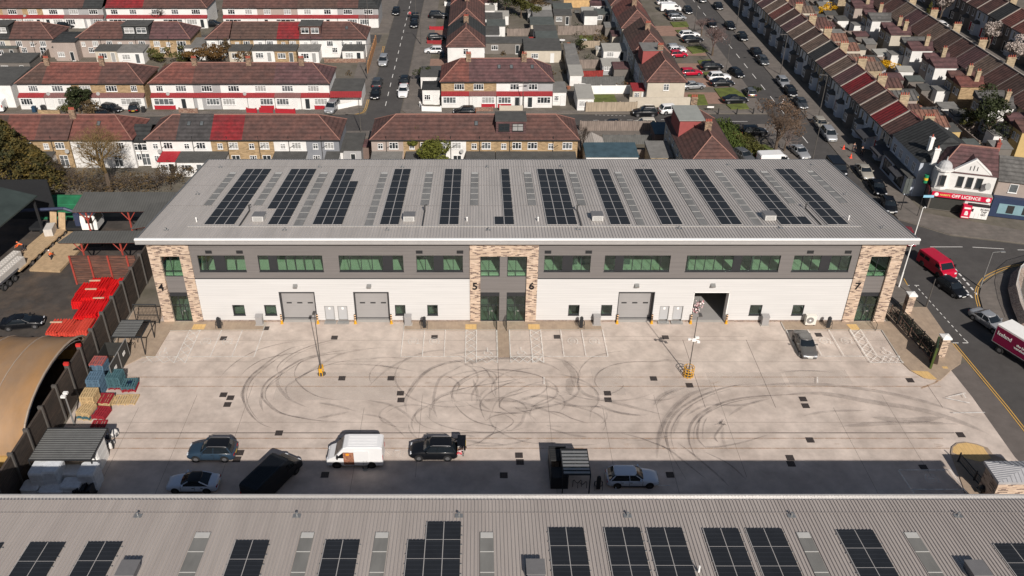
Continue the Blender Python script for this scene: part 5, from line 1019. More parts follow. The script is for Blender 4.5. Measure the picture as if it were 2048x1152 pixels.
# vaulted fabric shed: ridge runs along X, arch opens to the right
ax0, ax1 = -100.0, -46.0
t = thing('arched_tent', 'tan arched fabric shed with ribbed cover beyond the timber wall', 'fabric shed', (0, 0, 0)); t.location = (-41.9, -15.3, 0)
prof = []; 
for k in range(17): a = pi * k / 16; prof.append((-8.3 * cos(a) , 1.2 + 4.6 * (sin(a) ** .8 if 0 < k < 16 else 0)))
m1 = MB(); xs_ = [0 - 3.6 * k for k in range(16)]
vs = []; 
for j, xx in enumerate(xs_):
    for sub in (0,):
        for (a, b) in prof: vs.append((xx, a, b + (.0)))
    if j < len(xs_) - 1:
        for (a, b) in prof: vs.append((xx - 1.8, a * .985, 1.2 + (b - 1.2) * .975))
nr_ = len(vs) // 17; fs = [(j * 17 + i, (j + 1) * 17 + i, (j + 1) * 17 + i + 1, j * 17 + i + 1) for j in range(nr_ - 1) for i in range(16)]
m1.grid(vs, fs); o = m1.build('fabric_cover', mat('tan_fabric', (0.27, .185, .12), .7, .14, .5, col2=(0.36, .20, .085), mixscale=.12, mixpos=.5, streak=(1, .4, .4)), t, smooth=True)
m1 = MB()
for j, xx in enumerate(xs_): m1.tube([(xx, a * 1.004, 1.2 + (b - 1.2) * 1.004) for a, b in prof], .07 if j else .1, 5)
m1.build('ribs', mat('pale_rib', (0.33, .26, .2), .6, .05, 1), t); m1 = MB()
for k in range(16):
    (a, b), (c, d) = prof[k], prof[k + 1]; m1.cyl((-.1, a, b), (-.1, c * .93, 1.2 + (d - 1.2) * .93), .035, .035, 4); m1.cyl((-.1, a * .93, 1.2 + (b - 1.2) * .93), (-.1, c * .93, 1.2 + (d - 1.2) * .93), .05, .05, 4)
m1.build('end_truss', M_galv, t); m1 = MB(); m1.box(-55, 0, -8.4, -8.2, 0, 1.3); m1.box(-55, 0, 8.2, 8.4, 0, 1.3); m1.build('base_wall', mat('ochre_base', (0.42, .26, .09), .8, .15, 1), t)
# red and white-ish barrier stacks
M_barr = mat('red_plastic_barrier', (0.62, .012, .014), .45, .12, 3, stripe='wx', sfreq=3.3, sdark=.5, swidth=.18); M_barr2 = mat('faded_red_barrier', (0.6, .07, .045), .5, .15, 3, stripe='wx', sfreq=3.3, sdark=.55, swidth=.2)
k = 0
for (px, py) in [(168, 576), (190, 572), (208, 571), (226, 571), (242, 570), (160, 592), (182, 589), (202, 587), (221, 585), (236, 583), (176, 606), (196, 603), (214, 600), (166, 622), (188, 621), (207, 616), (112, 655), (133, 655), (154, 654), (172, 654), (188, 648)]:
    x, y = G(px, py, 1.0); t = thing('barrier_stack', 'stack of %s plastic barriers, %s from left in the %s row' % (('faded red' if k > 15 else 'bright red',) + ((nth(k), 'back') if k < 5 else (nth(k - 5), 'second') if k < 10 else (nth(k - 10), 'third') if k < 13 else (nth(k - 13), 'fourth') if k < 16 else (nth(k - 16), 'front'))), 'barrier stack', (x, y, 0), radians(rnd.uniform(-4, 4)), 'stacks of red barriers'); k += 1
    h_ = rnd.uniform(.9, 1.4); m1 = MB()
    for q in range(int(h_ / .16)): m1.box(-.66 + rnd.uniform(-.05, .05), .66 + rnd.uniform(-.05, .05), -1.3 + rnd.uniform(-.06, .06), 1.3, .16 * q, .16 * q + .14)
    for q in range(4): xx = -.6 + q * .34; m1.extr([(xx, h_ - .02), (xx + .22, h_ - .02), (xx + .16, h_ + .1), (xx + .06, h_ + .1)], -1.25, 1.25, 'y')
    m1.build('barriers', M_barr2 if py > 650 else M_barr, t)
    if k % 5 == 2: m1 = MB(); m1.box(-.75, .6, .4, .6, h_ + .1, h_ + .2); m1.build('barrier_feet', mat('buff_plastic', (0.5, .36, .25), .7, .1, 2), t)
# timber partition with red posts
a = F(140, 570, 10); xa = G(155, 568)[0]; xb = -42.0; yy = G(155, 568)[1]
t = thing('timber_partition', 'rusty brown timber partition with red steel posts behind the barriers', 'wall', (xa, yy, 0)); m1 = MB(); m1.box(0, xb - xa, 0, .2, 0, 4.0); m1.build('timber_boards', mat('rusty_timber', (0.16, .075, .05), .9, .4, 1.5, streak=(.5, 1, 4), stripe='oz', sfreq=3.3, sdark=.4, swidth=.12, col2=(.06, .04, .035), mixscale=1.2), t)
for k in range(4): m1 = MB(); m1.box(k * (xb - xa) / 3.4 - .1, k * (xb - xa) / 3.4 + .1, -.15, .0, 0, 4.1); m1.build('red_post', mat('faded_red_steel', (0.30, .05, .035), .7, .2, 3), t)
# open canopies with red trusses
M_can = mat('dark_corrugated', (0.085, .085, .08), .75, .12, .6, stripe='wx', sfreq=3.0, sdark=.8, swidth=.4)
def canopy(pts, z, lab, trusses):
    t = thing('canopy', lab, 'canopy', (0, 0, 0)); t.location = (pts[0][0], pts[0][1], 0); P2 = [(p[0] - pts[0][0], p[1] - pts[0][1]) for p in pts]; zs = pts[0][2] if len(pts[0]) > 2 else z
    m1 = MB(); m1.grid([(p[0], p[1], q[2]) for p, q in zip(P2, pts)] + [(p[0], p[1], q[2] - .12) for p, q in zip(P2, pts)], [(0, 1, 2, 3), (7, 6, 5, 4), (0, 4, 5, 1), (1, 5, 6, 2), (2, 6, 7, 3), (3, 7, 4, 0)]); m1.build('roof', M_can, t)
    m1 = MB(); a, b = P2[0], P2[1]; m1.cyl((a[0], a[1] + .25, pts[0][2] - .22), (b[0], b[1] + .25, pts[1][2] - .22), .1, .1, 4)
    for q in trusses:
        xx = a[0] + (b[0] - a[0]) * q; yy_ = a[1] + (b[1] - a[1]) * q + .5; zz = pts[0][2] - .3
        m1.cyl((xx, yy_, 0), (xx, yy_, zz), .12, .12, 6); m1.cyl((xx, yy_, zz - 1.4), (xx - 1.0, yy_, zz), .07, .07, 5); m1.cyl((xx, yy_, zz - 1.4), (xx + 1.0, yy_, zz), .07, .07, 5)
    m1.build('truss', mat('faded_red_steel', (0.30, .05, .035), .7, .2, 3), t)
def C3(px, py, z): p = G(px, py, z); return (p[0], p[1], z)
canopy([C3(115, 485, 5), C3(282, 484, 5), C3(300, 461, 5.4), C3(148, 462, 5.4)], 5, 'dark flat canopy on red trusses nearest the brick pier', (.25, .72))
canopy([C3(143, 423, 5), C3(340, 421, 5), C3(400, 384, 6), C3(168, 384, 6)], 5, 'wide dark canopy with red edge beside the green slope', (.12, .55, .9))
canopy([C3(262, 457, 5), C3(330, 446, 5), C3(372, 398, 5.8), C3(300, 407, 5.8)], 5, 'small dark canopy tucked behind the warehouse corner', (.5,))
t = thing('dark_shed', 'big dark green-grey shed roof at the left edge, open to the yard', 'shed', (-82, 2, 0)); m1 = MB(); A3 = [C3(-60, 500, 6), C3(0, 452, 6), C3(74, 391, 6), C3(0, 374, 7.4), C3(-90, 378, 7.4)]
m1.grid([(p[0] + 82, p[1] - 2, p[2]) for p in A3] + [(p[0] + 82, p[1] - 2, p[2] - .2) for p in A3], [(0, 1, 2, 3, 4), (9, 8, 7, 6, 5), (0, 5, 6, 1), (1, 6, 7, 2), (2, 7, 8, 3)]); m1.build('roof', mat('dark_green_roof', (0.04, .052, .048), .6, .2, .5), t)
m1 = MB(); q0 = (A3[2][0] + 81.5, A3[2][1] - 2.3)
m1.cyl((q0[0], q0[1], 0), (q0[0], q0[1], 5.9), .2, .2, 6); m1.box(q0[0] - 26, q0[0] - .2, q0[1] + 5.0, q0[1] + 5.2, 0, 6.0); m1.build('frame', M_black, t)
# green mesh covered bank
t = MB(); xa, ya = G(75, 440); xb, yb = G(165, 440); y2 = G(100, 392, 2)[1]
t.grid([(xa, ya, .1), (xb, ya, .1), (xb + 3, y2, 2.2), (xa, y2, 2.2), (xa, y2, 0), (xb + 3, y2, 0)], [(0, 1, 2, 3), (3, 2, 5, 4)]); o = t.build('green_sheeting', mat('green_mesh', (0.015, .11, .05), .6, .25, .8, stripe='wz', sfreq=1.5, sdark=1.5, swidth=.07)); tag(o, 'bright green debris sheeting laid over a bank beside the canopy', 'sheeting')
# tipper with a crane and white cab
x, y = G(172, 470)
t = thing('crane_truck', 'lorry with white cab and folded dark blue crane, facing right', 'lorry', (x, y + 1.0, 0), 0); m1 = MB(); m1.loft([[(a, b, c) for a, b, c in r_] for r_ in [[(-.2, -1.2, .9), (1.9, -1.2, .9), (2.0, -1.2, 1.9), (1.7, -1.1, 3.1), (-.1, -1.1, 3.2), (-.2, -1.2, 2.2)], [(-.2, 1.2, .9), (1.9, 1.2, .9), (2.0, 1.2, 1.9), (1.7, 1.1, 3.1), (-.1, 1.1, 3.2), (-.2, 1.2, 2.2)]]]); m1.build('cab', M_whitep, t)
m1 = MB(); m1.grid([(2.02, -1.0, 1.95), (2.02, 1.0, 1.95), (1.74, .95, 3.0), (1.74, -.95, 3.0)], [(0, 1, 2, 3)]); m1.box(.5, 1.5, -1.22, -1.19, 1.9, 2.8); m1.build('windows', M_darkglass, t); m1 = MB(); m1.box(.3, 1.0, -.4, .4, 3.16, 3.22); m1.build('roof_hatch', M_black, t)
m1 = MB(); m1.box(-7.5, -.4, -1.0, 1.0, .7, 1.1); m1.build('chassis', M_black, t); m1 = MB(); m1.box(-1.3, -.5, -.5, .5, 1.1, 2.9); m1.tube([(-.9, 0, 2.9), (-2.5, -.1, 3.6), (-8.5, -.2, 3.3)], .22); m1.tube([(-2.5, .3, 3.3), (-6.5, .3, 3.0)], .16); m1.build('crane', mat('navy_steel', (0.035, .045, .085), .5, .2, 2), t); add_wheels(t, (1.0, -4.2, -5.6), 1.2, .5, True)
# low loader with concrete blocks
x0, y0 = G(-30, 600); x1, y1 = G(118, 470); ang = atan2(y1 - y0, x1 - x0); Lt = hypot(x1 - x0, y1 - y0)
t = thing('low_loader', 'long low-loader trailer with many wheels parked diagonally', 'trailer', (x0, y0, 0), ang); m1 = MB(); m1.box(Lt * .34, Lt, -1.3, 1.3, .75, .95); m1.build('deck', mat('timber_deck', (0.42, .30, .18), .9, .2, 2, stripe='oy', sfreq=3, sdark=.8, swidth=.1), t); m1 = MB(); m1.box(Lt * .1, Lt * .34, -1.2, 1.2, 1.1, 1.3); m1.box(Lt * .1, Lt, -.5, .5, .4, .75); m1.build('chassis', mat('grey_chassis', (0.10, .10, .11), .6, .2, 2), t)
add_wheels(t, [Lt * (.5 + .095 * q) for q in range(6)] + [Lt * .14, Lt * .2, Lt * .27], 1.3, .45, False)
for s_ in (-.75, .5):
    m1 = MB(); m1.grid([(Lt, s_ - .4, .9), (Lt, s_ + .55, .9), (Lt + .9, s_ + .55, 3.0), (Lt + .9, s_ - .4, 3.0), (Lt + .12, s_ - .4, .9), (Lt + .12, s_ + .55, .9), (Lt + 1.02, s_ + .55, 3.0), (Lt + 1.02, s_ - .4, 3.0)], [(3, 2, 1, 0), (4, 5, 6, 7), (0, 4, 7, 3), (1, 2, 6, 5), (2, 3, 7, 6)]); m1.build('ramp', mat('timber_deck', (0.42, .30, .18)), t)
def onld(u, v, z): return (x0 + cos(ang) * u - sin(ang) * v, y0 + sin(ang) * u + cos(ang) * v, z)
M_blk = mat('precast_concrete', (0.50, .47, .43), .85, .1, 2)
for k, (u, v) in enumerate(((Lt * .36, .62), (Lt * .36, -.62))):
    for z_ in (0,):
        m1 = MB(); m1.box(-2.6, 2.6, -.5, .5, 0, 1.0)
        for a in range(12):
            for b in (-.22, .22): m1.cyl((-2.35 + a * .43, b, 1.0), (-2.35 + a * .43, b, 1.08), .1, .08, 8)
        o = m1.build('concrete_block_row', M_blk); o.location = onld(u - 1.2 * k, v, 1.3 if u < Lt * .34 else .96); o.rotation_euler = (0, 0, ang); tag(o, 'row of studded pale concrete blocks on the trailer, %s side' % ('wall' if k == 0 else 'yard'), 'concrete blocks', 'concrete blocks on the low loader')
m1 = MB(); m1.box(-1.0, 1.0, -.55, .55, 0, 1.0); o = m1.build('concrete_block', M_blk); o.location = onld(Lt * .93, .2, .96); o.rotation_euler = (0, 0, ang + .3); tag(o, 'single pale concrete block at the ramp end of the trailer', 'concrete block')
x, y = G(-12, 585); t = thing('tractor_unit', 'dark blue lorry tractor unit at the left edge of the picture', 'lorry', (x - 1, y - 1.2, 0), ang + pi); m1 = MB(); m1.box(-.5, 1.8, -1.25, 1.25, .9, 3.4); m1.build('cab', mat('navy_steel', (0.035, .045, .085)), t); m1 = MB(); m1.box(-4, -.5, -.9, .9, .7, 1.0); m1.build('chassis', M_black, t); add_wheels(t, (1.0, -2.2, -3.4), 1.25, .5)
hv = cloth('hi_vis_orange', (0.75, .12, .02)); wh = M_whitep
P_ = G(104, 523); person(P_[0], P_[1], 60, 'worker in orange and white hi-vis jacket walking beside the trailer', hv, cloth('dark_trousers', (.03, .03, .04)), hood=wh)
q = onld(Lt * .62, .9, .96); person(q[0], q[1], 200, 'worker in orange hi-vis crouched on the trailer deck', hv, cloth('dark_trousers', (.03, .03, .04)), lean=.9, arms=.4, z=.96, hood=mat('orange_helmet', (.7, .15, .05), .5, 0, 1))
x, y = G(48, 652); car('coupe', 'black', x, y, 10, 'black coupe parked in the left yard behind the fabric shed')
t = MB(); t.box(-2.0, 2.0, -5, 5, .05, .35); x, y = G(128, 505); o = t.build('timber_platform', mat('timber_deck', (0.42, .30, .18))); o.location = (x, y, 0); o.rotation_euler = (0, 0, -.08); tag(o, 'low timber loading platform beside the rusty partition', 'platform')
t = MB(); t.dome((0, 0, .6), 1.0, 1.1, 10, 4); t.box(-3, -1.2, -.8, .8, 0, 1.2); x, y = G(215, 503); o = t.build('covered_machinery', M_black); o.location = (x, y + 2, 0); tag(o, 'dark machinery stored under the nearest canopy', 'machinery')

# ================================================================ RIGHT SIDE: gate, railings, gatehouse
fa = G(1789, 595); fb = G(1858, 705)
def railing(a, b, h, lab, gap=.16, base=None, m=None, coil=True):
    L_ = hypot(b[0] - a[0], b[1] - a[1]); an = atan2(b[1] - a[1], b[0] - a[0]); t = thing('railing', lab, 'railing', (a[0], a[1], .1), an); m1 = MB(); n = int(L_ / 2.2)
    for k in range(n + 1): m1.box(L_ * k / n - .05, L_ * k / n + .05, -.05, .05, 0, h + .15)
    m1.box(0, L_, -.03, .03, h - .08, h); m1.box(0, L_, -.03, .03, .15, .22); m1.build('posts', m or M_black, t); m1 = MB()
    for k in range(int(L_ / gap)): m1.box(k * gap - .012, k * gap + .012, -.012, .012, .15, h)
    m1.build('bars', m or M_black, t)
    if coil:
        m1 = MB()
        for k in range(n):
            c = L_ * (k + .5) / n
            for r_ in (.75, .5, .28): m1.tube([(c + r_ * cos(q * pi / 7), 0, h * .5 + r_ * sin(q * pi / 7)) for q in range(15)], .025, 4)
        m1.build('ornament', m or M_black, t)
    if base: m1 = MB(); m1.box(0, L_, -.15, .15, -.1, base); m1.build('base_wall', M_pier, t)
    return t
railing((47.9, 1.8), G(1862, 724), 2.2, 'black ornamental railing with scroll work between the two brick gate pillars')
a = G(1780, 627); railing((a[0], a[1]), G(1858, 722), .95, 'low timber-topped guard rail beside the ornamental railing', gap=3, coil=False, m=mat('brown_rail', (0.2, .12, .09), .8, .1, 2))
def pillar(px, py, lab, h=2.4):
    x, y = G(px, py); t = thing('gate_pillar', lab, 'pillar', (x, y, .1)); m1 = MB(); m1.box(-.4, .4, -.4, .4, 0, h); m1.build('brickwork', M_pier, t); m1 = MB(); m1.box(-.5, .5, -.5, .5, h, h + .18); m1.grid([(-.5, -.5, h + .18), (.5, -.5, h + .18), (.5, .5, h + .18), (-.5, .5, h + .18), (0, 0, h + .35)], [(0, 1, 4), (1, 2, 4), (2, 3, 4), (3, 0, 4)]); m1.build('capstone', M_whitep, t)
pillar(1812, 625, 'brick gate pillar with white cap at the far end of the railing'); pillar(1878, 712, 'brick gate pillar with white cap beside the green sign board')
x, y = G(1862, 727); t = thing('sign_board', 'dark green estate sign board standing before the brick gate pillar', 'sign', (x, y, .1), radians(62)); m1 = MB(); m1.box(-1.2, 1.2, -.08, .08, 0, 2.7); m1.build('panel', mat('dark_green_sign', (0.035, .055, .03), .5, .05, 2), t); m1 = MB(); m1.box(-1.22, -1.12, -.1, .1, 0, 2.72); m1.box(1.12, 1.22, -.1, .1, 0, 2.72); m1.build('edge_strip', mat('lime_strip', (0.07, .10, .025), .5, .05, 2), t)
m1 = MB()
for k in range(6): m1.box(-.7, .1 + .1 * (k % 3), -.095, -.082, 1.9 - k * .16, 1.95 - k * .16)
m1.build('text_lines', M_kerb, t)
t = MB(); t.box(-.4, .4, -1.6, 1.4, 0, .3); o = t.build('planting_bed', mat('bark', (0.06, .04, .03), .95, .3, 5)); x, y = G(1868, 722); o.location = (x + .4, y + .8, .1); o.rotation_euler = (0, 0, -.5); o['kind'] = 'structure'
# brick gatehouse with metal roof
c0 = G(1980, 990); 
t = thing('gatehouse', 'small brick kiosk with pale ribbed metal roof in the bottom right corner', 'kiosk', (0, 0, 0)); cx0, cy0 = G(1998, 965, 3)[0], G(1998, 965, 3)[1]
x1_ = G(1976, 922, 3)[0]; y1_ = G(1976, 922, 3)[1]; w5 = 5.6; d5 = y1_ - cy0; t.location = (cx0, cy0, 0)
m1 = MB(); m1.box(.25, w5 - .25, .25, d5 - .2, 0, 2.9); m1.build('wall', M_pier, t)
m1 = MB(); pr = [(0, 0), (w5, 0), (w5, d5), (0, d5)]; cxm, cym = w5 * .5, d5 * .5
m1.grid([(a, b, 3.0) for a, b in pr] + [(a, b, 2.75) for a, b in pr] + [(cxm, cym, 3.5)], [(0, 1, 8), (1, 2, 8), (2, 3, 8), (3, 0, 8), (4, 5, 1, 0), (5, 6, 2, 1), (6, 7, 3, 2), (7, 4, 0, 3), (7, 6, 5, 4)])
m1.build('roof', mat('pale_metal_roof', (0.45, .45, .46), .4, .1, 2, metal=.3), t); m1 = MB()
for k in range(1, 14):
    f_ = k / 14
    for (ax_, ay_, bx_, by_) in ((0, 0, w5, 0), (w5, d5, 0, d5)): p0 = (ax_ + (bx_ - ax_) * f_, ay_); s_ = 1 - abs(2 * f_ - 1); m1.cyl((p0[0], p0[1], 3.01), (p0[0], p0[1] + (cym - p0[1]) * s_, 3.01 + .5 * s_), .03, .03, 4)
for k in range(1, 11):
    f_ = k / 11
    for xx in (0, w5): s_ = 1 - abs(2 * f_ - 1); m1.cyl((xx, d5 * f_, 3.01), (xx + (cxm - xx) * s_, d5 * f_, 3.01 + .5 * s_), .03, .03, 4)
m1.build('roof_seams', mat('seam', (0.28, .28, .29), .4, 0, 1), t)
x, y = G(2035, 985); t = MB(); t.box(-1.9, 1.9, -1.2, 1.2, .6, .75); t.box(-1.9, 1.9, -1.2, -1.1, 0, .7); t.box(-1.7, .2, 1.0, 1.15, .75, .95); o = t.build('green_tarpaulin', mat('green_sheet', (0.0, .17, .08), .5, .1, 2)); o.location = (x, y, 1.4); tag(o, 'bright green tarpaulin beside the brick kiosk at the bottom right corner', 'tarpaulin')
x, y = G(1935, 985); t = thing('rubbish_trolley', 'dark trolley with bagged rubbish left of the brick kiosk', 'trolley', (x + 1.2, y, .1)); m1 = MB(); m1.box(-.5, .5, -.3, .3, .2, .3); m1.tube([(.5, -.3, .2), (.55, -.3, 1.1), (.55, .3, 1.1), (.5, .3, .2)], .03); m1.build('frame', M_black, t); m1 = MB(); m1.dome((0, 0, .3), .4, .5, 8, 3); m1.build('sack', M_black, t)
x, y = G(1925, 1000); railing((G(1902, 925)[0] + .6, G(1902, 925)[1]), (G(1902, 925)[0] + 2.4, -35), 1.0, 'black kerbside railing on the paving left of the kiosk', coil=False)
# curved garden wall with railings across the junction (right edge)
cw = [G(2048, 664), G(2032, 625), G(2024, 590), G(2030, 563), G(2050, 545), G(2100, 530)]
t = thing('curved_wall', 'curved dark brick forecourt wall at the right edge of the picture', 'wall', (cw[2][0], cw[2][1], .12)); m1 = MB()
for i in range(5):
    a, b = cw[i], cw[i + 1]; m1.cyl((a[0] - cw[2][0], a[1] - cw[2][1], .7), (b[0] - cw[2][0], b[1] - cw[2][1], .7), .7, .7, 4)
m1.build('brickwork', brick_mat('dark_brick', [], ()) , t); m1 = MB()
for i in range(5):
    a, b = Vector(cw[i]) - Vector(cw[2]), Vector(cw[i + 1]) - Vector(cw[2]); n = max(2, int((b - a).length / .22))
    for k in range(n): p = a + (b - a) * (k / n); m1.cyl((p.x, p.y, 1.3), (p.x, p.y, 2.1), .015, .015, 4)
    m1.cyl((a.x, a.y, 2.1), (b.x, b.y, 2.1), .03, .03, 4)
m1.build('railing', M_whitep, t)
# ================================================================ HOUSES
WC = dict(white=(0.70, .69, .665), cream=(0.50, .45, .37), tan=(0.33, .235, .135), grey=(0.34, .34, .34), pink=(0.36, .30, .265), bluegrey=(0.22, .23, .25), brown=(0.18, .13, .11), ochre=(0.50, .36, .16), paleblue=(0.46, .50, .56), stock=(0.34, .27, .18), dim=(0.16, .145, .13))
RC = dict(brown=(0.118, .06, .05), red=(0.175, .066, .052), bright=(0.225, .02, .024), purple=(0.12, .062, .062), charcoal=(0.065, .06, .06), black=(0.04, .042, .042), dbrown=(0.10, .06, .048), grey=(0.13, .125, .118), tanr=(0.18, .125, .095), orange=(0.24, .12, .085))
def wallm(c):
    if c in ('tan', 'stock'): a = WC[c]; return brick_mat('brick_' + c, [tuple(v * k for v in a) for k in (.8, 1.0, 1.15)], tuple(v * 1.1 for v in a), .45, .15)
    return mat('render_' + c, WC[c], .9, .07, .7, bump=.1, col2=tuple(v * .9 for v in WC[c]), mixscale=.5)
def roofm(c, ax='z'):
    a = RC[c]; return mat('tiles_%s_%s' % (c, ax), a, .85, .32, 1.4, stripe='w' + ax, sfreq=2.6 if ax == 'z' else 1.35, sdark=.72 if ax == 'z' else .42, swidth=.35 if ax == 'z' else .3, col2=tuple(v * .62 + .012 for v in a), mixscale=.5, mixw=.1, bump=.4, bscale=14)
M_ridge = mat('ridge_tiles', (0.27, .14, .11), .85, .12, 3); M_flat = mat('felt_roof', (0.075, .074, .07), .9, .2, .8); M_flat2 = mat('pale_felt_roof', (0.17, .165, .155), .9, .2, .8)
M_upvc = mat('white_window_frame', (0.72, .72, .71), .5, .02, 2); M_gut = mat('dark_gutter', (0.03, .03, .03), .6, .1, 2)
M_pane = [mat('window_glass_dark', (0.025, .03, .034), .12, .1, 1, spec=.6), mat('window_glass_mid', (0.10, .11, .115), .2, .3, 1, spec=.6), mat('net_curtain', (0.30, .30, .29), .4, .12, 2)]
M_wdoor = mat('white_door', (0.65, .65, .63), .5, .02, 2); M_redp = mat('red_panel', (0.35, .02, .03), .6, .1, 2); M_pot = mat('chimney_pot', (0.35, .09, .06), .9, .1, 3)
M_strip_r = mat('red_canopy_tiles', (0.25, .026, .03), .8, .15, 2, stripe='wx', sfreq=3, sdark=.8, swidth=.2); M_strip_b = mat('brown_canopy_tiles', (0.17, .08, .075), .85, .15, 2, stripe='wx', sfreq=3, sdark=.8, swidth=.2); M_dish = mat('dish_grey', (0.30, .30, .29), .6, .05, 2)
WM = {}
def win(parent, x, z, w_=1.5, h_=1.15, y=0.0, rot=0.0, n=3, frame=None, pane=None, name='window'):
    """a casement window standing a little proud of the wall; x,y,z is the middle of its sill"""
    k = (round(w_, 1), round(h_, 1), n); fm = frame or M_upvc
    if (k, fm.name) not in WM:
        m1 = MB(); a, b = k[0], k[1]; ho = []
        for q in range(n): xa = -a / 2 + .07 + (a - .07) * q / n; xb = -a / 2 + (a - .07) * (q + 1) / n; ho.append((xa, xb, .07, b - .07))
        if n > 1: ho = [hh for hh in ho[1:-1]] + [v for hh in (ho[0], ho[-1]) for v in ((hh[0], hh[1], .07, b * .62), (hh[0], hh[1], b * .62 + .06, b - .07))]
        m1.wall(-a / 2, a / 2, 0, b, ho, -.07, .0); m1.box(-a / 2 - .05, a / 2 + .05, -.14, 0, -.06, 0); WM[(k, fm.name)] = m1.mesh('window', [fm])
    pm_ = pane or M_pane[rnd.choice((0, 0, 1, 2))]
    if (k, pm_.name, 'p') not in WM:
        m1 = MB(); m1.box(-k[0] / 2 + .02, k[0] / 2 - .02, -.03, -.0, .02, k[1] - .02); WM[(k, pm_.name, 'p')] = m1.mesh('pane', [pm_])
    o = inst(WM[(k, fm.name)], name, parent, (x, y, z), (0, 0, rot)); inst(WM[(k, pm_.name, 'p')], 'pane', o); return o
def chim(t, x, y, z0, z1, pots=4, along='x', w_=.9, m=None):
    m1 = MB(); a, b = (w_, .5) if along == 'x' else (.5, w_); m1.box(x - a / 2, x + a / 2, y - b / 2, y + b / 2, z0, z1); m1.box(x - a / 2 - .06, x + a / 2 + .06, y - b / 2 - .06, y + b / 2 + .06, z1 - .22, z1 - .08)
    o = m1.build('chimney', m or brick_mat('chimney_brick', [(0.20, .13, .09), (0.30, .21, .14), (0.12, .08, .06)], (.25, .2, .15), .3, .09), t); m1 = MB()
    for k in range(pots):
        c = (k + .5) / pots - .5; px_, py_ = (x + c * a, y) if along == 'x' else (x, y + c * b); m1.cyl((px_, py_, z1), (px_, py_, z1 + .38), .11, .09, 6)
    m1.build('chimney_pots', M_pot, o); return o
def dish(t, x, y, z, s=1):
    m1 = MB(); rings = []
    for k in range(4): r_ = .33 * s * k / 3; rings.append([(r_ * cos(2 * pi * q / 12), -.12 * s + .10 * s * (1 - (k / 3) ** 2) - .02, r_ * sin(2 * pi * q / 12)) for q in range(12)])
    m1.loft(rings[1:], cap=True); m1.cyl((0, 0, 0), (0, .25, -.05), .03, .03, 4); m1.build('satellite_dish', M_dish, t, loc=(x, y - .3, z), rot=(radians(-20), 0, radians(35)))
def ext(t, x0, x1, dep, h_=2.5, roof=None, wall_=None, slope=.25, door=True, y0=0.0):
    """single-storey rear extension with a low roof"""
    m1 = MB(); m1.box(x0, x1, y0 - dep, y0 - .003, 0, h_); m1.extr([(y0 - dep, h_), (y0 - .003, h_), (y0 - .003, h_ + slope)], x0, x1, 'x'); e = m1.build('extension', wall_ or wallm('white'), t)
    m1 = MB(); m1.grid([(x0 - .12, y0 - dep - .15, h_ + .03), (x1 + .12, y0 - dep - .15, h_ + .03), (x1 + .12, y0 - .01, h_ + slope + .06), (x0 - .12, y0 - .01, h_ + slope + .06), (x0 - .12, y0 - dep - .15, h_ - .12), (x1 + .12, y0 - dep - .15, h_ - .12), (x1 + .12, y0 - .01, h_ + slope - .1), (x0 - .12, y0 - .01, h_ + slope - .1)], [(0, 1, 2, 3), (4, 5, 1, 0), (5, 6, 2, 1), (7, 4, 0, 3), (7, 6, 5, 4)]); m1.build('extension_roof', roof or M_flat, e)
    w_ = x1 - x0
    if w_ > 2.4: win(e, x0 + w_ * .32, .9, min(1.6, w_ * .45), 1.1, y0 - dep, n=3); win(e, x0 + w_ * .76, .1, .9, 2.0, y0 - dep, n=1)
    else: win(e, (x0 + x1) / 2, .9, w_ * .5, 1.0, y0 - dep, n=2)
    return e
def dormer(t, x0, x1, yf, z0, z1, yb, cheek, roof=None, fwin=True, wm=None):
    m1 = MB(); m1.box(x0, x1, yf, yb, z0, z1); d = m1.build('dormer', cheek, t); m1 = MB(); m1.box(x0 - .12, x1 + .12, yf - .12, yb + .05, z1, z1 + .12); m1.build('dormer_roof', roof or M_flat, d)
    w_ = x1 - x0; a = (z1 - z0)
    if fwin:
        for c in (.27, .73): win(d, x0 + w_ * c, z0 + a * .28, w_ * .36, a * .55, yf, n=2, frame=wm)
    return d
def roof_geo(w_, d, he, hr, hl, hR, ov=.28, ends=(0.0, 0.0)):
    x0, x1 = -ends[0], w_ + ends[1]; y0, y1 = -ov, d + ov; r0 = x0 + (hl or 0); r1 = x1 - (hR or 0); z0 = he - .06; m1 = MB()
    V = [(x0, y0, z0), (x1, y0, z0), (x1, y1, z0), (x0, y1, z0), (r0, d / 2, hr), (r1, d / 2, hr), (x0, y0, z0 - .12), (x1, y0, z0 - .12), (x1, y1, z0 - .12), (x0, y1, z0 - .12)]
    m1.grid(V, [(0, 1, 5, 4), (2, 3, 4, 5), (3, 0, 4), (1, 2, 5), (6, 7, 1, 0), (7, 8, 2, 1), (8, 9, 3, 2), (9, 6, 0, 3), (9, 8, 7, 6)]); return m1, V
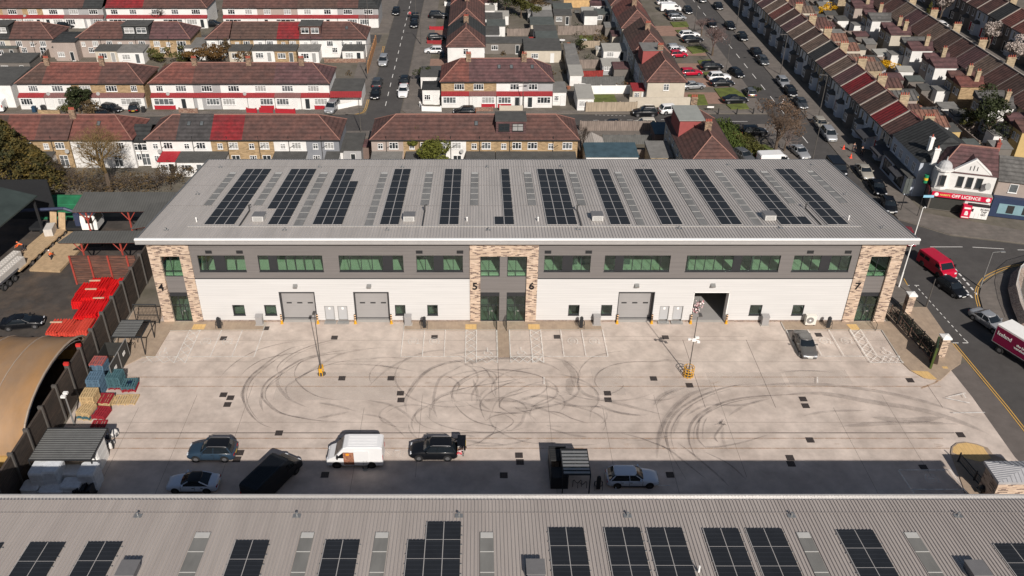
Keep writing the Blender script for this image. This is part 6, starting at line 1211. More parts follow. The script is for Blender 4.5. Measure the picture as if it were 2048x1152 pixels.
def house(x, y, rz, w_, d, he, hr, wall_, roof_, label, group, hl=0, hR=0, tile='z', style='rear', name='terraced_house', up_=None, ridge=True, ends=None, lowhide=False, skipwin=False, chimney=None, gut=None):
    t = thing(name, label, 'house', (x, y, 0), rz, group); wm = wallm(wall_)
    m1 = MB(); m1.box(0, w_, 0, d, 0, he)
    e = ends or (.25 if hl else 0, .25 if hR else 0)
    if not hl: m1.extr([(0, he), (d, he), (d / 2, hr - .08)], .0, .12)
    if not hR: m1.extr([(0, he), (d, he), (d / 2, hr - .08)], w_ - .12, w_)
    m1.build('wall', wm, t)
    rm, V = roof_geo(w_, d, he, hr, hl, hR, ends=e); r_ = rm.build('roof', roofm(roof_, tile), t)
    m1 = MB(); m1.cyl(V[4], V[5], .10, .10, 5)
    if hl: m1.cyl(V[0], V[4], .09, .09, 4); m1.cyl(V[3], V[4], .09, .09, 4)
    if hR: m1.cyl(V[1], V[5], .09, .09, 4); m1.cyl(V[2], V[5], .09, .09, 4)
    m1.build('ridge_tiles', M_ridge if roof_ not in ('black', 'charcoal') else roofm(roof_, tile), r_)
    m1 = MB(); m1.box(V[0][0], V[1][0], V[0][1] - .1, V[0][1] + .02, he - .2, he - .06); m1.build('gutter', gut or M_gut, r_)
    if style == 'rear' and not skipwin:
        for c, ww in (up_ or ((.28, .8), (.70, 1.35))): win(t, w_ * c, he - 1.65, ww, 1.05 if ww > 1 else .95, n=3 if ww > 1.1 else 2)
        px_ = w_ * rnd.choice((.47, .52)); m1 = MB(); m1.cyl((px_, -.1, .2), (px_, -.1, he + .5), .055, .055, 5); m1.cyl((px_ + .8, -.08, he - 1.0), (px_, -.1, he - 1.5), .04, .04, 4); m1.build('soil_pipe', M_gut, t)
        if not lowhide: win(t, w_ * .28, 1.0, 1.1, 1.1, n=3); win(t, w_ * .72, .15, 1.3, 2.0, n=2, name='patio_door')
    if style == 'front' and not skipwin:
        for c, ww in (up_ or ((.5, 2.0),)): win(t, w_ * c, he - 1.6, ww, 1.15, n=4 if ww > 1.6 else 3)
    if chimney is not None: chim(t, chimney, d / 2 - .5, hr - .9, hr + 1.0, rnd.choice((3, 4)))
    return t
def strip_front(t, w_, red=True, order=0, dwarf=True, porch='white', y0=0.0, gm=None):
    """lean-to tiled canopy over a ground-floor window and porch"""
    m1 = MB(); z0, z1 = 2.32, 2.82; m1.grid([(0, y0 - .95, z0), (w_, y0 - .95, z0), (w_, y0 - .005, z1), (0, y0 - .005, z1), (0, y0 - .95, z0 - .1), (w_, y0 - .95, z0 - .1), (w_, y0 - .005, z0 - .1), (0, y0 - .005, z0 - .1)], [(0, 1, 2, 3), (4, 5, 1, 0), (5, 6, 2, 1), (7, 4, 0, 3), (7, 6, 5, 4)]); m1.build('canopy', M_strip_r if red else M_strip_b, t)
    m1 = MB(); m1.box(.06, w_ - .06, y0 - .8, y0 - .005, 0, z0 - .1); p = m1.build('porch', gm or wallm(porch), t)
    a, b = (.30, .76) if order == 0 else (.70, .22)
    win(p, w_ * a, .85, w_ * .46, 1.25, y0 - .8, n=4, pane=rnd.choice(M_pane)); win(p, w_ * b, .05, .95, 2.05, y0 - .8, n=1, frame=M_wdoor, pane=rnd.choice((M_wdoor, M_wdoor, M_pane[0])), name='door')
    if dwarf: m1 = MB(); m1.box(w_ * a - w_ * .25, w_ * a + w_ * .25, y0 - .84, y0 - .8, 0, .8); m1.build('dwarf_panel', M_redp, p)
    return p
def X_(px, py, Y): return F(px, py, Y)[0]
def row(Y, yp, he, hr, d, units, where, grp, style, **kk):
    """units: (px start, px end, wall, roof, options)"""
    out = []
    for i, (a, b, wc, rc, o) in enumerate(units):
        x0, x1 = X_(a, yp, Y), X_(b, yp, Y); w_ = x1 - x0
        nm = {'stock': 'brick', 'tan': 'tan brick', 'bluegrey': 'slate-grey', 'pink': 'pinkish'}.get(wc, wc); rn = {'bright': 'bright red', 'purple': 'plum', 'dbrown': 'dark brown', 'charcoal': 'charcoal'}.get(rc, rc)
        t = house(x0, Y, 0, w_, d, he, hr, wc, rc, '%s house with %s tiled roof, %s from left, %s' % (nm, rn, nth(i), where), grp, hl=o.get('hl', 0), hR=o.get('hr', 0), style=style, up_=o.get('up'), chimney=(o['ch'] * w_ if 'ch' in o else None), lowhide=o.get('low', False), ends=o.get('ends'), gut=kk.get('gut'))
        if style == 'front': strip_front(t, w_, o.get('strip', 'r') == 'r', i % 2, o.get('dwarf', False), o.get('porch', 'white' if rnd.random() < .7 else wc))
        if 'ext' in o: e = o['ext']; ext(t, w_ * e[0], w_ * e[1], e[2], roof=e[3] if len(e) > 3 else None, wall_=wallm(e[4] if len(e) > 4 else 'white'))
        if 'dish' in o: dish(t, w_ * o['dish'], -.1, he - 1.9)
        if 'velux' in o:
            for c in o['velux']:
                sl_ = atan2(hr - he, d / 2); m1 = MB(); m1.box(-.3, .3, -.45, .45, 0, .07); v = m1.build('roof_window', M_gut, t, loc=(w_ * c, d / 2 * .62, he + (hr - he) * .62 + .02), rot=(sl_, 0, 0)); m1 = MB(); m1.box(-.22, .22, -.37, .37, .07, .08); m1.build('pane', M_pane[1], v)
        if 'dorm' in o: q = o['dorm']; dormer(t, w_ * q[0], w_ * q[1], d * q[2], he + .35, hr + .1, d / 2 + .6, q[3], wm=q[4] if len(q) > 4 else None, roof=q[5] if len(q) > 5 else None)
        out.append(t)
    return out
gf = M_flat; cb = roofm('black'); mb_ = roofm('brown')
# first street: backs facing the long warehouse
RA = row(42.3, 278, 4.85, 7.25, 8.0, [(-60, 5, 'tan', 'dbrown', dict()), (5, 70, 'tan', 'red', dict()), (70, 136, 'tan', 'brown', dict(ch=1.0, ext=(.0, .5, 2.5), dish=.9)), (138, 262, 'white', 'red', dict(hr=3.6, up=((.15, 1.1), (.5, .9), (.8, 1.2)), velux=(.42,)))], 'nearest street, far left block', 'houses behind the left yard', 'rear')
row(42.3, 278, 4.85, 7.25, 8.0, [(291, 352, 'white', 'brown', dict(hl=3.7, ext=(.5, 1.05, 3.0, M_redp), dish=.4)), (352, 420, 'white', 'charcoal', dict(velux=(.3, .68), ext=(.1, .95, 3.2))), (420, 484, 'tan', 'bright', dict(ext=(-.0, .5, 2.5))), (484, 546, 'tan', 'brown', dict()), (546, 611, 'white', 'brown', dict(ext=(.03, 1.0, 3.4))), (611, 677, 'bluegrey', 'brown', dict(hr=3.8, ext=(.62, 1.0, 2.5)))], 'nearest street, left middle block', 'houses behind the warehouse', 'rear')
row(42.3, 278, 4.85, 7.3, 8.0, [(742, 806, 'pink', 'brown', dict(hl=3.9, ext=(.03, .95, 2.8, M_flat2, 'tan'))), (806, 868, 'tan', 'brown', dict(ext=(.1, .5, 2.0))), (868, 932, 'white', 'brown', dict(dish=.85, ext=(.0, .35, 2.5))), (932, 990, 'tan', 'brown', dict(velux=(.35,), ext=(.02, .98, 3.0, gf, 'tan'))), (990, 1053, 'tan', 'brown', dict(dorm=(.03, .98, .1, roofm('purple'), M_gut), ext=(.05, .95, 3.0))), (1053, 1156, 'tan', 'brown', dict(hr=3.5, up=((.12, 1.5), (.48, .8), (.8, 1.5)), ext=(.0, .95, 3.0)))], 'nearest street, centre block', 'houses behind the warehouse', 'rear')
# annexes and garages in the first street
def outbuilding(px, py, w_, d, h_, wc, rc, label, rz=0, name='outbuilding', cat='outbuilding', ridge=False, doorw=True, grp=None, z=0):
    x, y = G(px, py); t = thing(name, label, cat, (x, y, 0), rz, grp); m1 = MB(); m1.box(-w_ / 2, w_ / 2, 0, d, 0, h_)
    m1.build('wall', wallm(wc) if isinstance(wc, str) else wc, t); m1 = MB(); rm = rc
    if ridge: z1_ = h_ + min(.9, w_ * .25); m1.grid([(-w_ / 2 - .15, -.2, h_ - .05), (w_ / 2 + .15, -.2, h_ - .05), (w_ / 2 + .15, d + .2, h_ - .05), (-w_ / 2 - .15, d + .2, h_ - .05), (0, -.2, z1_), (0, d + .2, z1_)], [(1, 2, 5, 4), (3, 0, 4, 5), (0, 1, 4), (2, 3, 5), (3, 2, 1, 0)])
    else: m1.grid([(-w_ / 2 - .12, -.15, h_ + .02), (w_ / 2 + .12, -.15, h_ + .02), (w_ / 2 + .12, d + .15, h_ + .3), (-w_ / 2 - .12, d + .15, h_ + .3), (-w_ / 2 - .12, -.15, h_ - .1), (w_ / 2 + .12, -.15, h_ - .1), (w_ / 2 + .12, d + .15, h_ - .05), (-w_ / 2 - .12, d + .15, h_ - .05)], [(0, 1, 2, 3), (4, 5, 1, 0), (5, 6, 2, 1), (6, 7, 3, 2), (7, 4, 0, 3), (7, 6, 5, 4)])
    m1.build('roof', rm, t)
    if doorw and w_ > 2.0: win(t, -w_ * .22, .9, min(1.4, w_ * .35), 1.0, 0, n=3); win(t, w_ * .26, .05, .85, 1.95, 0, n=1, frame=M_wdoor, pane=rnd.choice((M_wdoor, M_pane[0])), name='door')
    return t
def hgt(px, py, Y): return F(px, py, Y)
x0, x1 = X_(257, 272, 43), X_(293, 272, 43); t = house(x0, 43, 0, x1 - x0, 6.5, 4.3, 5.6, 'white', 'black', 'white two-storey side wing with black tiled roof beside the brown hipped end', 'houses behind the warehouse', style='rear', up_=((.5, 2.2),))
x0, x1 = X_(655, 310, 37), X_(684, 310, 37)
outbuilding(690, 330, 5.4, 6.0, 2.6, 'grey', M_flat, 'flat grey-roofed annex filling the gap between two blocks', grp=None)
outbuilding(669, 334, 3.0, 3.5, 2.6, 'white', M_flat, 'small black-roofed lean-to at the slate-grey house corner')
outbuilding(712, 318, 6.4, 2.0, 2.2, 'brown', roofm('purple'), 'low brown tiled outhouse roof at the end of the side street', doorw=False)
outbuilding(1222, 345, 8.0, 4.6, 2.7, 'white', mat('blue_felt', (0.05, .085, .105), .7, .25, .8), 'white garden room with blue-green roof right behind the warehouse')
outbuilding(1186, 318, 3.2, 3.6, 2.2, 'cream', mat('corrugated_cement', (0.42, .38, .34), .9, .1, 1, stripe='wx', sfreq=3, sdark=.8, swidth=.4), 'pale ribbed garage roof beyond the blue-green garden room', ridge=True, doorw=False)
outbuilding(1320, 345, 3.4, 5.5, 2.6, 'stock', M_flat2, 'grey flat-roofed brick outbuilding beside the corner house')
outbuilding(1330, 290, 3.6, 4.2, 2.0, 'brown', mat('blue_felt', (0.05, .085, .105)), 'slate-blue sheet roof against the corner house', doorw=False)
# second street: fronts facing us
he, Yb2 = 4.67, 68.1
row(Yb2, 165.6, he, 7.0, 8.4, [(32, 84, 'white', 'dbrown', dict(hl=3.6, up=((.6, 1.7),))), (84, 140, 'white', 'red', dict(ch=.0, strip='b', dish=.15)), (140, 195, 'tan', 'red', dict(strip='b', dish=.95)), (195, 285, 'tan', 'brown', dict(ch=0.0, hr=4.0, strip='b', up=((.28, 2.0), (.78, 1.1))))], 'second street, left block', 'houses in the second street', 'front')
row(Yb2, 165.6, he, 7.0, 8.4, [(298, 384, 'white', 'red', dict(hl=3.8, ch=.98, up=((.22, 1.2), (.72, 1.9)), dwarf=True, dish=.4)), (384, 439, 'grey', 'brown', dict(up=((.5, 1.9),), porch='grey')), (439, 492, 'white', 'brown', dict(ch=1.0, dish=.9)), (492, 547, 'white', 'brown', dict(dwarf=True)), (547, 600, 'white', 'purple', dict(ch=.98, strip='b')), (600, 657, 'white', 'purple', dict(hr=3.6, dwarf=True, up=((.45, 2.0),)))], 'second street, middle block', 'houses in the second street', 'front')
row(68.9, 162, 4.7, 7.5, 8.6, [(882, 938, 'tan', 'red', dict(hl=3.8, ch=.98, up=((.65, 1.8),))), (938, 993, 'tan', 'purple', dict(strip='b', dwarf=True, up=((.35, 1.8),))), (993, 1048, 'white', 'purple', dict(velux=(.1, .55), dwarf=True, up=((.66, 1.6),))), (1048, 1106, 'grey', 'purple', dict(hr=4.0, ch=.02, velux=(.3,), up=((.32, 1.6),)))], 'second street, right block', 'houses in the second street', 'front')
outbuilding(-16, 215, 9.0, 9, 4.3, 'white', M_flat, 'white block with flat black roof at the left end of the second street'); outbuilding(688, 212, 6.6, 6.2, 2.7, 'white', M_flat, 'flat-roofed white corner shop extension with red canopy')
x, y = G(688, 212); t = MB(); t.grid([(-3.6, -1.2, 2.2), (3.5, -1.2, 2.2), (3.5, 0, 2.8), (-3.6, 0, 2.8)], [(0, 1, 2, 3)]); t.box(-3.6, 3.5, -1.2, -1.1, 2.05, 2.2); o = t.build('red_canopy', M_strip_r); o.location = (x, y, 0); tag(o, 'long red tiled canopy at the right end of the second street middle block', 'canopy')
outbuilding(863, 209, 3.2, 3.5, 2.9, 'white', cb, 'white side annex with black sloping roof left of the tan hipped house'); outbuilding(862, 180, 3.8, 5, 2.7, 'white', M_flat, 'flat-roofed annex behind the black-roofed side annex')
outbuilding(1118, 211, 2.4, 4.5, 2.6, 'white', M_flat2, 'white garage with double doors at the right end of the centre block')
outbuilding(1170, 222, 2.9, 6.5, 2.4, 'white', mat('cement_sheet', (0.33, .32, .29), .9, .1, 1, stripe='wy', sfreq=3, sdark=.85, swidth=.3), 'white garage with pale sheet roof facing the side street', ridge=False)
# third street: backs
row(97, 77, 4.0, 6.3, 8.0, [(-40, 18, 'cream', 'black', dict(dorm=(.1, 1.0, .1, cb), dish=.8)), (18, 105, 'pink', 'brown', dict(hr=3.9, up=((.2, 1.2), (.5, .8), (.75, 1.2)), dish=.05))], 'third street, far left block', 'houses in the third street', 'rear')
row(97, 77, 4.0, 6.3, 8.0, [(151, 245, 'pink', 'brown', dict(hl=3.8, up=((.14, .8), (.4, 1.2), (.7, 1.2), (.92, .8)), ext=(.5, .98, 3.4, gf, 'cream'))), (245, 298, 'pink', 'black', dict(dorm=(.0, 1.0, .08, cb), ext=(.0, .95, 4.2, M_flat2))), (298, 379, 'tan', 'purple', dict(hr=3.4, up=((.17, 1.3), (.45, .8), (.78, 1.9))))], 'third street, left block', 'houses in the third street', 'rear')
row(97, 77, 4.0, 6.3, 8.0, [(412, 458, 'white', 'brown', dict(hl=3.4)), (460, 506, 'tan', 'dbrown', dict(ext=(.05, .95, 3.4, gf, 'cream'))), (506, 553, 'white', 'dbrown', dict(ext=(.05, .98, 3.2))), (553, 598, 'tan', 'bright', dict(ext=(.0, .95, 3.4, gf, 'tan'))), (598, 643, 'white', 'purple', dict(dorm=(.02, .98, .06, mb_, None, M_flat), ext=(.05, .95, 3.6, M_flat2), dish=.85)), (643, 731, 'white', 'brown', dict(hr=3.8, velux=(.55,), up=((.18, 1.3), (.48, .7), (.66, .7), (.85, 1.3)), ext=(.5, .98, 3.2)))], 'third street, middle block', 'houses in the third street', 'rear')
outbuilding(136, 122, 4.6, 6, 4.0, 'pink', cb, 'pinkish two-storey annex with black roof between two blocks'); outbuilding(392, 120, 4.0, 6, 2.6, 'white', M_flat2, 'flat grey-roofed link between the third street blocks')
# fourth street: fronts at the top of the picture
row(119, 14, 4.55, 6.8, 8.0, [(-40, 2, 'tan', 'brown', dict()), (2, 42, 'pink', 'brown', dict()), (42, 83, 'tan', 'brown', dict(dish=.1)), (83, 125, 'white', 'brown', dict()), (125, 165, 'grey', 'brown', dict(strip='b')), (165, 204, 'grey', 'black', dict(strip='b'))], 'fourth street, far left block', 'houses in the fourth street', 'front')
row(119, 14, 4.55, 6.8, 8.0, [(210, 285, 'white', 'bright', dict(up=((.22, 1.6), (.72, 1.6)))), (285, 368, 'white', 'brown', dict(up=((.28, 1.6), (.76, 1.6)))), (368, 412, 'white', 'brown', dict(hr=3.5))], 'fourth street, left block', 'houses in the fourth street', 'front')
row(119, 14, 4.55, 6.8, 8.0, [(444, 513, 'white', 'brown', dict(up=((.25, 1.6), (.75, 1.6)))), (513, 594, 'pink', 'brown', dict(up=((.25, 1.6), (.75, 1.6)))), (594, 674, 'white', 'dbrown', dict(up=((.25, 1.6), (.75, 1.6)))), (674, 716, 'grey', 'brown', dict()), (716, 756, 'grey', 'black', dict(hr=3.2, strip='b'))], 'fourth street, middle block', 'houses in the fourth street', 'front')
# ---- houses whose ridges run away from us
def colhouse(x0, x1, y0, y1, he_, hr_, wc, rc, label, grp, near=0, far=0, chn=None, name='semi_detached_house', win_end=True, side='both', tile='z'):
    """ridge runs along +Y; local x runs away from the camera (rz=90deg), so local -y faces +X"""
    w_ = y1 - y0; d = x1 - x0; t = house(x1, y0, pi / 2, w_, d, he_, hr_, wc, rc, label, grp, hl=near, hR=far, style='none', tile=tile, name=name)
    for c in (.2, .5, .8):
        win(t, w_ * c, he_ - 1.6, 1.3, 1.1, 0, n=3); win(t, w_ * c, 1.0, 1.3, 1.2, 0, n=3); win(t, w_ * c, he_ - 1.6, 1.0, 1.0, d, rot=pi, n=2); win(t, w_ * c, 1.0, 1.2, 1.1, d, rot=pi, n=2)
    if win_end: win(t, 0, he_ - 1.7, 1.0, 1.2, d * .5, rot=-pi / 2, n=2)
    if chn is not None: chim(t, chn, d / 2, hr_ - .5, hr_ + 1.1, 4, 'x' if False else 'y', 1.0)
    return t
for k, (a, b, rc) in enumerate(((89.8, 96.5, 'brown'), (96.5, 104, 'black'), (104.3, 113.5, 'brown'), (113.5, 121, 'brown'), (121.4, 130, 'red'), (130, 140, 'brown'), (140.5, 152, 'brown'))):
    colhouse(-6.4, .9, a, b, 4.6, 7.3, 'white' if k % 2 == 0 else 'cream', rc, '%s-roofed house, %s from the near end of the row beside the side road' % (rc, nth(k)), 'houses along the side road', near=3.6 if k in (0, 2, 4, 6) else 0, chn=1.2 if k in (1, 3, 5) else None)
for k, (a, b, rc, wc) in enumerate(((69.4, 78.5, 'brown', 'cream'), (78.5, 84.5, 'dbrown', 'white'), (86, 93, 'brown', 'cream'), (93, 101, 'dbrown', 'white'), (103, 111, 'brown', 'cream'), (111, 119, 'red', 'white'), (121, 129, 'brown', 'cream'), (129, 138, 'brown', 'white'), (140, 150, 'brown', 'cream'))):
    t = colhouse(30.4, 37.2, a, b, 4.5, 7.3, wc, rc, '%s house with %s roof, %s from the near end of the main road row' % (wc, 'dark brown' if rc == 'dbrown' else rc, nth(k)), 'houses along the main road, left side', near=3.6 if k % 2 == 0 else 0, chn=(b - a) - .2 if k % 2 == 0 else None)
    if k == 1: d = MB(); d.box(-.5, 4.3, 3.0, 6.6, 4.6, 7.35); dd = d.build('dormer', mat('faded_red_hanging_tiles', (0.28, .07, .065), .8, .1, 2), t); d = MB(); d.box(-.6, 4.4, 2.9, 6.7, 7.35, 7.45); d.build('dormer_roof', M_flat2, dd)
    if k == 0: m1 = MB(); m1.box(2.2, 6.5, 6.8, 8.2, 0, 2.3); 
outbuilding(1278, 205, 2.6, 3.2, 2.3, 'cream', M_strip_r, 'small side porch with faded red roof left of the cream end house'); win(t, 0, 2, 1, 1)
t = thing('garden_wall', 'pale rendered wall and gates in front of the cream end house', 'wall', (*G(1290, 216), 0)); m1 = MB(); m1.box(-3, 8.2, 0, .25, 0, 2.0); m1.build('wall', wallm('cream'), t)
C1 = colhouse(30.2, 37.8, 32.5, 41.5, 4.9, 7.9, 'cream', 'brown', 'brown hipped corner house with chimney just behind the warehouse, right of centre', 'corner houses by the junction', near=4.0, chn=6.6)
C2 = colhouse(30.2, 37.8, 41.5, 50.5, 4.9, 7.9, 'cream', 'brown', 'corner house with flat grey dormer roof and faded red tile cheeks', 'corner houses by the junction', far=3.2, chn=7.8)
d = MB(); d.box(.6, 6.6, 3.7, 7.3, 5.2, 7.9); dd = d.build('dormer', mat('faded_red_hanging_tiles', (0.28, .07, .065)), C2); d = MB(); d.box(.4, 6.8, 3.5, 7.5, 7.9, 8.02); d.build('dormer_roof', mat('pale_roof_felt', (0.27, .28, .26), .8, .1, 1), dd)
# ---- Victorian terraces right of the main road (fronts in shade, facing the road)
def vict(x0, y1, w_, d, he_, hr_, wc, rc, label, grp, pots=True, bay=True, near=0, outr=None, parapet=True, front=True):
    """front faces -X; local x runs towards the camera"""
    t = house(x0, y1, -pi / 2, w_, d, he_, hr_, wc, rc, label, grp, hR=near, style='none', tile='y', ends=(0, .1 if not near else .25))
    if parapet: m1 = MB(); m1.grid([(w_ - .13, -.35, he_), (w_ + .13, -.35, he_), (w_ + .13, d / 2, hr_ + .16), (w_ - .13, d / 2, hr_ + .16), (w_ + .13, d + .3, he_), (w_ - .13, d + .3, he_)], [(0, 1, 2, 3), (3, 2, 4, 5)]); m1.grid([(w_ - .13, -.35, he_), (w_ + .13, -.35, he_), (w_ + .13, d / 2, hr_ + .16), (w_ - .13, d / 2, hr_ + .16), (w_ - .13, -.35, he_ - .3), (w_ + .13, -.35, he_ - .3), (w_ + .13, d / 2, hr_ - .3), (w_ - .13, d / 2, hr_ - .3)], [(4, 5, 1, 0), (0, 3, 7, 4), (1, 5, 6, 2)]); m1.build('party_wall_coping', mat('cement_coping', (0.36, .32, .28), .9, .12, 2), t)
    if front:
        win(t, w_ * .28, he_ - 2.0, .85, 1.5, 0, n=1); win(t, w_ * .74, he_ - 2.0, .85, 1.5, 0, n=1)
        if bay: m1 = MB(); c = w_ * .30; m1.prism([(c - 1.15, 0), (c - .65, -.8), (c + .65, -.8), (c + 1.15, 0)], 0, 2.5); b_ = m1.build('bay_window', wallm('paleblue' if wc != 'dim' else 'dim'), t); win(b_, c, .9, 1.1, 1.4, -.8, n=2); m1 = MB(); m1.loft([[(c - 1.25, 0, 2.5), (c - .75, -.95, 2.5), (c + .75, -.95, 2.5), (c + 1.25, 0, 2.5)], [(c - .9, 0, 3.1), (c - .5, -.2, 3.1), (c + .5, -.2, 3.1), (c + .9, 0, 3.1)]]); m1.build('bay_roof', M_flat, b_)
        win(t, w_ * .8, .1, .9, 2.1, 0, n=1, frame=M_wdoor, pane=rnd.choice((M_gut, M_redp, M_pane[0])), name='door')
    if pots: chim(t, w_ - .1, d / 2 + .9, hr_ - 1.2, hr_ + .9, 4, 'y', 1.5, wallm('stock'))
    if outr:
        ox, ow, od, oh, orc, owc = outr; m1 = MB(); m1.box(ox, ox + ow, d, d + od, 0, oh); o = m1.build('rear_wing', wallm(owc), t); m1 = MB(); m1.grid([(ox - .12, d, oh + .9), (ox + ow + .12, d, oh + .05), (ox + ow + .12, d + od + .2, oh + .05), (ox - .12, d + od + .2, oh + .9), (ox - .12, d, oh - .1), (ox + ow + .12, d, oh - .1), (ox + ow + .12, d + od + .2, oh - .1), (ox - .12, d + od + .2, oh - .1)], [(0, 1, 2, 3), (5, 6, 2, 1), (6, 7, 3, 2), (7, 4, 0, 3)]); m1.build('wing_roof', roofm(orc, 'x'), o)
    return t
cl = ['brown', 'bright', 'dbrown', 'brown', 'bright', 'purple', 'tanr', 'purple', 'black', 'tanr', 'dbrown', 'tanr', 'purple', 'dbrown', 'red', 'tanr', 'purple', 'brown', 'black', 'tanr', 'brown', 'purple', 'tanr', 'brown']
wl = ['cream', 'paleblue', 'paleblue', 'dim', 'paleblue', 'white', 'dim', 'stock', 'dim', 'white', 'dim', 'paleblue', 'dim', 'white', 'dim', 'stock', 'white', 'dim', 'paleblue', 'dim', 'stock', 'dim', 'white', 'dim']  # mostly dim and pale blue: shade of the fronts put into the wall colours
nmr = dict(brown='brown', bright='bright red', dbrown='dark brown', purple='plum', tanr='sandy brown', black='black slate', red='red', grey='grey')
y = 42.6
for k in range(22):
    w_ = 4.6; vict(64.0, y + w_, w_, 7.2, 5.0, 7.5, wl[k], cl[k], 'terraced house with %s roof, %s from the shops, right side of the main road' % (nmr[cl[k]], nth(k)), 'terrace along the main road, right side', pots=k % 2 == 0, outr=(.2 if k % 2 else 2.0, 2.3, 4.5, 4.0 if k % 3 else 2.6, rnd.choice(('grey', 'tanr', 'brown', 'orange')), rnd.choice(('cream', 'stock', 'white', 'pink')))); y += w_
# second terrace, backs towards us: ridge at X=92
c2 = ['tanr', 'purple', 'brown', 'dbrown', 'brown', 'tanr', 'purple', 'brown', 'dbrown', 'tanr', 'brown', 'purple', 'tanr', 'brown', 'dbrown', 'brown', 'tanr', 'purple', 'brown', 'brown', 'dbrown']
ow_ = ['ochre', 'stock', 'white', 'stock', 'tan', 'stock', 'white', 'pink', 'white', 'stock', 'cream', 'stock', 'white', 'tan', 'pink', 'white', 'stock', 'cream', 'tan', 'white', 'stock']
y = 43.5
for k in range(21):
    w_ = 5.2; t = thing('terraced_house', '%s roof and %s rear wing, %s house from near end, middle terrace' % (nmr[c2[k]], {'stock': 'yellow brick', 'tan': 'tan brick'}.get(ow_[k], ow_[k]), nth(k)), 'house', (90.2, y, 0), 0, 'middle terrace, backs to the gardens')
    m1 = MB(); m1.box(0, 7, 0, w_, 0, 5.0); m1.extr([(0, 5.0), (7, 5.0), (3.5, 7.6)], 0, .12, 'y'); m1.build('wall', wallm('stock' if k % 3 else 'dim'), t)
    m1 = MB(); m1.grid([(-.25, 0, 4.95), (3.5, 0, 7.75), (7.25, 0, 4.95), (-.25, w_, 4.95), (3.5, w_, 7.75), (7.25, w_, 4.95)], [(0, 3, 4, 1), (1, 4, 5, 2), (0, 1, 2), (5, 4, 3), (0, 2, 5, 3)]); r_ = m1.build('roof', roofm(c2[k], 'y'), t)
    m1 = MB(); m1.box(3.38, 3.62, 0, w_, 7.7, 7.85); 
    m1.grid([(-.25, -.08, 5.05), (-.25, .08, 5.05), (3.5, .08, 7.88), (3.5, -.08, 7.88)], [(0, 3, 2, 1)]); m1.build('coping', mat('cement_coping', (0.36, .32, .28)), r_)
    if k % 2 == 0: chim(t, 4.4, w_, 6.3, 8.9, 4, 'x', 1.5, wallm('stock'))
    oy = .1 if k % 2 else w_ - 2.9; m1 = MB(); m1.box(-4.6, 0, oy, oy + 2.8, 0, 4.6); o = m1.build('rear_wing', wallm(ow_[k]), t)
    m1 = MB(); m1.grid([(-4.8, oy - .2, 4.6), (.4, oy - .2, 4.6), (.4, oy + 2.9, 5.5), (-4.8, oy + 2.9, 5.5), (-4.8, oy - .2, 4.45), (.4, oy - .2, 4.45), (.4, oy + 2.9, 4.45), (-4.8, oy + 2.9, 4.45)], [(0, 1, 2, 3), (4, 5, 1, 0), (5, 6, 2, 1), (6, 7, 3, 2), (7, 4, 0, 3)]); m1.build('wing_roof', roofm(rnd.choice(('purple', 'brown', 'red', 'grey')), 'z'), o)
    for q in (1.1, 2.2): win(o, -4.6, 2.7, .7, 1.1, oy + q - .3, rot=-pi / 2, n=1)
    win(t, 0, 2.9, .8, 1.3, (oy + 4.0) % w_, rot=-pi / 2, n=1)
    if k % 3: chim(o, -1.5, oy + 1.4, 5.0, 6.9, 2, 'x', .8, wallm('stock'))
    if k % 4 == 1: m1 = MB(); m1.box(-7, -4.62, oy, oy + 2.6, 0, 2.6); o2 = m1.build('scullery', wallm('white'), t); m1 = MB(); m1.box(-7.1, -4.62, oy - .1, oy + 2.7, 2.6, 2.7); m1.build('scullery_roof', M_flat2, o2)
    y += w_
# third terrace in the top right corner
y = 80.0
for k in range(14):
    w_ = 5.0; rc = ('brown', 'purple', 'brown', 'red', 'red', 'black', 'brown')[k % 7]
    vict(111.6, y + w_, w_, 7.0, 5.4, 8.0, 'dim' if k % 3 else 'paleblue', rc, 'terraced house with %s roof, %s from the near end, top right terrace' % (nmr[rc], nth(k)), 'terrace in the top right corner', pots=k % 2 == 0); y += w_
# ---- the corner: slate-roofed house, shop and neighbour
y0 = 31.5; C = thing('corner_house', 'corner house with bluish shaded front and big black slate roof before the shops', 'house', (63.6, 42.2, 0), -pi / 2); m1 = MB(); m1.box(0, 9.8, 0, 9.2, 0, 5.6); m1.build('wall', wallm('paleblue'), C)  # pale blue wall colour holds the shade on the white front
m1 = MB(); m1.grid([(0, -.3, 5.6), (10.2, -.3, 5.6), (10.2, 9.4, 5.6), (0, 9.4, 5.6), (0, 4.6, 8.3), (7.2, 4.6, 8.3)], [(0, 1, 5, 4), (2, 3, 4, 5), (1, 2, 5), (3, 0, 4), (3, 2, 1, 0)]); m1.build('roof', roofm('black', 'y'), C)
for c in (1.4, 3.6, 5.9, 8.2): win(C, c, 3.3, 1.0, 1.4, 0, n=2)
m1 = MB(); m1.box(.3, 9.6, -1.0, 0, 0, 2.8); s_ = m1.build('shopfront', wallm('paleblue'), C); m1 = MB(); m1.box(.2, 9.7, -1.15, 0, 2.8, 3.0); m1.build('shopfront_roof', M_flat, s_)
win(s_, 2.5, .6, 2.6, 1.8, -1.0, n=3, frame=M_gut); win(s_, 7, .6, 2.6, 1.8, -1.0, n=3, frame=M_gut); chim(C, 8.0, 1.6, 6.2, 8.6, 1, 'x', .6, M_whitep)
A_s = G(1853, 418); B_s = G(1973, 433); an = atan2(B_s[1] - A_s[1], B_s[0] - A_s[0]); Ls = hypot(B_s[0] - A_s[0], B_s[1] - A_s[1])
SH = thing('corner_shop', 'white gabled corner shop with red off-licence sign and small domed turret', 'shop', (*A_s, .1), an)
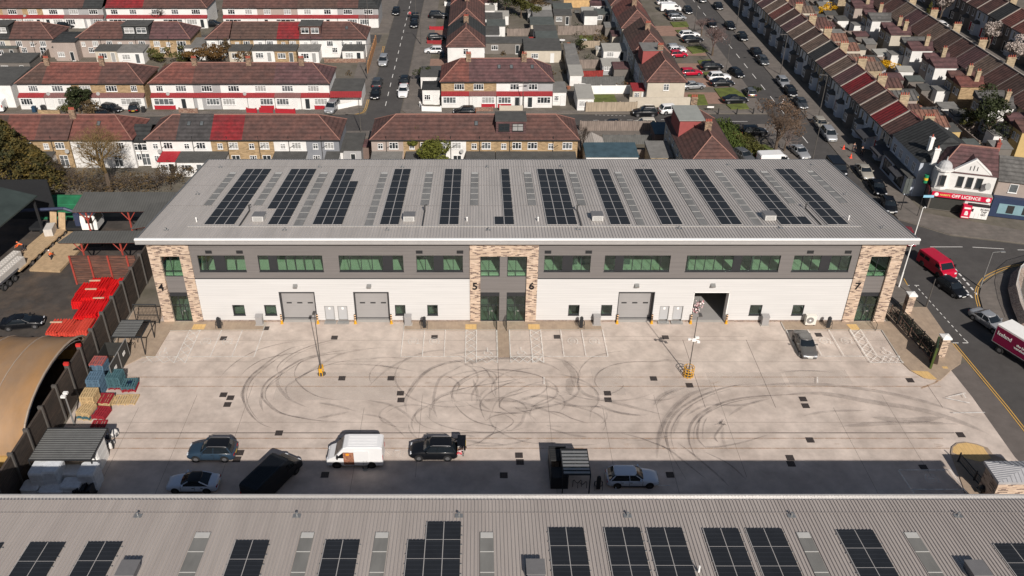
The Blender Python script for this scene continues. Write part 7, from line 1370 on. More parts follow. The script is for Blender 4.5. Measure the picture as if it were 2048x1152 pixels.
m1 = MB(); m1.box(0, Ls, 0, 7, 0, 2.9); m1.build('ground_floor_wall', wallm('dim'), SH)
m1 = MB(); m1.box(.2, Ls - .1, .9, 7, 2.9, 5.6); gx = Ls * .58; m1.extr([(gx - 2.3, 5.6), (gx + 2.3, 5.6), (gx + 2.3, 5.9), (gx, 7.7), (gx - 2.3, 5.9)], .85, 1.25, 'y'); uw = m1.build('upper_wall', wallm('white'), SH)
m1 = MB(); m1.extr([(gx - 2.5, 5.7), (gx - 2.3, 6.05), (gx, 7.9), (gx + 2.3, 6.05), (gx + 2.5, 5.7), (gx + 2.3, 5.8), (gx, 7.65), (gx - 2.3, 5.8)], .8, 1.3, 'y', closed=True); m1.build('gable_coping', M_whitep, uw)
for c in (gx - 1.2, gx, gx + 1.2): win(uw, c, 3.5, .85, 1.55, .9, n=1, frame=M_dgalv, pane=M_pane[0])
m1 = MB()
for c in (-.45, 0, .45): m1.box(gx + c - .05, gx + c + .05, .82, .85, 6.15, 6.75 + (.15 if c == 0 else 0))
m1.build('gable_slots', M_gut, uw)
m1 = MB(); r0 = 1.8; m1.grid([(.1, .7, 5.6), (Ls, .7, 5.6), (Ls, 8.4, 5.6), (.1, 8.4, 5.6), (2.8, 4.5, 8.3), (Ls - .1, 4.5, 8.3)], [(0, 1, 5, 4), (2, 3, 4, 5), (1, 2, 5), (3, 0, 4), (3, 2, 1, 0)]); m1.extr([(gx - 2.2, 5.7), (gx, 7.6), (gx + 2.2, 5.7)], 1.2, 4.0, 'y'); rr = m1.build('roof', roofm('purple', 'z'), SH)
m1 = MB(); m1.cyl((2.8, 4.5, 8.35), (Ls, 4.5, 8.35), .12, .12, 5); m1.cyl((.1, .7, 5.65), (2.8, 4.5, 8.35), .1, .1, 4); m1.build('ridge_tiles', M_ridge, rr)
# turret with domed pediment
m1 = MB(); m1.cyl((1.0, 1.4, 2.9), (1.0, 1.4, 5.9), 1.05, 1.0, 8); m1.cyl((1.0, 1.4, 5.7), (1.0, 1.4, 5.95), 1.25, 1.25, 12); tu = m1.build('turret', wallm('white'), SH); m1 = MB(); m1.dome((1.0, 1.4, 5.9), 1.0, 1.1, 14, 4); m1.cyl((1.0, 1.4, 7.0), (1.0, 1.4, 7.6), .12, .04, 6); m1.build('dome', mat('pale_dome', (0.42, .42, .42), .6, .1, 2), tu); win(tu, 1.0, 3.6, .7, 1.6, .36, n=1, frame=M_dgalv, pane=M_pane[0])
chim(SH, -.2, 3.0, 5.5, 8.0, 1, 'x', .7, M_whitep); chim(SH, Ls - .2, 5, 6.5, 9.2, 2, 'y', 1.0, brick_mat('red_stack', [(0.25, .06, .05), (0.32, .09, .07)], (.2, .1, .08), .3, .1))
m1 = MB(); m1.box(-.1, Ls - .1, -.35, .9, 2.75, 2.95); m1.build('ledge', mat('lead_ledge', (0.3, .28, .26), .7, .1, 2), SH)
m1 = MB(); m1.box(0, Ls - .2, -.45, -.35, 2.2, 2.95); fs_ = m1.build('shop_sign', mat('sign_crimson', (0.55, .01, .05), .5, .05, 2), SH)
lettering('sign_lettering', 'OFF LICENCE', .62, M_whitep, fs_, (Ls * .56, -.47, 2.57), (pi / 2, 0, 0), .015, .012); lettering('sign_lettering', "HARRY'S", .34, mat('gold_letters', (0.75, .6, .15), .5, 0, 1), fs_, (Ls * .215, -.47, 2.57), (pi / 2, 0, 0), .015, .01)
for c in (.075, .92): m1 = MB(); m1.cyl((Ls * c, -.44, 2.57), (Ls * c, -.475, 2.57), .28, .28, 14); o = m1.build('sign_roundel', M_whitep, fs_)
m1 = MB(); m1.box(.2, Ls * .56, -.02, -.0, .1, 2.2); m1.build('shutter', mat('dark_shutter', (0.045, .045, .04), .6, .1, 2, stripe='wz', sfreq=8, sdark=.8, swidth=.3), SH)
m1 = MB(); m1.box(Ls * .58, Ls - .1, -.05, -.0, .05, 2.2); m1.build('shop_panel', wallm('white'), SH)
m1 = MB(); m1.box(-.35, -.25, 0, 7, 2.2, 2.95); m1.build('side_sign', mat('dull_crimson', (0.12, .02, .025), .6, .1, 2), SH); dish(uw, Ls * .86, .8, 4.2, 1.6); lamp_g = MB()
def onS(u, v, z=.1): return (A_s[0] + cos(an) * u - sin(an) * v, A_s[1] + sin(an) * u + cos(an) * v, z)
t = thing('vending_cabinet', 'red promotional cabinet with white marks outside the corner shop', 'cabinet', onS(Ls * .60, -1.3), an); m1 = MB(); m1.box(-.55, .55, -.4, .4, 0, 1.9); m1.build('casing', mat('sign_crimson', (0.55, .01, .05)), t); m1 = MB(); m1.box(-.4, .4, -.42, -.405, 1.45, 1.7); m1.box(-.2, .25, -.42, -.405, .5, .85); m1.cyl((0, -.405, .95), (0, -.42, .95), .2, .2, 10); m1.box(-.45, .45, -.42, -.405, .1, .25); m1.build('white_marks', M_whitep, t)
t = thing('parcel_lockers', 'white locker cabinet lettered SCAN TAP outside the corner shop', 'lockers', onS(Ls * .79, -1.0), an); m1 = MB(); m1.box(-1.35, 1.35, -.35, .35, 0, 1.75); m1.build('casing', M_whitep, t); m1 = MB(); m1.box(-1.1, -.6, -.37, -.355, 1.0, 1.45)
for k in range(5): m1.box(-1.3 + k * .5, -1.29 + k * .5, -.36, -.352, .1, .85)
m1.box(-1.4, 1.3, -.3, .3, 1.76, 2.0); m1.build('screen', M_black, t); lettering('locker_lettering', 'SCAN\nTAP\nGO', .40, M_black, t, (.75, -.36, 1.05), (pi / 2, 0, 0), .01, .012)
NB_ = thing('neighbour_shop', 'pinkish house over a dark blue shopfront at the right edge, beside the corner shop', 'shop', onS(Ls + .15, .1), an); m1 = MB(); m1.box(0, 9, 0, 7, 0, 2.9); m1.build('shopfront_wall', mat('navy_shopfront', (0.03, .045, .09), .5, .1, 2), NB_); m1 = MB(); m1.box(.1, 9, .9, 7, 2.9, 5.2); u_ = m1.build('upper_wall', wallm('pink'), NB_)
win(u_, 2.2, 3.5, 1.1, 1.3, .9, n=1); win(u_, 6.2, 3.5, 1.1, 1.3, .9, n=1); m1 = MB(); m1.grid([(0, .6, 5.1), (9.2, .6, 5.1), (9.2, 7.4, 5.1), (0, 7.4, 5.1), (0, 4, 7.6), (9.2, 4, 7.6)], [(0, 1, 5, 4), (2, 3, 4, 5), (1, 2, 5), (3, 0, 4)]); m1.build('roof', roofm('grey', 'z'), NB_)
m1 = MB(); m1.box(.9, 6.0, -.06, -.01, .6, 2.1); q = m1.build('shop_window', mat('pale_blue_window', (0.20, .32, .36), .3, .1, 1), NB_); m1 = MB(); m1.box(2.0, 2.9, -.08, -.06, .75, 1.95); m1.box(4.0, 4.9, -.08, -.06, .75, 1.95); m1.build('displays', M_gut, q)
lettering('shop_lettering', 'Burger', .35, mat('gold_letters', (0.75, .6, .15)), NB_, (4.6, -.03, 2.55), (pi / 2, 0, 0), .01, .01)
x, y = G(1851, 361, 3.4); t = MB(); t.cyl((0, 0, 0), (0, 0, 1.2), .33, .33, 14); o = t.build('striped_drum', mat('green_drum', (0.02, .22, .10), .6, .05, 2)); o.location = (x, y, 3.1); tag(o, 'green and yellow banded drum on the ledge of the corner shop', 'drum'); m1 = MB(); m1.cyl((0, 0, .42), (0, 0, .78), .34, .34, 14); m1.build('yellow_band', mat('yellow_drum', (0.7, .45, .03), .6, .05, 2), o)
SH2 = MB()

# ================================================================ TREES AND PLANTS
def leafmat(n, c, v=.3): return mat('leaf_' + n, c, .8, v, .9, col2=tuple(k * .55 for k in c), mixscale=.7, mixw=.12)
M_bark = mat('bark_brown', (0.10, .075, .055), .95, .2, 3)
def leaves(c, R_, n, s, seed, shape='blob', dens=None):
    r_ = random.Random(seed); m1 = MB(); cl_ = [(Vector((r_.gauss(0, .42), r_.gauss(0, .42), r_.gauss(0, .42))), r_.uniform(.22, .42)) for _ in range(14)]
    for k in range(n):
        if shape == 'cone':
            h_ = r_.random() ** .75; a = r_.uniform(0, 2 * pi); lay = .8 + .2 * sin(h_ * 34 + 3 * sin(2 * a) + 2 * sin(5 * a)); rr_ = R_[0] * (1 - h_) ** .8 * lay * r_.uniform(.7, 1.03); p = Vector((c[0] + rr_ * cos(a), c[1] + rr_ * sin(a), c[2] - R_[2] + 2 * R_[2] * h_))
        else:
            q, rr_ = cl_[r_.randrange(14)]; d = Vector((r_.gauss(0, 1), r_.gauss(0, 1), r_.gauss(0, 1))).normalized() * rr_ * r_.uniform(.75, 1.05); v = q + d; p = Vector((c[0] + v.x * R_[0] * 1.15, c[1] + v.y * R_[1] * 1.15, c[2] + v.z * R_[2] * 1.1))
        u = Vector((r_.gauss(0, 1), r_.gauss(0, 1), r_.gauss(0, .6))).normalized(); w_ = u.cross(Vector((r_.gauss(0, 1), r_.gauss(0, 1), r_.gauss(0, 1)))).normalized(); ss = s * r_.uniform(.6, 1.4)
        m1.face([p + u * ss, p + w_ * ss * .6, p - u * ss, p - w_ * ss * .6])
    return m1
def branches(m1, p, d, L_, r0, lev, rg, spread=.6):
    q = p + d * L_; m1.cyl(p, q, r0, r0 * .65, 5 if lev > 2 else 3, caps=False)
    if lev == 0: return
    for k in range(rg.choice((3, 3, 4)) if lev > 1 else 4):
        e = (d + Vector((rg.gauss(0, spread), rg.gauss(0, spread), rg.gauss(.12, spread * .6)))).normalized(); branches(m1, p + d * L_ * rg.uniform(.55, 1), e, L_ * rg.uniform(.55, .82), r0 * .55, lev - 1, rg, spread)
def bare_tree(px, py, h_, label, seed, col=(0.10, .075, .055), lev=5, spread=.5, blossom=None, cat='tree', name='bare_tree', thick=1.0):
    x, y = G(px, py); t = thing(name, label, cat, (x, y, 0)); m1 = MB(); rg = random.Random(seed); m1.cyl((0, 0, 0), (0, 0, h_ * .28), .035 * h_ * thick, .025 * h_ * thick, 7); m1.build('trunk', M_bark, t); m1 = MB()
    for k in range(4): branches(m1, Vector((0, 0, h_ * .26)), Vector((rg.gauss(0, .4), rg.gauss(0, .4), 1)).normalized(), h_ * .26, .016 * h_ * thick, lev, rg, spread)
    m1.build('crown', mat('twigs_%d' % int(col[0] * 1000), col, .95, .2, 2), t)
    if blossom: leaves((0, 0, h_ * .68), (h_ * .30, h_ * .30, h_ * .26), blossom[1], blossom[2], seed).build('blossom', leafmat(*blossom[0]), t)
    return t
def tree(px, py, h_, R_, label, leaf, n, s, seed, shape='blob', cat='tree', name='tree', trunk=.2):
    x, y = G(px, py); t = thing(name, label, cat, (x, y, 0)); m1 = MB(); m1.cyl((0, 0, 0), (0, 0, h_ * .55), trunk, trunk * .5, 7)
    rg = random.Random(seed)
    for k in range(5): a = rg.uniform(0, 6.3); m1.cyl((0, 0, h_ * (.3 + .06 * k)), (R_ * .6 * cos(a), R_ * .6 * sin(a), h_ * (.5 + .08 * k)), trunk * .4, trunk * .15, 5)
    m1.build('trunk', M_bark, t); zc = h_ - (h_ * .36 if shape != 'cone' else h_ * .46)
    leaves((0, 0, zc), (R_, R_, h_ * (.38 if shape != 'cone' else .46)), n, s, seed, shape).build('crown', leaf, t); return t
gc = leafmat('ochre_conifer', (0.115, .078, .016)); gc.node_tree.nodes['Mix'].inputs['B'].default_value = (.03, .036, .014, 1); gg = leafmat('olive', (0.085, .085, .02)); gd = leafmat('dark_green', (0.035, .045, .015)); gy = leafmat('yellow_flower', (0.75, .42, .01)); gbr = leafmat('brown_shrub', (0.11, .075, .035)); gl = leafmat('grass_green', (0.075, .105, .02))
tree(20, 388, 13.5, 7.8, 'huge golden-green conifer at the left edge behind the dark shed', gc, 22000, .19, 3, 'cone', name='conifer', trunk=.45)
tree(92, 384, 7.5, 4.5, 'smaller golden conifer at the right foot of the huge one', gc, 8000, .17, 5, 'cone', name='conifer', trunk=.3)
bare_tree(222, 385, 11.5, 'tall bare spreading tree before the white house behind the left yard', 11, (0.17, .115, .05), 6, .72); bare_tree(118, 375, 7, 'bare tree beside the golden conifer', 12, (0.09, .07, .055), 5, .6)
for k, (px, py, h_, R_, c) in enumerate(((120, 372, 3.6, 3.0, gbr), (165, 380, 4.0, 3.2, gbr), (205, 384, 3.2, 2.8, gbr), (255, 383, 3.4, 3.0, gbr), (295, 380, 3.6, 3.2, gbr), (335, 372, 3.4, 2.8, gbr), (365, 352, 2.6, 2.2, gbr), (90, 350, 3.4, 3.0, gbr))):
    x, y = G(px, py); rg = random.Random(k); m1 = MB()
    for q in range(9): branches(m1, Vector((rg.uniform(-R_, R_) * .6, rg.uniform(-1, 1), 0)), Vector((rg.gauss(0, .4), rg.gauss(0, .4), 1)).normalized(), h_ * .4, .05, 3, rg, .6)
    t = thing('tangled_shrub', 'tangled brown leafless shrub behind the left yard, %s from left' % nth(k), 'shrub', (x, y, 0), 0, 'shrubs behind the left yard'); m1.build('stems', mat('twigs_90', (0.09, .07, .055), .95, .2, 2), t); leaves((0, 0, h_ * .45), (R_, R_ * .7, h_ * .4), 500, .14, k).build('crown', c, t)
tree(160, 229, 4.6, 2.4, 'round dark green tree in front of the tan second-street house', gd, 3500, .17, 21); tree(180, 232, 2.2, 2.2, 'low brown bush at the foot of the round green tree', gbr, 900, .15, 22, name='bush', cat='bush'); tree(134, 228, 2.0, 1.2, 'small yellow-green bush left of the round dark tree', gg, 600, .13, 23, name='bush', cat='bush')
tree(428, 128, 3.6, 4.0, 'rusty brown rounded bush behind the second street', leafmat('rust', (0.13, .07, .02)), 3500, .17, 24, name='bush', cat='bush'); tree(318, 124, 2.6, 2.4, 'olive bush in the garden beside the tan house', gg, 1200, .16, 25, name='bush', cat='bush'); tree(375, 122, 2.2, 2.4, 'olive hedge bush below the tan third-street house', gg, 1200, .16, 26, name='bush', cat='bush'); tree(458, 118, 4.0, 1.2, 'narrow pale climbing plant on the white house corner', gbr, 900, .12, 27, name='climber', cat='plant')
tree(856, 345, 6.0, 3.2, 'bright olive-green tree right behind the warehouse roof, centre', leafmat('bright_olive', (0.12, .13, .02)), 5000, .17, 28); tree(850, 165, 3.4, 1.6, 'small dark tree by the side road corner', gd, 1200, .14, 29)
bare_tree(1160, 322, 6.5, 'bare ivy-dark tree at the right end of the centre block', 31, (0.07, .055, .045), 5, .35)
bare_tree(325, 55, 5.5, 'dark bare tree in front of the fourth street', 32, (0.05, .035, .03), 5, .6)
for k, (px, py, h_, R_, m_) in enumerate(((1010, 30, 7.5, 4.2, gd), (1042, 36, 7.0, 1.7, gg), (1075, 26, 6.0, 4.0, gbr), (985, 12, 6, 3.5, gg), (1100, 10, 5, 3.5, gg), (1068, 40, 3.5, 2.0, gg))): tree(px, py, h_, R_, '%s garden tree at the top centre, %s of six' % (('dark', 'narrow yellow-green', 'brownish', 'olive', 'far olive', 'low yellow-green')[k], nth(k)), m_, 2600, .18, 40 + k)
bare_tree(1548, 313, 9.5, 'bare brown roadside tree beside the junction, tallest one', 51, (0.15, .105, .075), 6, .5, blossom=(('buds', (0.15, .095, .06)), 2200, .12)); bare_tree(1424, 112, 7.0, 'bare pinkish verge tree beside the driveways, nearer one', 52, (0.16, .11, .10), 5, .6, blossom=(('pinkbuds', (0.20, .13, .12)), 700, .1)); bare_tree(1402, 72, 5.5, 'bare pinkish verge tree beside the driveways, farther one', 53, (0.16, .11, .10), 5, .6)
bare_tree(1568, 303, 4.5, 'small bare blossom sapling at the roadside', 54, (0.2, .15, .13), 4, .5)
for k, (px, py) in enumerate(((1880, 38), (1975, 98), (2015, 140))): bare_tree(px, py, 6.5, 'white blossom tree between the right terraces, %s from the top' % nth(k), 60 + k, (0.14, .11, .09), 4, .5, blossom=(('blossom', (0.55, .47, .42)), 1800, .15), name='blossom_tree')
tree(1968, 290, 7.5, 3.4, 'dark evergreen behind the shops', gd, 3500, .18, 71); tree(1935, 262, 4, 2.0, 'small olive tree between the gardens behind the shops', gg, 1200, .15, 72); tree(1764, 145, 2.8, 2.2, 'bright yellow flowering bush in the terrace gardens, nearer one', gy, 1600, .14, 73, name='flowering_bush', cat='bush'); tree(1645, 36, 2.8, 1.6, 'bright yellow flowering bush in the terrace gardens, farther one', gy, 1200, .14, 74, name='flowering_bush', cat='bush'); tree(1853, 42, 4.5, 1.3, 'narrow yellow-green conifer among the far gardens', gg, 1200, .14, 75, 'cone')
tree(1512, 192, 1.8, 1.2, 'small dark bush on the verge lawn', gd, 500, .12, 76, name='bush', cat='bush')
tree(1190, 92, 3.0, 2.2, 'bare dark twiggy shrub in the garden, centre right', gbr, 600, .14, 77, name='bush', cat='bush'); tree(1160, 100, 2.2, 1.5, 'dark round garden bush behind the brown fence', gd, 700, .13, 78, name='bush', cat='bush'); tree(1205, 112, 1.8, 1.1, 'small green garden bush near the low wall', gg, 400, .12, 79, name='bush', cat='bush')
# clipped hedge by the corner house
for k, (a, b) in enumerate((((1440, 252), (1480, 312)), ((1478, 282), (1512, 316)))):
    (xa, ya), (xb, yb) = G(*a), G(*b); m1 = MB(); rg = random.Random(k)
    for q in range(2600): f_ = rg.random(); s_ = rg.choice((-1, 1)); m1x, m1y, m1z = xa + (xb - xa) * f_ + rg.uniform(-1.4, 1.4), ya + (yb - ya) * f_, rg.uniform(.1, 1.7); u = Vector((rg.gauss(0, 1), rg.gauss(0, 1), rg.gauss(0, 1))).normalized() * .16; v = u.cross(Vector((rg.gauss(0, 1), 1, rg.gauss(0, 1)))).normalized() * .1; p = Vector((m1x, m1y, m1z)); m1.face([p + u, p + v, p - u, p - v])
    o = m1.build('hedge', gl if k == 0 else gg); tag(o, ('bright green clipped hedge in the corner house garden', 'olive hedge nearer the warehouse beside parked cars')[k], 'hedge')
# lawns and verges
M_lawn = mat('lawn_grass', (0.12, .145, .03), .95, .3, .8, bump=.4, bscale=25, col2=(0.085, .10, .03), mixscale=.5)
m1 = MB()
for q in ([(1340, 45), (1373, 44), (1378, 54), (1347, 55)], [(1350, 61), (1380, 60), (1392, 68), (1360, 71)], [(1372, 95), (1400, 92), (1418, 104), (1385, 108)], [(1395, 122), (1420, 120), (1430, 130), (1400, 132)], [(1405, 146), (1440, 143), (1450, 155), (1418, 160)], [(1428, 178), (1466, 176), (1495, 195), (1442, 198)], [(1452, 210), (1492, 208), (1498, 218), (1462, 219)], [(1376, 190), (1408, 190), (1416, 210), (1378, 211)], [(1480, 300), (1530, 290), (1575, 316), (1500, 322)], [(1450, 250), (1478, 250), (1485, 285), (1462, 285)], [(1182, 190), (1228, 190), (1235, 206), (1180, 207)], [(1158, 72), (1187, 72), (1186, 81), (1160, 81)]):
    g_ = [G(*p) for p in q]; m1.prism(g_, 0, .14)
struct('lawn', m1, M_lawn)

# ================================================================ STREETS OF THE SUBURB
def zroad(name, pts, z=.006): return sheet(name, pts, z, M_asph)
zroad('cross_street', [(-120, 54.5), (51.8, 59.2), (51.6, 64.8), (-22, 64.8), (-120, 62)], .005)
sheet('side_street', [(-20.3, 64), (-14.2, 64), (-14.0, 220), (-20.6, 220)], .0055, M_asph); sheet('third_cross_street', [(-120, 107), (-22, 107), (-22, 113), (-120, 113)], .0052, M_asph); sheet('far_right_street', [(101, 22), (107, 22), (107, 260), (101, 260)], .0052, M_asph)
m1 = MB()
def fw(*pp): m1.prism(list(pp), 0, .11)
fw((-14, 66.5), (-14, 220), (-10.2, 220), (-10.2, 66.5)); fw((-20.5, 68), (-24.5, 68), (-25.2, 104), (-20.5, 104)); fw((-20.5, 114), (-25, 114), (-25, 220), (-20.5, 220)); fw((-13, 65), (-14, 66.5), (27, 66.5), (48, 66.5), (51.4, 66.5), (51.4, 65.2)); fw((-120, 64.2), (-120, 62.2), (-22, 65), (-21, 67), (-23, 68), (-30, 66.8)); fw((-120, 54.3), (-120, 52), (48, 56), (48.2, 58.9)); fw((98.5, 22), (100.8, 22), (100.8, 260), (98.5, 260)); fw((107.2, 22), (109.6, 22), (109.6, 260), (107.2, 260))
struct('street_footways', m1, M_footway)
ML = MB(); dash((-17.2, 69), (-17.4, 160), 18, .45, .13); dash((20, 62), (40, 62.5), 10, .5, .1); ln(G(1450, 243), G(1495, 243)); ln(G(1195, 248), G(1215, 248)); dash(G(1190, 230), G(1255, 232), 8, .5, .1); struct('street_marking_lines', ML, mark_mat('road_paint', (0.8, .78, .74)))
m1 = MB()
for d in (0, .3): strip(m1, smooth_pts([(-22 - d, 64.6), (-20.6 - d, 66), (-20.5 - d, 72)]), .1, .115); strip(m1, smooth_pts([(-21, 103.5), (-20.6 - d, 104), (-20.5 - d, 100)]), .1, .115)
struct('street_yellow_lines', m1, mark_mat('yellow_road_paint', (0.62, .36, .08)))
# driveways in pinkish paving
m1 = MB()
for k, (a, b, c, d) in enumerate(((-10.2, 90, -6.6, 96), (-10.2, 100, -6.6, 106), (-10.2, 110, -6.6, 118), (38, 70, 48, 76), (38, 79, 48, 84), (38, 88, 48, 93), (38, 98, 48, 103), (38, 112, 48, 120))): m1.face([(a, b, .02), (c, b, .02), (c, d, .02), (a, d, .02)])
struct('driveways', m1, mat('pink_driveway', (0.27, .17, .13), .9, .15, 1, stripe='wy', sfreq=3, sdark=.9, swidth=.2))
# front garden walls
def gwall(a, b, h_, m, label, cat='wall', name='garden_wall', z=0):
    L_ = hypot(b[0] - a[0], b[1] - a[1]); t = MB(); t.box(0, L_, -.1, .1, 0, h_); n = max(1, int(L_ / 2.5))
    for k in range(n + 1): t.box(L_ * k / n - .12, L_ * k / n + .12, -.13, .13, 0, h_ + .12)
    o = t.build(name, m); o.location = (a[0], a[1], z); o.rotation_euler = (0, 0, atan2(b[1] - a[1], b[0] - a[0])); tag(o, label, cat); return o
brk = brick_mat('garden_brick', [(0.16, .08, .06), (0.24, .13, .09), (0.3, .2, .15)], (.25, .2, .16), .3, .1)
for k, (a, b, h_, m_, lb) in enumerate((((495, 226), (513, 227), .9, M_redp, 'short red and white front garden wall, first of three'), ((521, 226), (545, 227), .9, M_redp, 'short red and white front garden wall, second of three'), ((553, 227), (590, 228), .9, M_redp, 'short red and white front garden wall, third of three'), ((665, 222), (712, 212), 1.0, M_whitep, 'white curved boundary wall with red foot by the corner shop'), ((840, 215), (845, 223), 1.0, M_whitep, 'white boundary wall left of the tan hipped house'), ((845, 223), (882, 224), 1.0, M_whitep, 'low white boundary wall in front of the side annex'), ((1000, 222), (1044, 222), 1.0, wallm('cream'), 'cream block front wall before the white centre house'), ((945, 223), (985, 223), .8, brk, 'low brick front wall before the tan centre house'), ((80, 230), (120, 231), .9, wallm('tan'), 'low tan front wall before the second-street left block'), ((360, 226), (395, 227), .9, brk, 'dark front wall before the white red-roofed house'))): gwall(G(*a), G(*b), h_, m_, lb)
M_panel = mat('fence_panel', (0.33, .27, .20), .9, .25, 1.5, stripe='wx', sfreq=2.2, sdark=.75, swidth=.12, streak=(1.5, 1.5, .4)); M_gpanel = mat('grey_fence', (0.12, .12, .115), .9, .2, 1.5, stripe='wx', sfreq=3, sdark=.75, swidth=.2); M_dpanel = mat('weathered_fence', (0.22, .18, .155), .9, .3, 1.5, stripe='wx', sfreq=3, sdark=.6, swidth=.2, streak=(1.5, 1.5, .4)); M_rpanel = mat('red_fence', (0.24, .035, .03), .9, .3, 1.5, stripe='wx', sfreq=3, sdark=.6, swidth=.2)
for k, (a, b, h_, m_, lb) in enumerate((((1172, 224), (1272, 223), 1.8, M_panel, 'long new timber fence panels along the side street'), ((1164, 172), (1246, 171), 1.8, M_gpanel, 'dark grey fence across the right garden'), ((1170, 188), (1262, 187), 1.6, M_whitep, 'white-grey fence behind the green lawn'), ((1155, 158), (1204, 157), 1.6, M_rpanel, 'faded red-brown garden fence, right gardens'), ((1012, 92), (1072, 90), 1.8, M_rpanel, 'bright red garden fence in the middle gardens'), ((1015, 72), (1058, 71), 1.6, M_dpanel, 'weathered fence behind the red one'), ((1116, 70), (1215, 68), 2.0, M_dpanel, 'long weathered grey-brown fence in the right gardens'), ((1150, 137), (1215, 136), 1.8, M_dpanel, 'weathered leaning fence below the brown shrubs'), ((1160, 95), (1198, 96), 1.5, M_panel, 'pale panel fence near the bare shrub'), ((1010, 104), (1075, 103), 1.6, M_panel, 'buff block fence below the red fence'), ((1128, 15), (1178, 15), 1.8, mat('new_timber', (0.55, .36, .17), .9, .2, 2, stripe='wx', sfreq=3, sdark=.75, swidth=.2), 'bright new timber fence at the top'), ((1160, 262), (1300, 262), 1.8, M_dpanel, 'ragged fence along the street behind the garden room'), ((1205, 288), (1300, 288), 1.6, M_gpanel, 'black fence across the garden behind the garden room'), ((1262, 318), (1290, 318), 1.6, M_dpanel, 'short upright fence right of the garden room'), ((88, 128), (112, 103), 1.8, M_dpanel, 'slanting concrete fence in the far left gardens'), ((735, 148), (752, 88), 1.8, mat('orange_fence', (0.36, .19, .09), .9, .2, 2, stripe='wy', sfreq=3, sdark=.75, swidth=.2), 'tall orange timber side fence along the side street'), ((650, 125), (732, 125), .8, brk, 'low dark garden wall behind the white end house'), ((890, 12), (930, 12), 1.0, M_whitep, 'far white front wall by the side street'), ((860, 60), (886, 60), .8, M_redp, 'red front wall by the side street row'), ((855, 88), (882, 88), .8, M_strip_r, 'faded red garden wall by the white parked hatchback'))): gwall(G(*a), G(*b), h_, m_, lb, 'fence' if 'fence' in lb else 'wall', 'fence' if 'fence' in lb else 'garden_wall')
# long dividing fences in the right gardens
for k, yy in enumerate((48, 56, 64, 73, 82, 92, 101, 110, 119, 128)): gwall((77.5, yy), (84.5, yy + .3), 1.7, M_dpanel if k % 3 else M_panel, 'garden fence between the right terraces, %s from the near end' % nth(k), 'fence', 'fence')
gwall((81.2, 44), (81.5, 140), 1.6, mat('weathered_fence_y', (0.22, .18, .155), .9, .3, 1.5, stripe='wy', sfreq=3, sdark=.6, swidth=.2), 'long back fence running between the right terraces', 'fence', 'fence')
# sheds and garages
felt = [M_flat, M_flat2, mat('green_grey_felt', (0.08, .09, .085), .9, .2, 1), mat('cement_sheet', (0.33, .32, .29)), roofm('purple'), M_flat]
SH_ = [(992, 75, 4.0, 4, 2.6, 'white', 2, 'row'), (985, 60, 4.4, 4, 2.6, 'white', 0, 'row'), (975, 92, 5, 5, 2.6, 'grey', 0, 'row'), (1010, 108, 10, 3.2, 2.4, 'dim', 0, 'row'), (972, 42, 4, 3, 2.6, 'white', 3, 'row'), (978, 28, 4, 3, 2.8, 'white', 4, 'row'), (1004, 50, 3, 3, 2.2, 'white', 3, 'r'), (1002, 70, 1.8, 6, 2.2, 'white', 3, 'r'), (1085, 125, 7.5, 7, 2.6, 'cream', 0, 'g'), (1093, 98, 4.6, 4, 2.4, 'dim', 2, 'g'), (1090, 86, 4.8, 4, 2.4, 'white', 0, 'g'), (1084, 70, 5.2, 5, 2.4, 'cream', 2, 'g'), (1085, 54, 4.4, 4.5, 2.4, 'cream', 1, 'g'), (1083, 40, 4.4, 3.5, 2.4, 'white', 3, 'g'), (1086, 28, 4, 3, 2.4, 'dim', 0, 'g'), (1065, 44, 2.2, 3, 2.2, 'grey', 1, 'g'), (1125, 36, 4.4, 3.6, 2.3, 'dim', 2, 'g2'), (1125, 50, 4.0, 4, 2.3, 'dim', 0, 'g2'), (1176, 42, 3, 3, 2.2, 'grey', 3, 'g2'), (1195, 30, 3.4, 3, 2.3, 'white', 4, 'g2'), (1205, 47, 3.4, 3.5, 2.2, 'dim', 2, 'g2'), (1181, 50, 3.0, 3, 2.2, 'white', 0, 'g2'), (1235, 92, 2.6, 3, 2.2, 'cream', 4, 'g3'), (1222, 74, 2.8, 3, 2.2, 'dim', 1, 'g3'), (1242, 158, 3.0, 3.2, 2.1, 'dim', 4, 'g3'), (1222, 150, 3.6, 3.4, 2.0, 'grey', 3, 'g3'), (1230, 122, 5, 4, 2.2, 'white', 3, 'g3'), (1210, 112, 3.8, 1.5, 1.4, 'cream', 3, 'g3'), (1142, 128, 2.2, 6, 2.1, 'white', 1, 'g4'), (1146, 150, 2.4, 5, 2.2, 'dim', 1, 'g4'), (1152, 172, 2.5, 5, 2.2, 'white', 3, 'g4'), (1225, 12, 4, 4, 2.2, 'cream', 5, 'g2'), (1110, 30, 3, 3, 2.2, 'dim', 5, 'g2')]
where = dict(row='behind the side road row', r='beside the row extensions', g='in the middle garage line', g2='in the far middle gardens', g3='in the gardens behind the main road row', g4='in the narrow alley line')
cnt = {}; SH_.sort(key=lambda q: -q[1])
for px, py, a, b, c, wc, ri, wh_ in SH_:
    cnt[wh_] = cnt.get(wh_, -1) + 1; outbuilding(px, py, a, b, c, wc, felt[ri], '%s outbuilding %s, %s nearest of them' % ({0: 'black-roofed', 1: 'grey-roofed', 2: 'green-grey roofed', 3: 'pale-roofed', 4: 'plum-roofed', 5: 'dark-roofed'}[ri], where[wh_], nth(cnt[wh_])), name='garden_outbuilding', cat='outbuilding', doorw=a > 3, grp='garden outbuildings')
rg = random.Random(9); n_ = 0
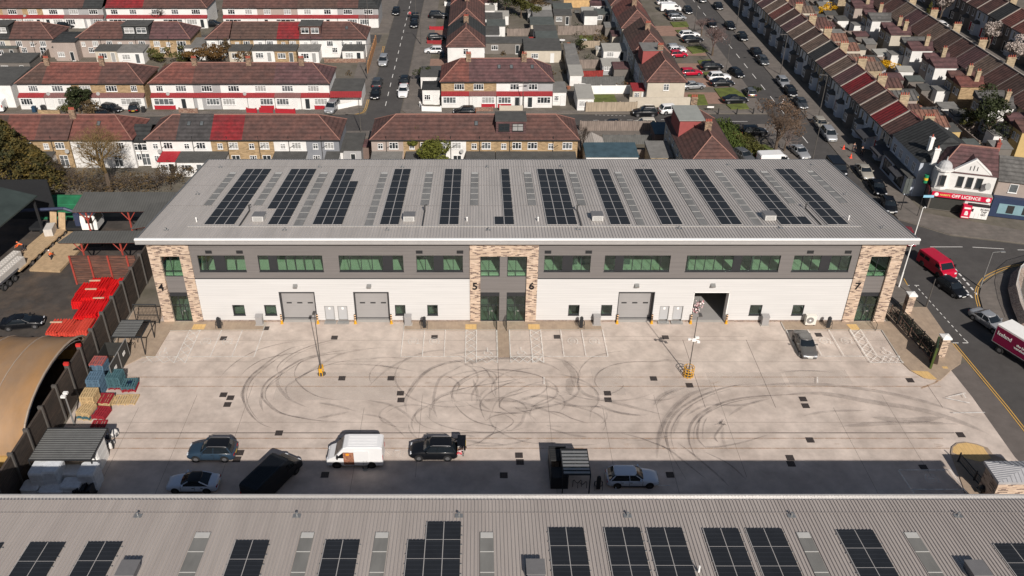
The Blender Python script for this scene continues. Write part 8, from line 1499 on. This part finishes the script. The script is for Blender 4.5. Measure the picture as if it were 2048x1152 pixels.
for yy in range(46, 140, 6):
    for xx in (78.6, 82.6):
        if rg.random() < .8:
            x, y = xx + rg.uniform(-.5, .5), yy + rg.uniform(-1.5, 1.5); t = thing('garden_outbuilding', 'garden shed between the right terraces, %s from the near end' % nth(n_), 'shed', (x, y, 0), rg.uniform(-.1, .1), 'sheds between the right terraces'); n_ += 1; a, b, c = rg.uniform(2, 3.2), rg.uniform(2, 3), rg.uniform(1.9, 2.4); m1 = MB(); m1.box(-a / 2, a / 2, 0, b, 0, c); m1.build('wall', wallm(rg.choice(('white', 'dim', 'cream', 'grey', 'dim', 'ochre'))), t); m1 = MB(); m1.grid([(-a / 2 - .1, -.15, c), (a / 2 + .1, -.15, c), (a / 2 + .1, b + .1, c + .35), (-a / 2 - .1, b + .1, c + .35), (-a / 2 - .1, -.15, c - .1), (a / 2 + .1, -.15, c - .1), (a / 2 + .1, b + .1, c), (-a / 2 - .1, b + .1, c)], [(0, 1, 2, 3), (4, 5, 1, 0), (5, 6, 2, 1), (6, 7, 3, 2), (7, 4, 0, 3)]); m1.build('roof', felt[rg.randrange(6)], t)
# gardens behind second street: little extensions and patios
for k, (px, py, a, b, c, wc, ri) in enumerate(((50, 112, 4.5, 4, 2.4, 'cream', 1), (15, 118, 5, 4, 2.4, 'dim', 2), (126, 118, 3.2, 4, 2.5, 'pink', 5), (30, 150, 7, 5, 2.6, 'dim', 0))): outbuilding(px, py, a, b, c, wc, felt[ri], 'outbuilding in the far left gardens, %s of four' % nth(k), name='garden_outbuilding', cat='outbuilding', grp='garden outbuildings')
x, y = G(26, 129); t = MB(); t.dome((0, 0, 0), 1.4, 1.3, 12, 4); o = t.build('green_garden_cover', mat('green_cover', (0.01, .24, .07), .6, .1, 2)); o.location = (x, y, 0); tag(o, 'bright green domed cover in the far left garden', 'cover')
# ---- street furniture
def post(px, py, h_, label, cat='lamp post', arm=.9, r_=.08, m=None, name='street_lamp', to=1):
    x, y = G(px, py); t = thing(name, label, cat, (x, y, 0)); m1 = MB(); m1.cyl((0, 0, 0), (0, 0, h_ * .2), r_ * 1.3, r_ * 1.3, 8); m1.cyl((0, 0, h_ * .2), (0, 0, h_), r_, r_ * .6, 8); m1.build('pole', m or M_dgalv, t)
    if arm: m1 = MB(); m1.cyl((0, 0, h_), (arm * to, 0, h_ + .1), .04, .04, 5); m1.box(min(arm * to, arm * to * 1.6), max(arm * to, arm * to * 1.6), -.12, .12, h_ + .04, h_ + .15); m1.build('lamp_head', m or M_dgalv, t)
for k, (px, py, h_, lb, to) in enumerate(((1451, 148, 8, 'tall street lamp left of the main road, beside the black driveway car', 1), (1388, 64, 8, 'tall street lamp left of the main road, nearer the top', 1), (1560, 150, 8, 'tall street lamp right of the main road beside the silver car', -1), (1471, 64, 8, 'tall street lamp right of the main road, nearer the top', -1), (1636, 239, 8, 'tall street lamp right of the main road beside the beige estate', -1), (1625, 320, 6.5, 'street lamp on the near left verge of the main road', 1), (735, 160, 7, 'street lamp on the side street by the orange fence', 1), (842, 90, 6.5, 'street lamp on the side street beside the red wall', -1), (722, 265, 6, 'street lamp at the end of the side street', -1), (13, 52, 6, 'far left street lamp before the fourth street', 1), (1045, 222, 5.5, 'dark telegraph pole before the centre houses', 1), (832, 40, 6, 'far street lamp on the side street footway', -1))): post(px, py, h_, lb, to=to)
post(1797, 575, F(1843, 416, G(1797, 575)[1])[1], 'white lamp column beside the warehouse corner, catching the sun', m=M_whitep, to=.2); post(1852, 615, 4, 'dark post at the roadside beside the railing', arm=0, cat='post', name='post'); post(1960, 575, 5, 'lamp column standing on the junction corner', m=M_galv)
post(738, 65, 7.5, 'tall dark telegraph pole at the end of the fourth street', arm=0, cat='telegraph pole', name='telegraph_pole')
for k, (px, py) in enumerate(((1436, 229), (1473, 229), (1506, 228), (1525, 227), (1537, 221))):
    x, y = G(px, py); m1 = MB(); m1.cyl((0, 0, .1), (0, 0, 1.1), .11, .09, 8); m1.dome((0, 0, 1.1), .09, .09, 8, 3); o = m1.build('bollard', M_black); o.location = (x, y, 0); tag(o, 'black footway bollard at the junction, %s from left' % nth(k), 'bollard', 'bollards at the junction')
for k, (px, py) in enumerate(((1686.4, 299), (1701, 317))):
    x, y = G(px, py); m1 = MB(); m1.box(-.2, .2, -.2, .2, .1, .15); m1.cyl((0, 0, .15), (0, 0, .85), .16, .03, 10); o = m1.build('traffic_cone', mat('cone_orange', (0.75, .08, .04), .6, .1, 2, stripe='oz', sfreq=2.2, sdark=1.6, swidth=.35)); o.location = (x, y, 0); tag(o, 'orange traffic cone on the shaded footway, %s one' % ('farther', 'nearer')[k], 'traffic cone', 'traffic cones')
x, y = G(1420, 222); t = thing('street_name_sign', 'low white street name plate on two legs at the verge', 'sign', (x, y, .1)); m1 = MB(); m1.box(-.6, .6, -.03, .03, .5, .8); m1.build('plate', M_whitep, t); m1 = MB(); m1.box(-.5, -.42, -.02, .02, 0, .5); m1.box(.42, .5, -.02, .02, 0, .5); m1.build('leg', M_black, t)
x, y = G(1834, 433); t = thing('direction_sign', 'pale blue direction finger sign on a pole outside the corner shop', 'sign', (x, y, .1)); m1 = MB(); m1.cyl((0, 0, 0), (0, 0, 3.3), .05, .05, 6); m1.build('pole', M_black, t); m1 = MB(); m1.box(0, 1.5, -.04, .04, 2.9, 3.25); m1.build('plate', mat('pale_blue_sign', (0.25, .5, .65), .5, .05, 2), t)
x, y = G(1801, 421); t = thing('traffic_sign', 'rear of a tall black sign frame on the shaded footway by the corner shop', 'sign', (x, y, .1)); m1 = MB(); m1.cyl((0, 0, 0), (0, 0, 5.0), .06, .06, 6); m1.build('pole', M_black, t); m1 = MB(); m1.box(-.45, .45, -.05, .05, 2.6, 4.9); m1.build('panel', mat('sign_back', (0.08, .09, .085), .6, .1, 2), t)
# canopies of the shaded shops
for k, (px, py) in enumerate(((1715, 300), (1745, 335), (1780, 378))):
    x, y = G(px, py); t = MB(); t.grid([(0, 0, 2.4), (0, 3.6, 2.4), (2.4, 3.6, 3.0), (2.4, 0, 3.0)], [(0, 3, 2, 1)]); t.box(0, .1, 0, 3.6, 2.1, 2.42); o = t.build('shop_awning', mat('dark_awning', (0.05, .05, .055), .8, .2, 1)); o.location = (max(x, 61.4), y - 1, 0); tag(o, 'shop awning on the shaded side of the main road, %s from the top' % nth(k), 'awning', 'shop awnings')
# ---- people in the streets
P_ = G(1563, 217); person(P_[0], P_[1], 150, 'walker dressed all in white crossing the main road', cloth('white', (.75, .75, .75)), cloth('white', (.75, .75, .75)), stride=.3, arms=.3, hood=cloth('white', (.75, .75, .75)))
P_ = G(1705, 306); person(P_[0], P_[1], -90, 'pedestrian in dark grey beside the traffic cones', cloth('charcoal', (.05, .05, .055)), cloth('dark_trousers', (.03, .03, .04)), z=.1)
P_ = G(1721, 313); person(P_[0], P_[1], -80, 'pedestrian in black nearer the shaded shops', cloth('black', (.015, .015, .018)), cloth('black2', (.02, .02, .024)), z=.1)
P_ = G(820, 36); person(P_[0], P_[1], -90, 'person in a pink-red top beside the far black cars', cloth('pinkred', (.5, .05, .08)), cloth('dark_trousers', (.03, .03, .04)))
# ---- cars in the streets
def pc(kind, col, px, py, hd, lab, g='cars parked along the streets', **k): return gcar(kind, col, px, py, hd, lab, grp=g, **k)
pc('hatch', 'black', 792.5, 28, -90, 'black hatchback on the left of the side street, nearest the top'); pc('hatch', 'black', 830, 40, -90, 'black car right of the side street, farther of the pair'); pc('hatch', 'black', 829, 53, -90, 'black car right of the side street, nearer of the pair')
pc('mpv', 'silver', 767, 128, -90, 'silver people carrier parked left of the side street'); pc('suv', 'dgrey', 755, 172, 90, 'dark grey off-roader parked left of the side street'); pc('hatch', 'black', 751.5, 194, -90, 'black hatchback at the near left end of the side street'); pc('suv', 'black', 810, 167, 90, 'black off-roader right of the side street behind the white one'); pc('suv', 'white', 807, 190, -90, 'white compact off-roader at the near right end of the side street')
pc('mpv', 'silver', 665, 221, -100, 'silver people carrier before the second street end house', g=None); pc('hatch', 'black', 225, 223, -20, 'black car on the forecourt before the second street, left'); pc('hatch', 'black', 271, 220, 100, 'black hatchback with red rear lamps beside the bins'); pc('saloon', 'black', 206, 236, -25, 'black saloon half hidden behind the nearest left roofs'); van('white', *G(4, 217), 100, 'white van at the left edge of the second street', L=4.8, H=1.9)
pc('suv', 'black', 876, 36, 0, 'black car in a front garden beside the side street, far one'); pc('hatch', 'black', 873, 80, 10, 'black car in a front garden beside the side street, nearer one'); pc('hatch', 'white', 868, 106, 180, 'white hatchback on the red driveway beside the side street'); pc('hatch', 'black', 929, 228, 180, 'black car behind the centre block roof'); pc('hatch', 'black', 134, 55, 0, 'black car before the fourth street, left'); pc('hatch', 'black', 427, 53, 0, 'black car before the fourth street, middle')
pc('hatch', 'black', 1375, 26, -90, 'black hatchback on the left verge at the top of the main road'); pc('hatch', 'dgrey', 1403, 3, -90, 'dark car at the very top of the main road'); pc('saloon', 'black', 1436, 17, -93, 'black car right of the main road, first from the top'); pc('hatch', 'black', 1423, 53, -90, 'small dark car driving down the main road'); pc('saloon', 'black', 1459, 56, -90, 'black saloon right of the main road beside the lamp post'); pc('hatch', 'black', 1484, 79, -90, 'black hatchback right of the main road, third from the top'); pc('saloon', 'black', 1512, 110, -90, 'black saloon right of the main road, fourth from the top'); pc('hatch', 'dgrey', 1525, 127, -90, 'dark grey car right of the main road beside a red cone')
pc('hatch', 'black', 1472, 152, -75, 'black hatchback on the left edge of the main road by the white car'); pc('hatch', 'grey', 1499, 190, 88, 'grey hatchback seen from behind on the left edge of the main road'); pc('estate', 'silver', 1565, 170, -90, 'silver estate right of the main road, tall lamp beside it'); pc('hatch', 'black', 1580, 189, -90, 'black hatchback right of the main road behind the grey one'); pc('saloon', 'dgrey', 1600, 212, -92, 'dark grey saloon right of the main road opposite the walker'); pc('estate', 'beige', 1640, 254, -92, 'beige estate right of the main road'); pc('mpv', 'silver', 1656, 276, -92, 'silver hatchback right of the main road below the beige estate'); pc('saloon', 'silver', 1598, 310, -80, 'silver saloon leaving the junction on the left lane', g=None)
pc('hatch', 'white', 1329, 9, 5, 'white hatchback on the farthest driveway'); van('white', *G(1340, 22), 2, 'white panel van on a driveway beside the main road', L=5.0, H=1.95); pc('hatch', 'black', 1347, 33, 8, 'black hatchback on the driveway beside a silver one'); pc('hatch', 'silver', 1354, 40, 8, 'silver hatchback on the driveway beside a black one'); pc('estate', 'white', 1378, 74, 10, 'white-roofed estate on the middle driveway', roofcol='white'); pc('estate', 'black', 1384, 84, 10, 'black estate on the middle driveway'); pc('hatch', 'silver', 1350, 101, 10, 'silver hatchback near the red car in a front garden'); pc('hatch', 'white', 1353, 106, 10, 'white hatchback near the red car in a front garden'); pc('hatch', 'red', 1355, 114, 10, 'bright red small car beside the front doors'); pc('estate', 'red', 1380, 150, 8, 'dark red estate car beside the white end house')
pc('suv', 'black', 1422, 139, 6, 'black car on the driveway behind the lamp post'); pc('suv', 'white', 1437, 160, 6, 'white off-roader on the driveway next to a black saloon'); pc('saloon', 'black', 1443, 171, 4, 'black saloon on the driveway next to the white off-roader'); pc('coupe', 'silver', 1385, 177, 10, 'silver coupe close to the white end house'); pc('saloon', 'black', 1469, 205, 4, 'black saloon on the driveway beside the lawn with the bush')
pc('suv', 'black', 1289, 231, 180, 'shiny black off-roader on the cross street', rails=True); pc('suv', 'white', 1342, 226, 10, 'white off-roader by the corner house gates'); pc('saloon', 'black', 1232, 255, 5, 'black car hidden behind the ragged fence'); pc('suv', 'cream', 1287, 255, 180, 'cream off-roader hidden behind the ragged fence'); pc('suv', 'black', 1506, 270, 5, 'black off-roader in the corner house drive'); pc('estate', 'grey', 1487, 318, -70, 'grey estate near the warehouse beside the hedge'); van('white', *G(1545, 328), 5, 'white van just behind the warehouse roof', L=5, H=2.0)
pc('saloon', 'beige', 1727, 350, -93, 'pale gold saloon right of the main road beside the shops', g=None); pc('saloon', 'black', 1753, 381, -95, 'black saloon nearest the corner shop', g=None); van('black', *G(1670, 345), -92, 'black van passing the back corner of the warehouse', L=4.9, H=1.95, windows=True); pc('hatch', 'black', 1776, 418, -100, 'black car hidden by the warehouse verge at the junction', g=None); pc('hatch', 'maroon', 1812, 482, -100, 'maroon hatchback peeping from behind the warehouse corner', g=None)
van('red', *G(1870, 541), -75, 'bright red van with side windows at the junction', L=5.0, H=2.0, windows=True); gcar('hatch', 'black', 1901, 583, -72, 'black hatchback following the red van'); gcar('saloon', 'silver', 1975, 650, -70, 'silver saloon behind the delivery lorry'); pc('hatch', 'white', 1883, 57, -90, 'white car between the far right terraces')
# delivery lorry
x, y = G(2042, 722); t = thing('delivery_lorry', 'white delivery lorry with crimson lettered side panel at the right edge', 'lorry', (x, y, 0), radians(-66)); m1 = MB(); m1.box(-3.2, 1.3, -1.1, 1.1, .95, 3.2); bx_ = m1.build('box_body', M_whitep, t); m1 = MB(); m1.box(-3.1, 1.2, -1.13, -1.102, 1.05, 3.0); sp_ = m1.build('side_panel', mat('crimson_panel', (0.22, .006, .05), .5, .05, 2), bx_)
lettering('panel_lettering', 'Iceland', .62, M_whitep, sp_, (-2.0, -1.14, 2.3), (pi / 2, 0, 0), .01, .015); lettering('panel_lettering', 'the food\nwarehouse', .38, M_whitep, sp_, (.2, -1.14, 1.95), (pi / 2, 0, 0), .01, .012)
m1 = MB(); m1.loft([[(1.4, -1, .5), (3.0, -1, .5), (3.0, -1, 1.3), (2.6, -.95, 2.3), (1.4, -.95, 2.45)], [(1.4, 1, .5), (3.0, 1, .5), (3.0, 1, 1.3), (2.6, .95, 2.3), (1.4, .95, 2.45)]]); m1.build('cab', M_whitep, t); m1 = MB(); m1.grid([(3.01, -.9, 1.35), (3.01, .9, 1.35), (2.65, .85, 2.25), (2.65, -.85, 2.25)], [(0, 1, 2, 3)]); m1.box(1.8, 2.6, -1.02, -.99, 1.35, 2.1); m1.build('windows', M_darkglass, t); m1 = MB(); m1.box(-3.2, 1.4, -.8, .8, .5, .95); m1.build('chassis', M_black, t); add_wheels(t, (2.2, -2.0), 1.1, .42, False)
for k, (px, py) in enumerate(((288, 225), (70, 224), (88, 222), (470, 214), (478, 214), (886, 114))):
    x, y = G(px, py); m1 = MB(); m1.box(-.3, .3, -.35, .35, .05, 1.0); m1.box(-.33, .33, -.4, .36, 1.0, 1.08); m1.cyl((-.3, .3, .1), (.3, .3, .1), .1, .1, 8); o = m1.build('wheelie_bin', M_black if k % 2 == 0 else mat('blue_bin', (0.02, .05, .09), .5, .05, 1)); o.location = (x, y, 0); tag(o, '%s wheelie bin in a front garden, %s from left' % (('black', 'blue')[k % 2], nth([2, 0, 1, 3, 4, 5].index(k) if k < 3 else k)), 'bin', 'wheelie bins')

# rough planting: weeds and ground cover in the back gardens, blackish leaves in place of the shadow behind the ornamental railing
def cover(name, label, spots, m, seed):
    rg = random.Random(seed); m1 = MB()
    for x, y, r_, h_, n in spots:
        for q in range(n):
            d = rg.random() ** .5 * r_; a = rg.uniform(0, 6.3); p = Vector((x + d * cos(a), y + d * sin(a), h_ * rg.random() * (1.1 - d / r_ * .7))); u = Vector((rg.gauss(0, 1), rg.gauss(0, 1), rg.gauss(0, 1))).normalized() * .14; v = u.cross(Vector((rg.gauss(0, 1), rg.gauss(0, 1), 1))).normalized() * .09; m1.face([p + u, p + v, p - u, p - v])
    o = m1.build(name, m, kind='stuff'); tag(o, label, 'plants')
rg = random.Random(4); sp = []
for (x0, x1, y0, y1, n) in ((8, 30, 74, 140, 60), (76.5, 86, 44, 140, 60), (-100, -24, 78, 93, 46), (2, 9, 92, 140, 16)):
    for k in range(n): sp.append((rg.uniform(x0, x1), rg.uniform(y0, y1), rg.uniform(.5, 1.5), rg.uniform(.5, 1.5), 60))
cover('garden_undergrowth', 'low brown-green undergrowth scattered through the back gardens', sp[::2], gbr, 5); cover('garden_weeds', 'dark green weeds and low bushes scattered through the back gardens', sp[1::2], gd, 6)
a, b = (48.6, 1.2), G(1868, 715); cover('railing_shadow_leaves', 'blackish leaves added for the dark shadow behind the ornamental railing', [(a[0] + (b[0] - a[0]) * k / 14 + .5, a[1] + (b[1] - a[1]) * k / 14, .9, 0.7, 110) for k in range(14)], leafmat('blackish', (.018, .022, .012)), 7)  # blackish leaf cover added to draw the deep shadow along the railing
# scraps and clutter on patios: each a small thing of its own
rg = random.Random(8)
for k in range(36):
    x, y = (rg.uniform(9, 29), rg.uniform(76, 138)) if k < 20 else (rg.uniform(77, 85), rg.uniform(45, 130)); nm, cat_, c_ = rg.choice((('water_butt', 'water butt', M_gut), ('garden_table', 'table', M_whitep), ('garden_chest', 'chest', M_gpanel), ('garden_planter', 'planter', mat('terracotta', (.3, .12, .07), .9, .1, 2)))); m1 = MB()
    if nm == 'water_butt': m1.cyl((0, 0, 0), (0, 0, 1), .35, .4, 10)
    elif nm == 'garden_table': m1.cyl((0, 0, 0), (0, 0, .7), .05, .05, 5); m1.cyl((0, 0, .7), (0, 0, .75), .7, .7, 12)
    elif nm == 'garden_chest': m1.box(-.6, .6, -.35, .35, 0, .6); m1.box(-.65, .65, -.4, .4, .6, .66)
    else: m1.cyl((0, 0, 0), (0, 0, .5), .3, .45, 8)
    o = m1.build(nm, c_); o.location = (x, y, .01); tag(o, '%s in the %s gardens, %s one of the scattered clutter' % (cat_, 'centre right' if k < 20 else 'right terrace', nth(k if k < 20 else k - 20)), cat_, 'garden clutter')
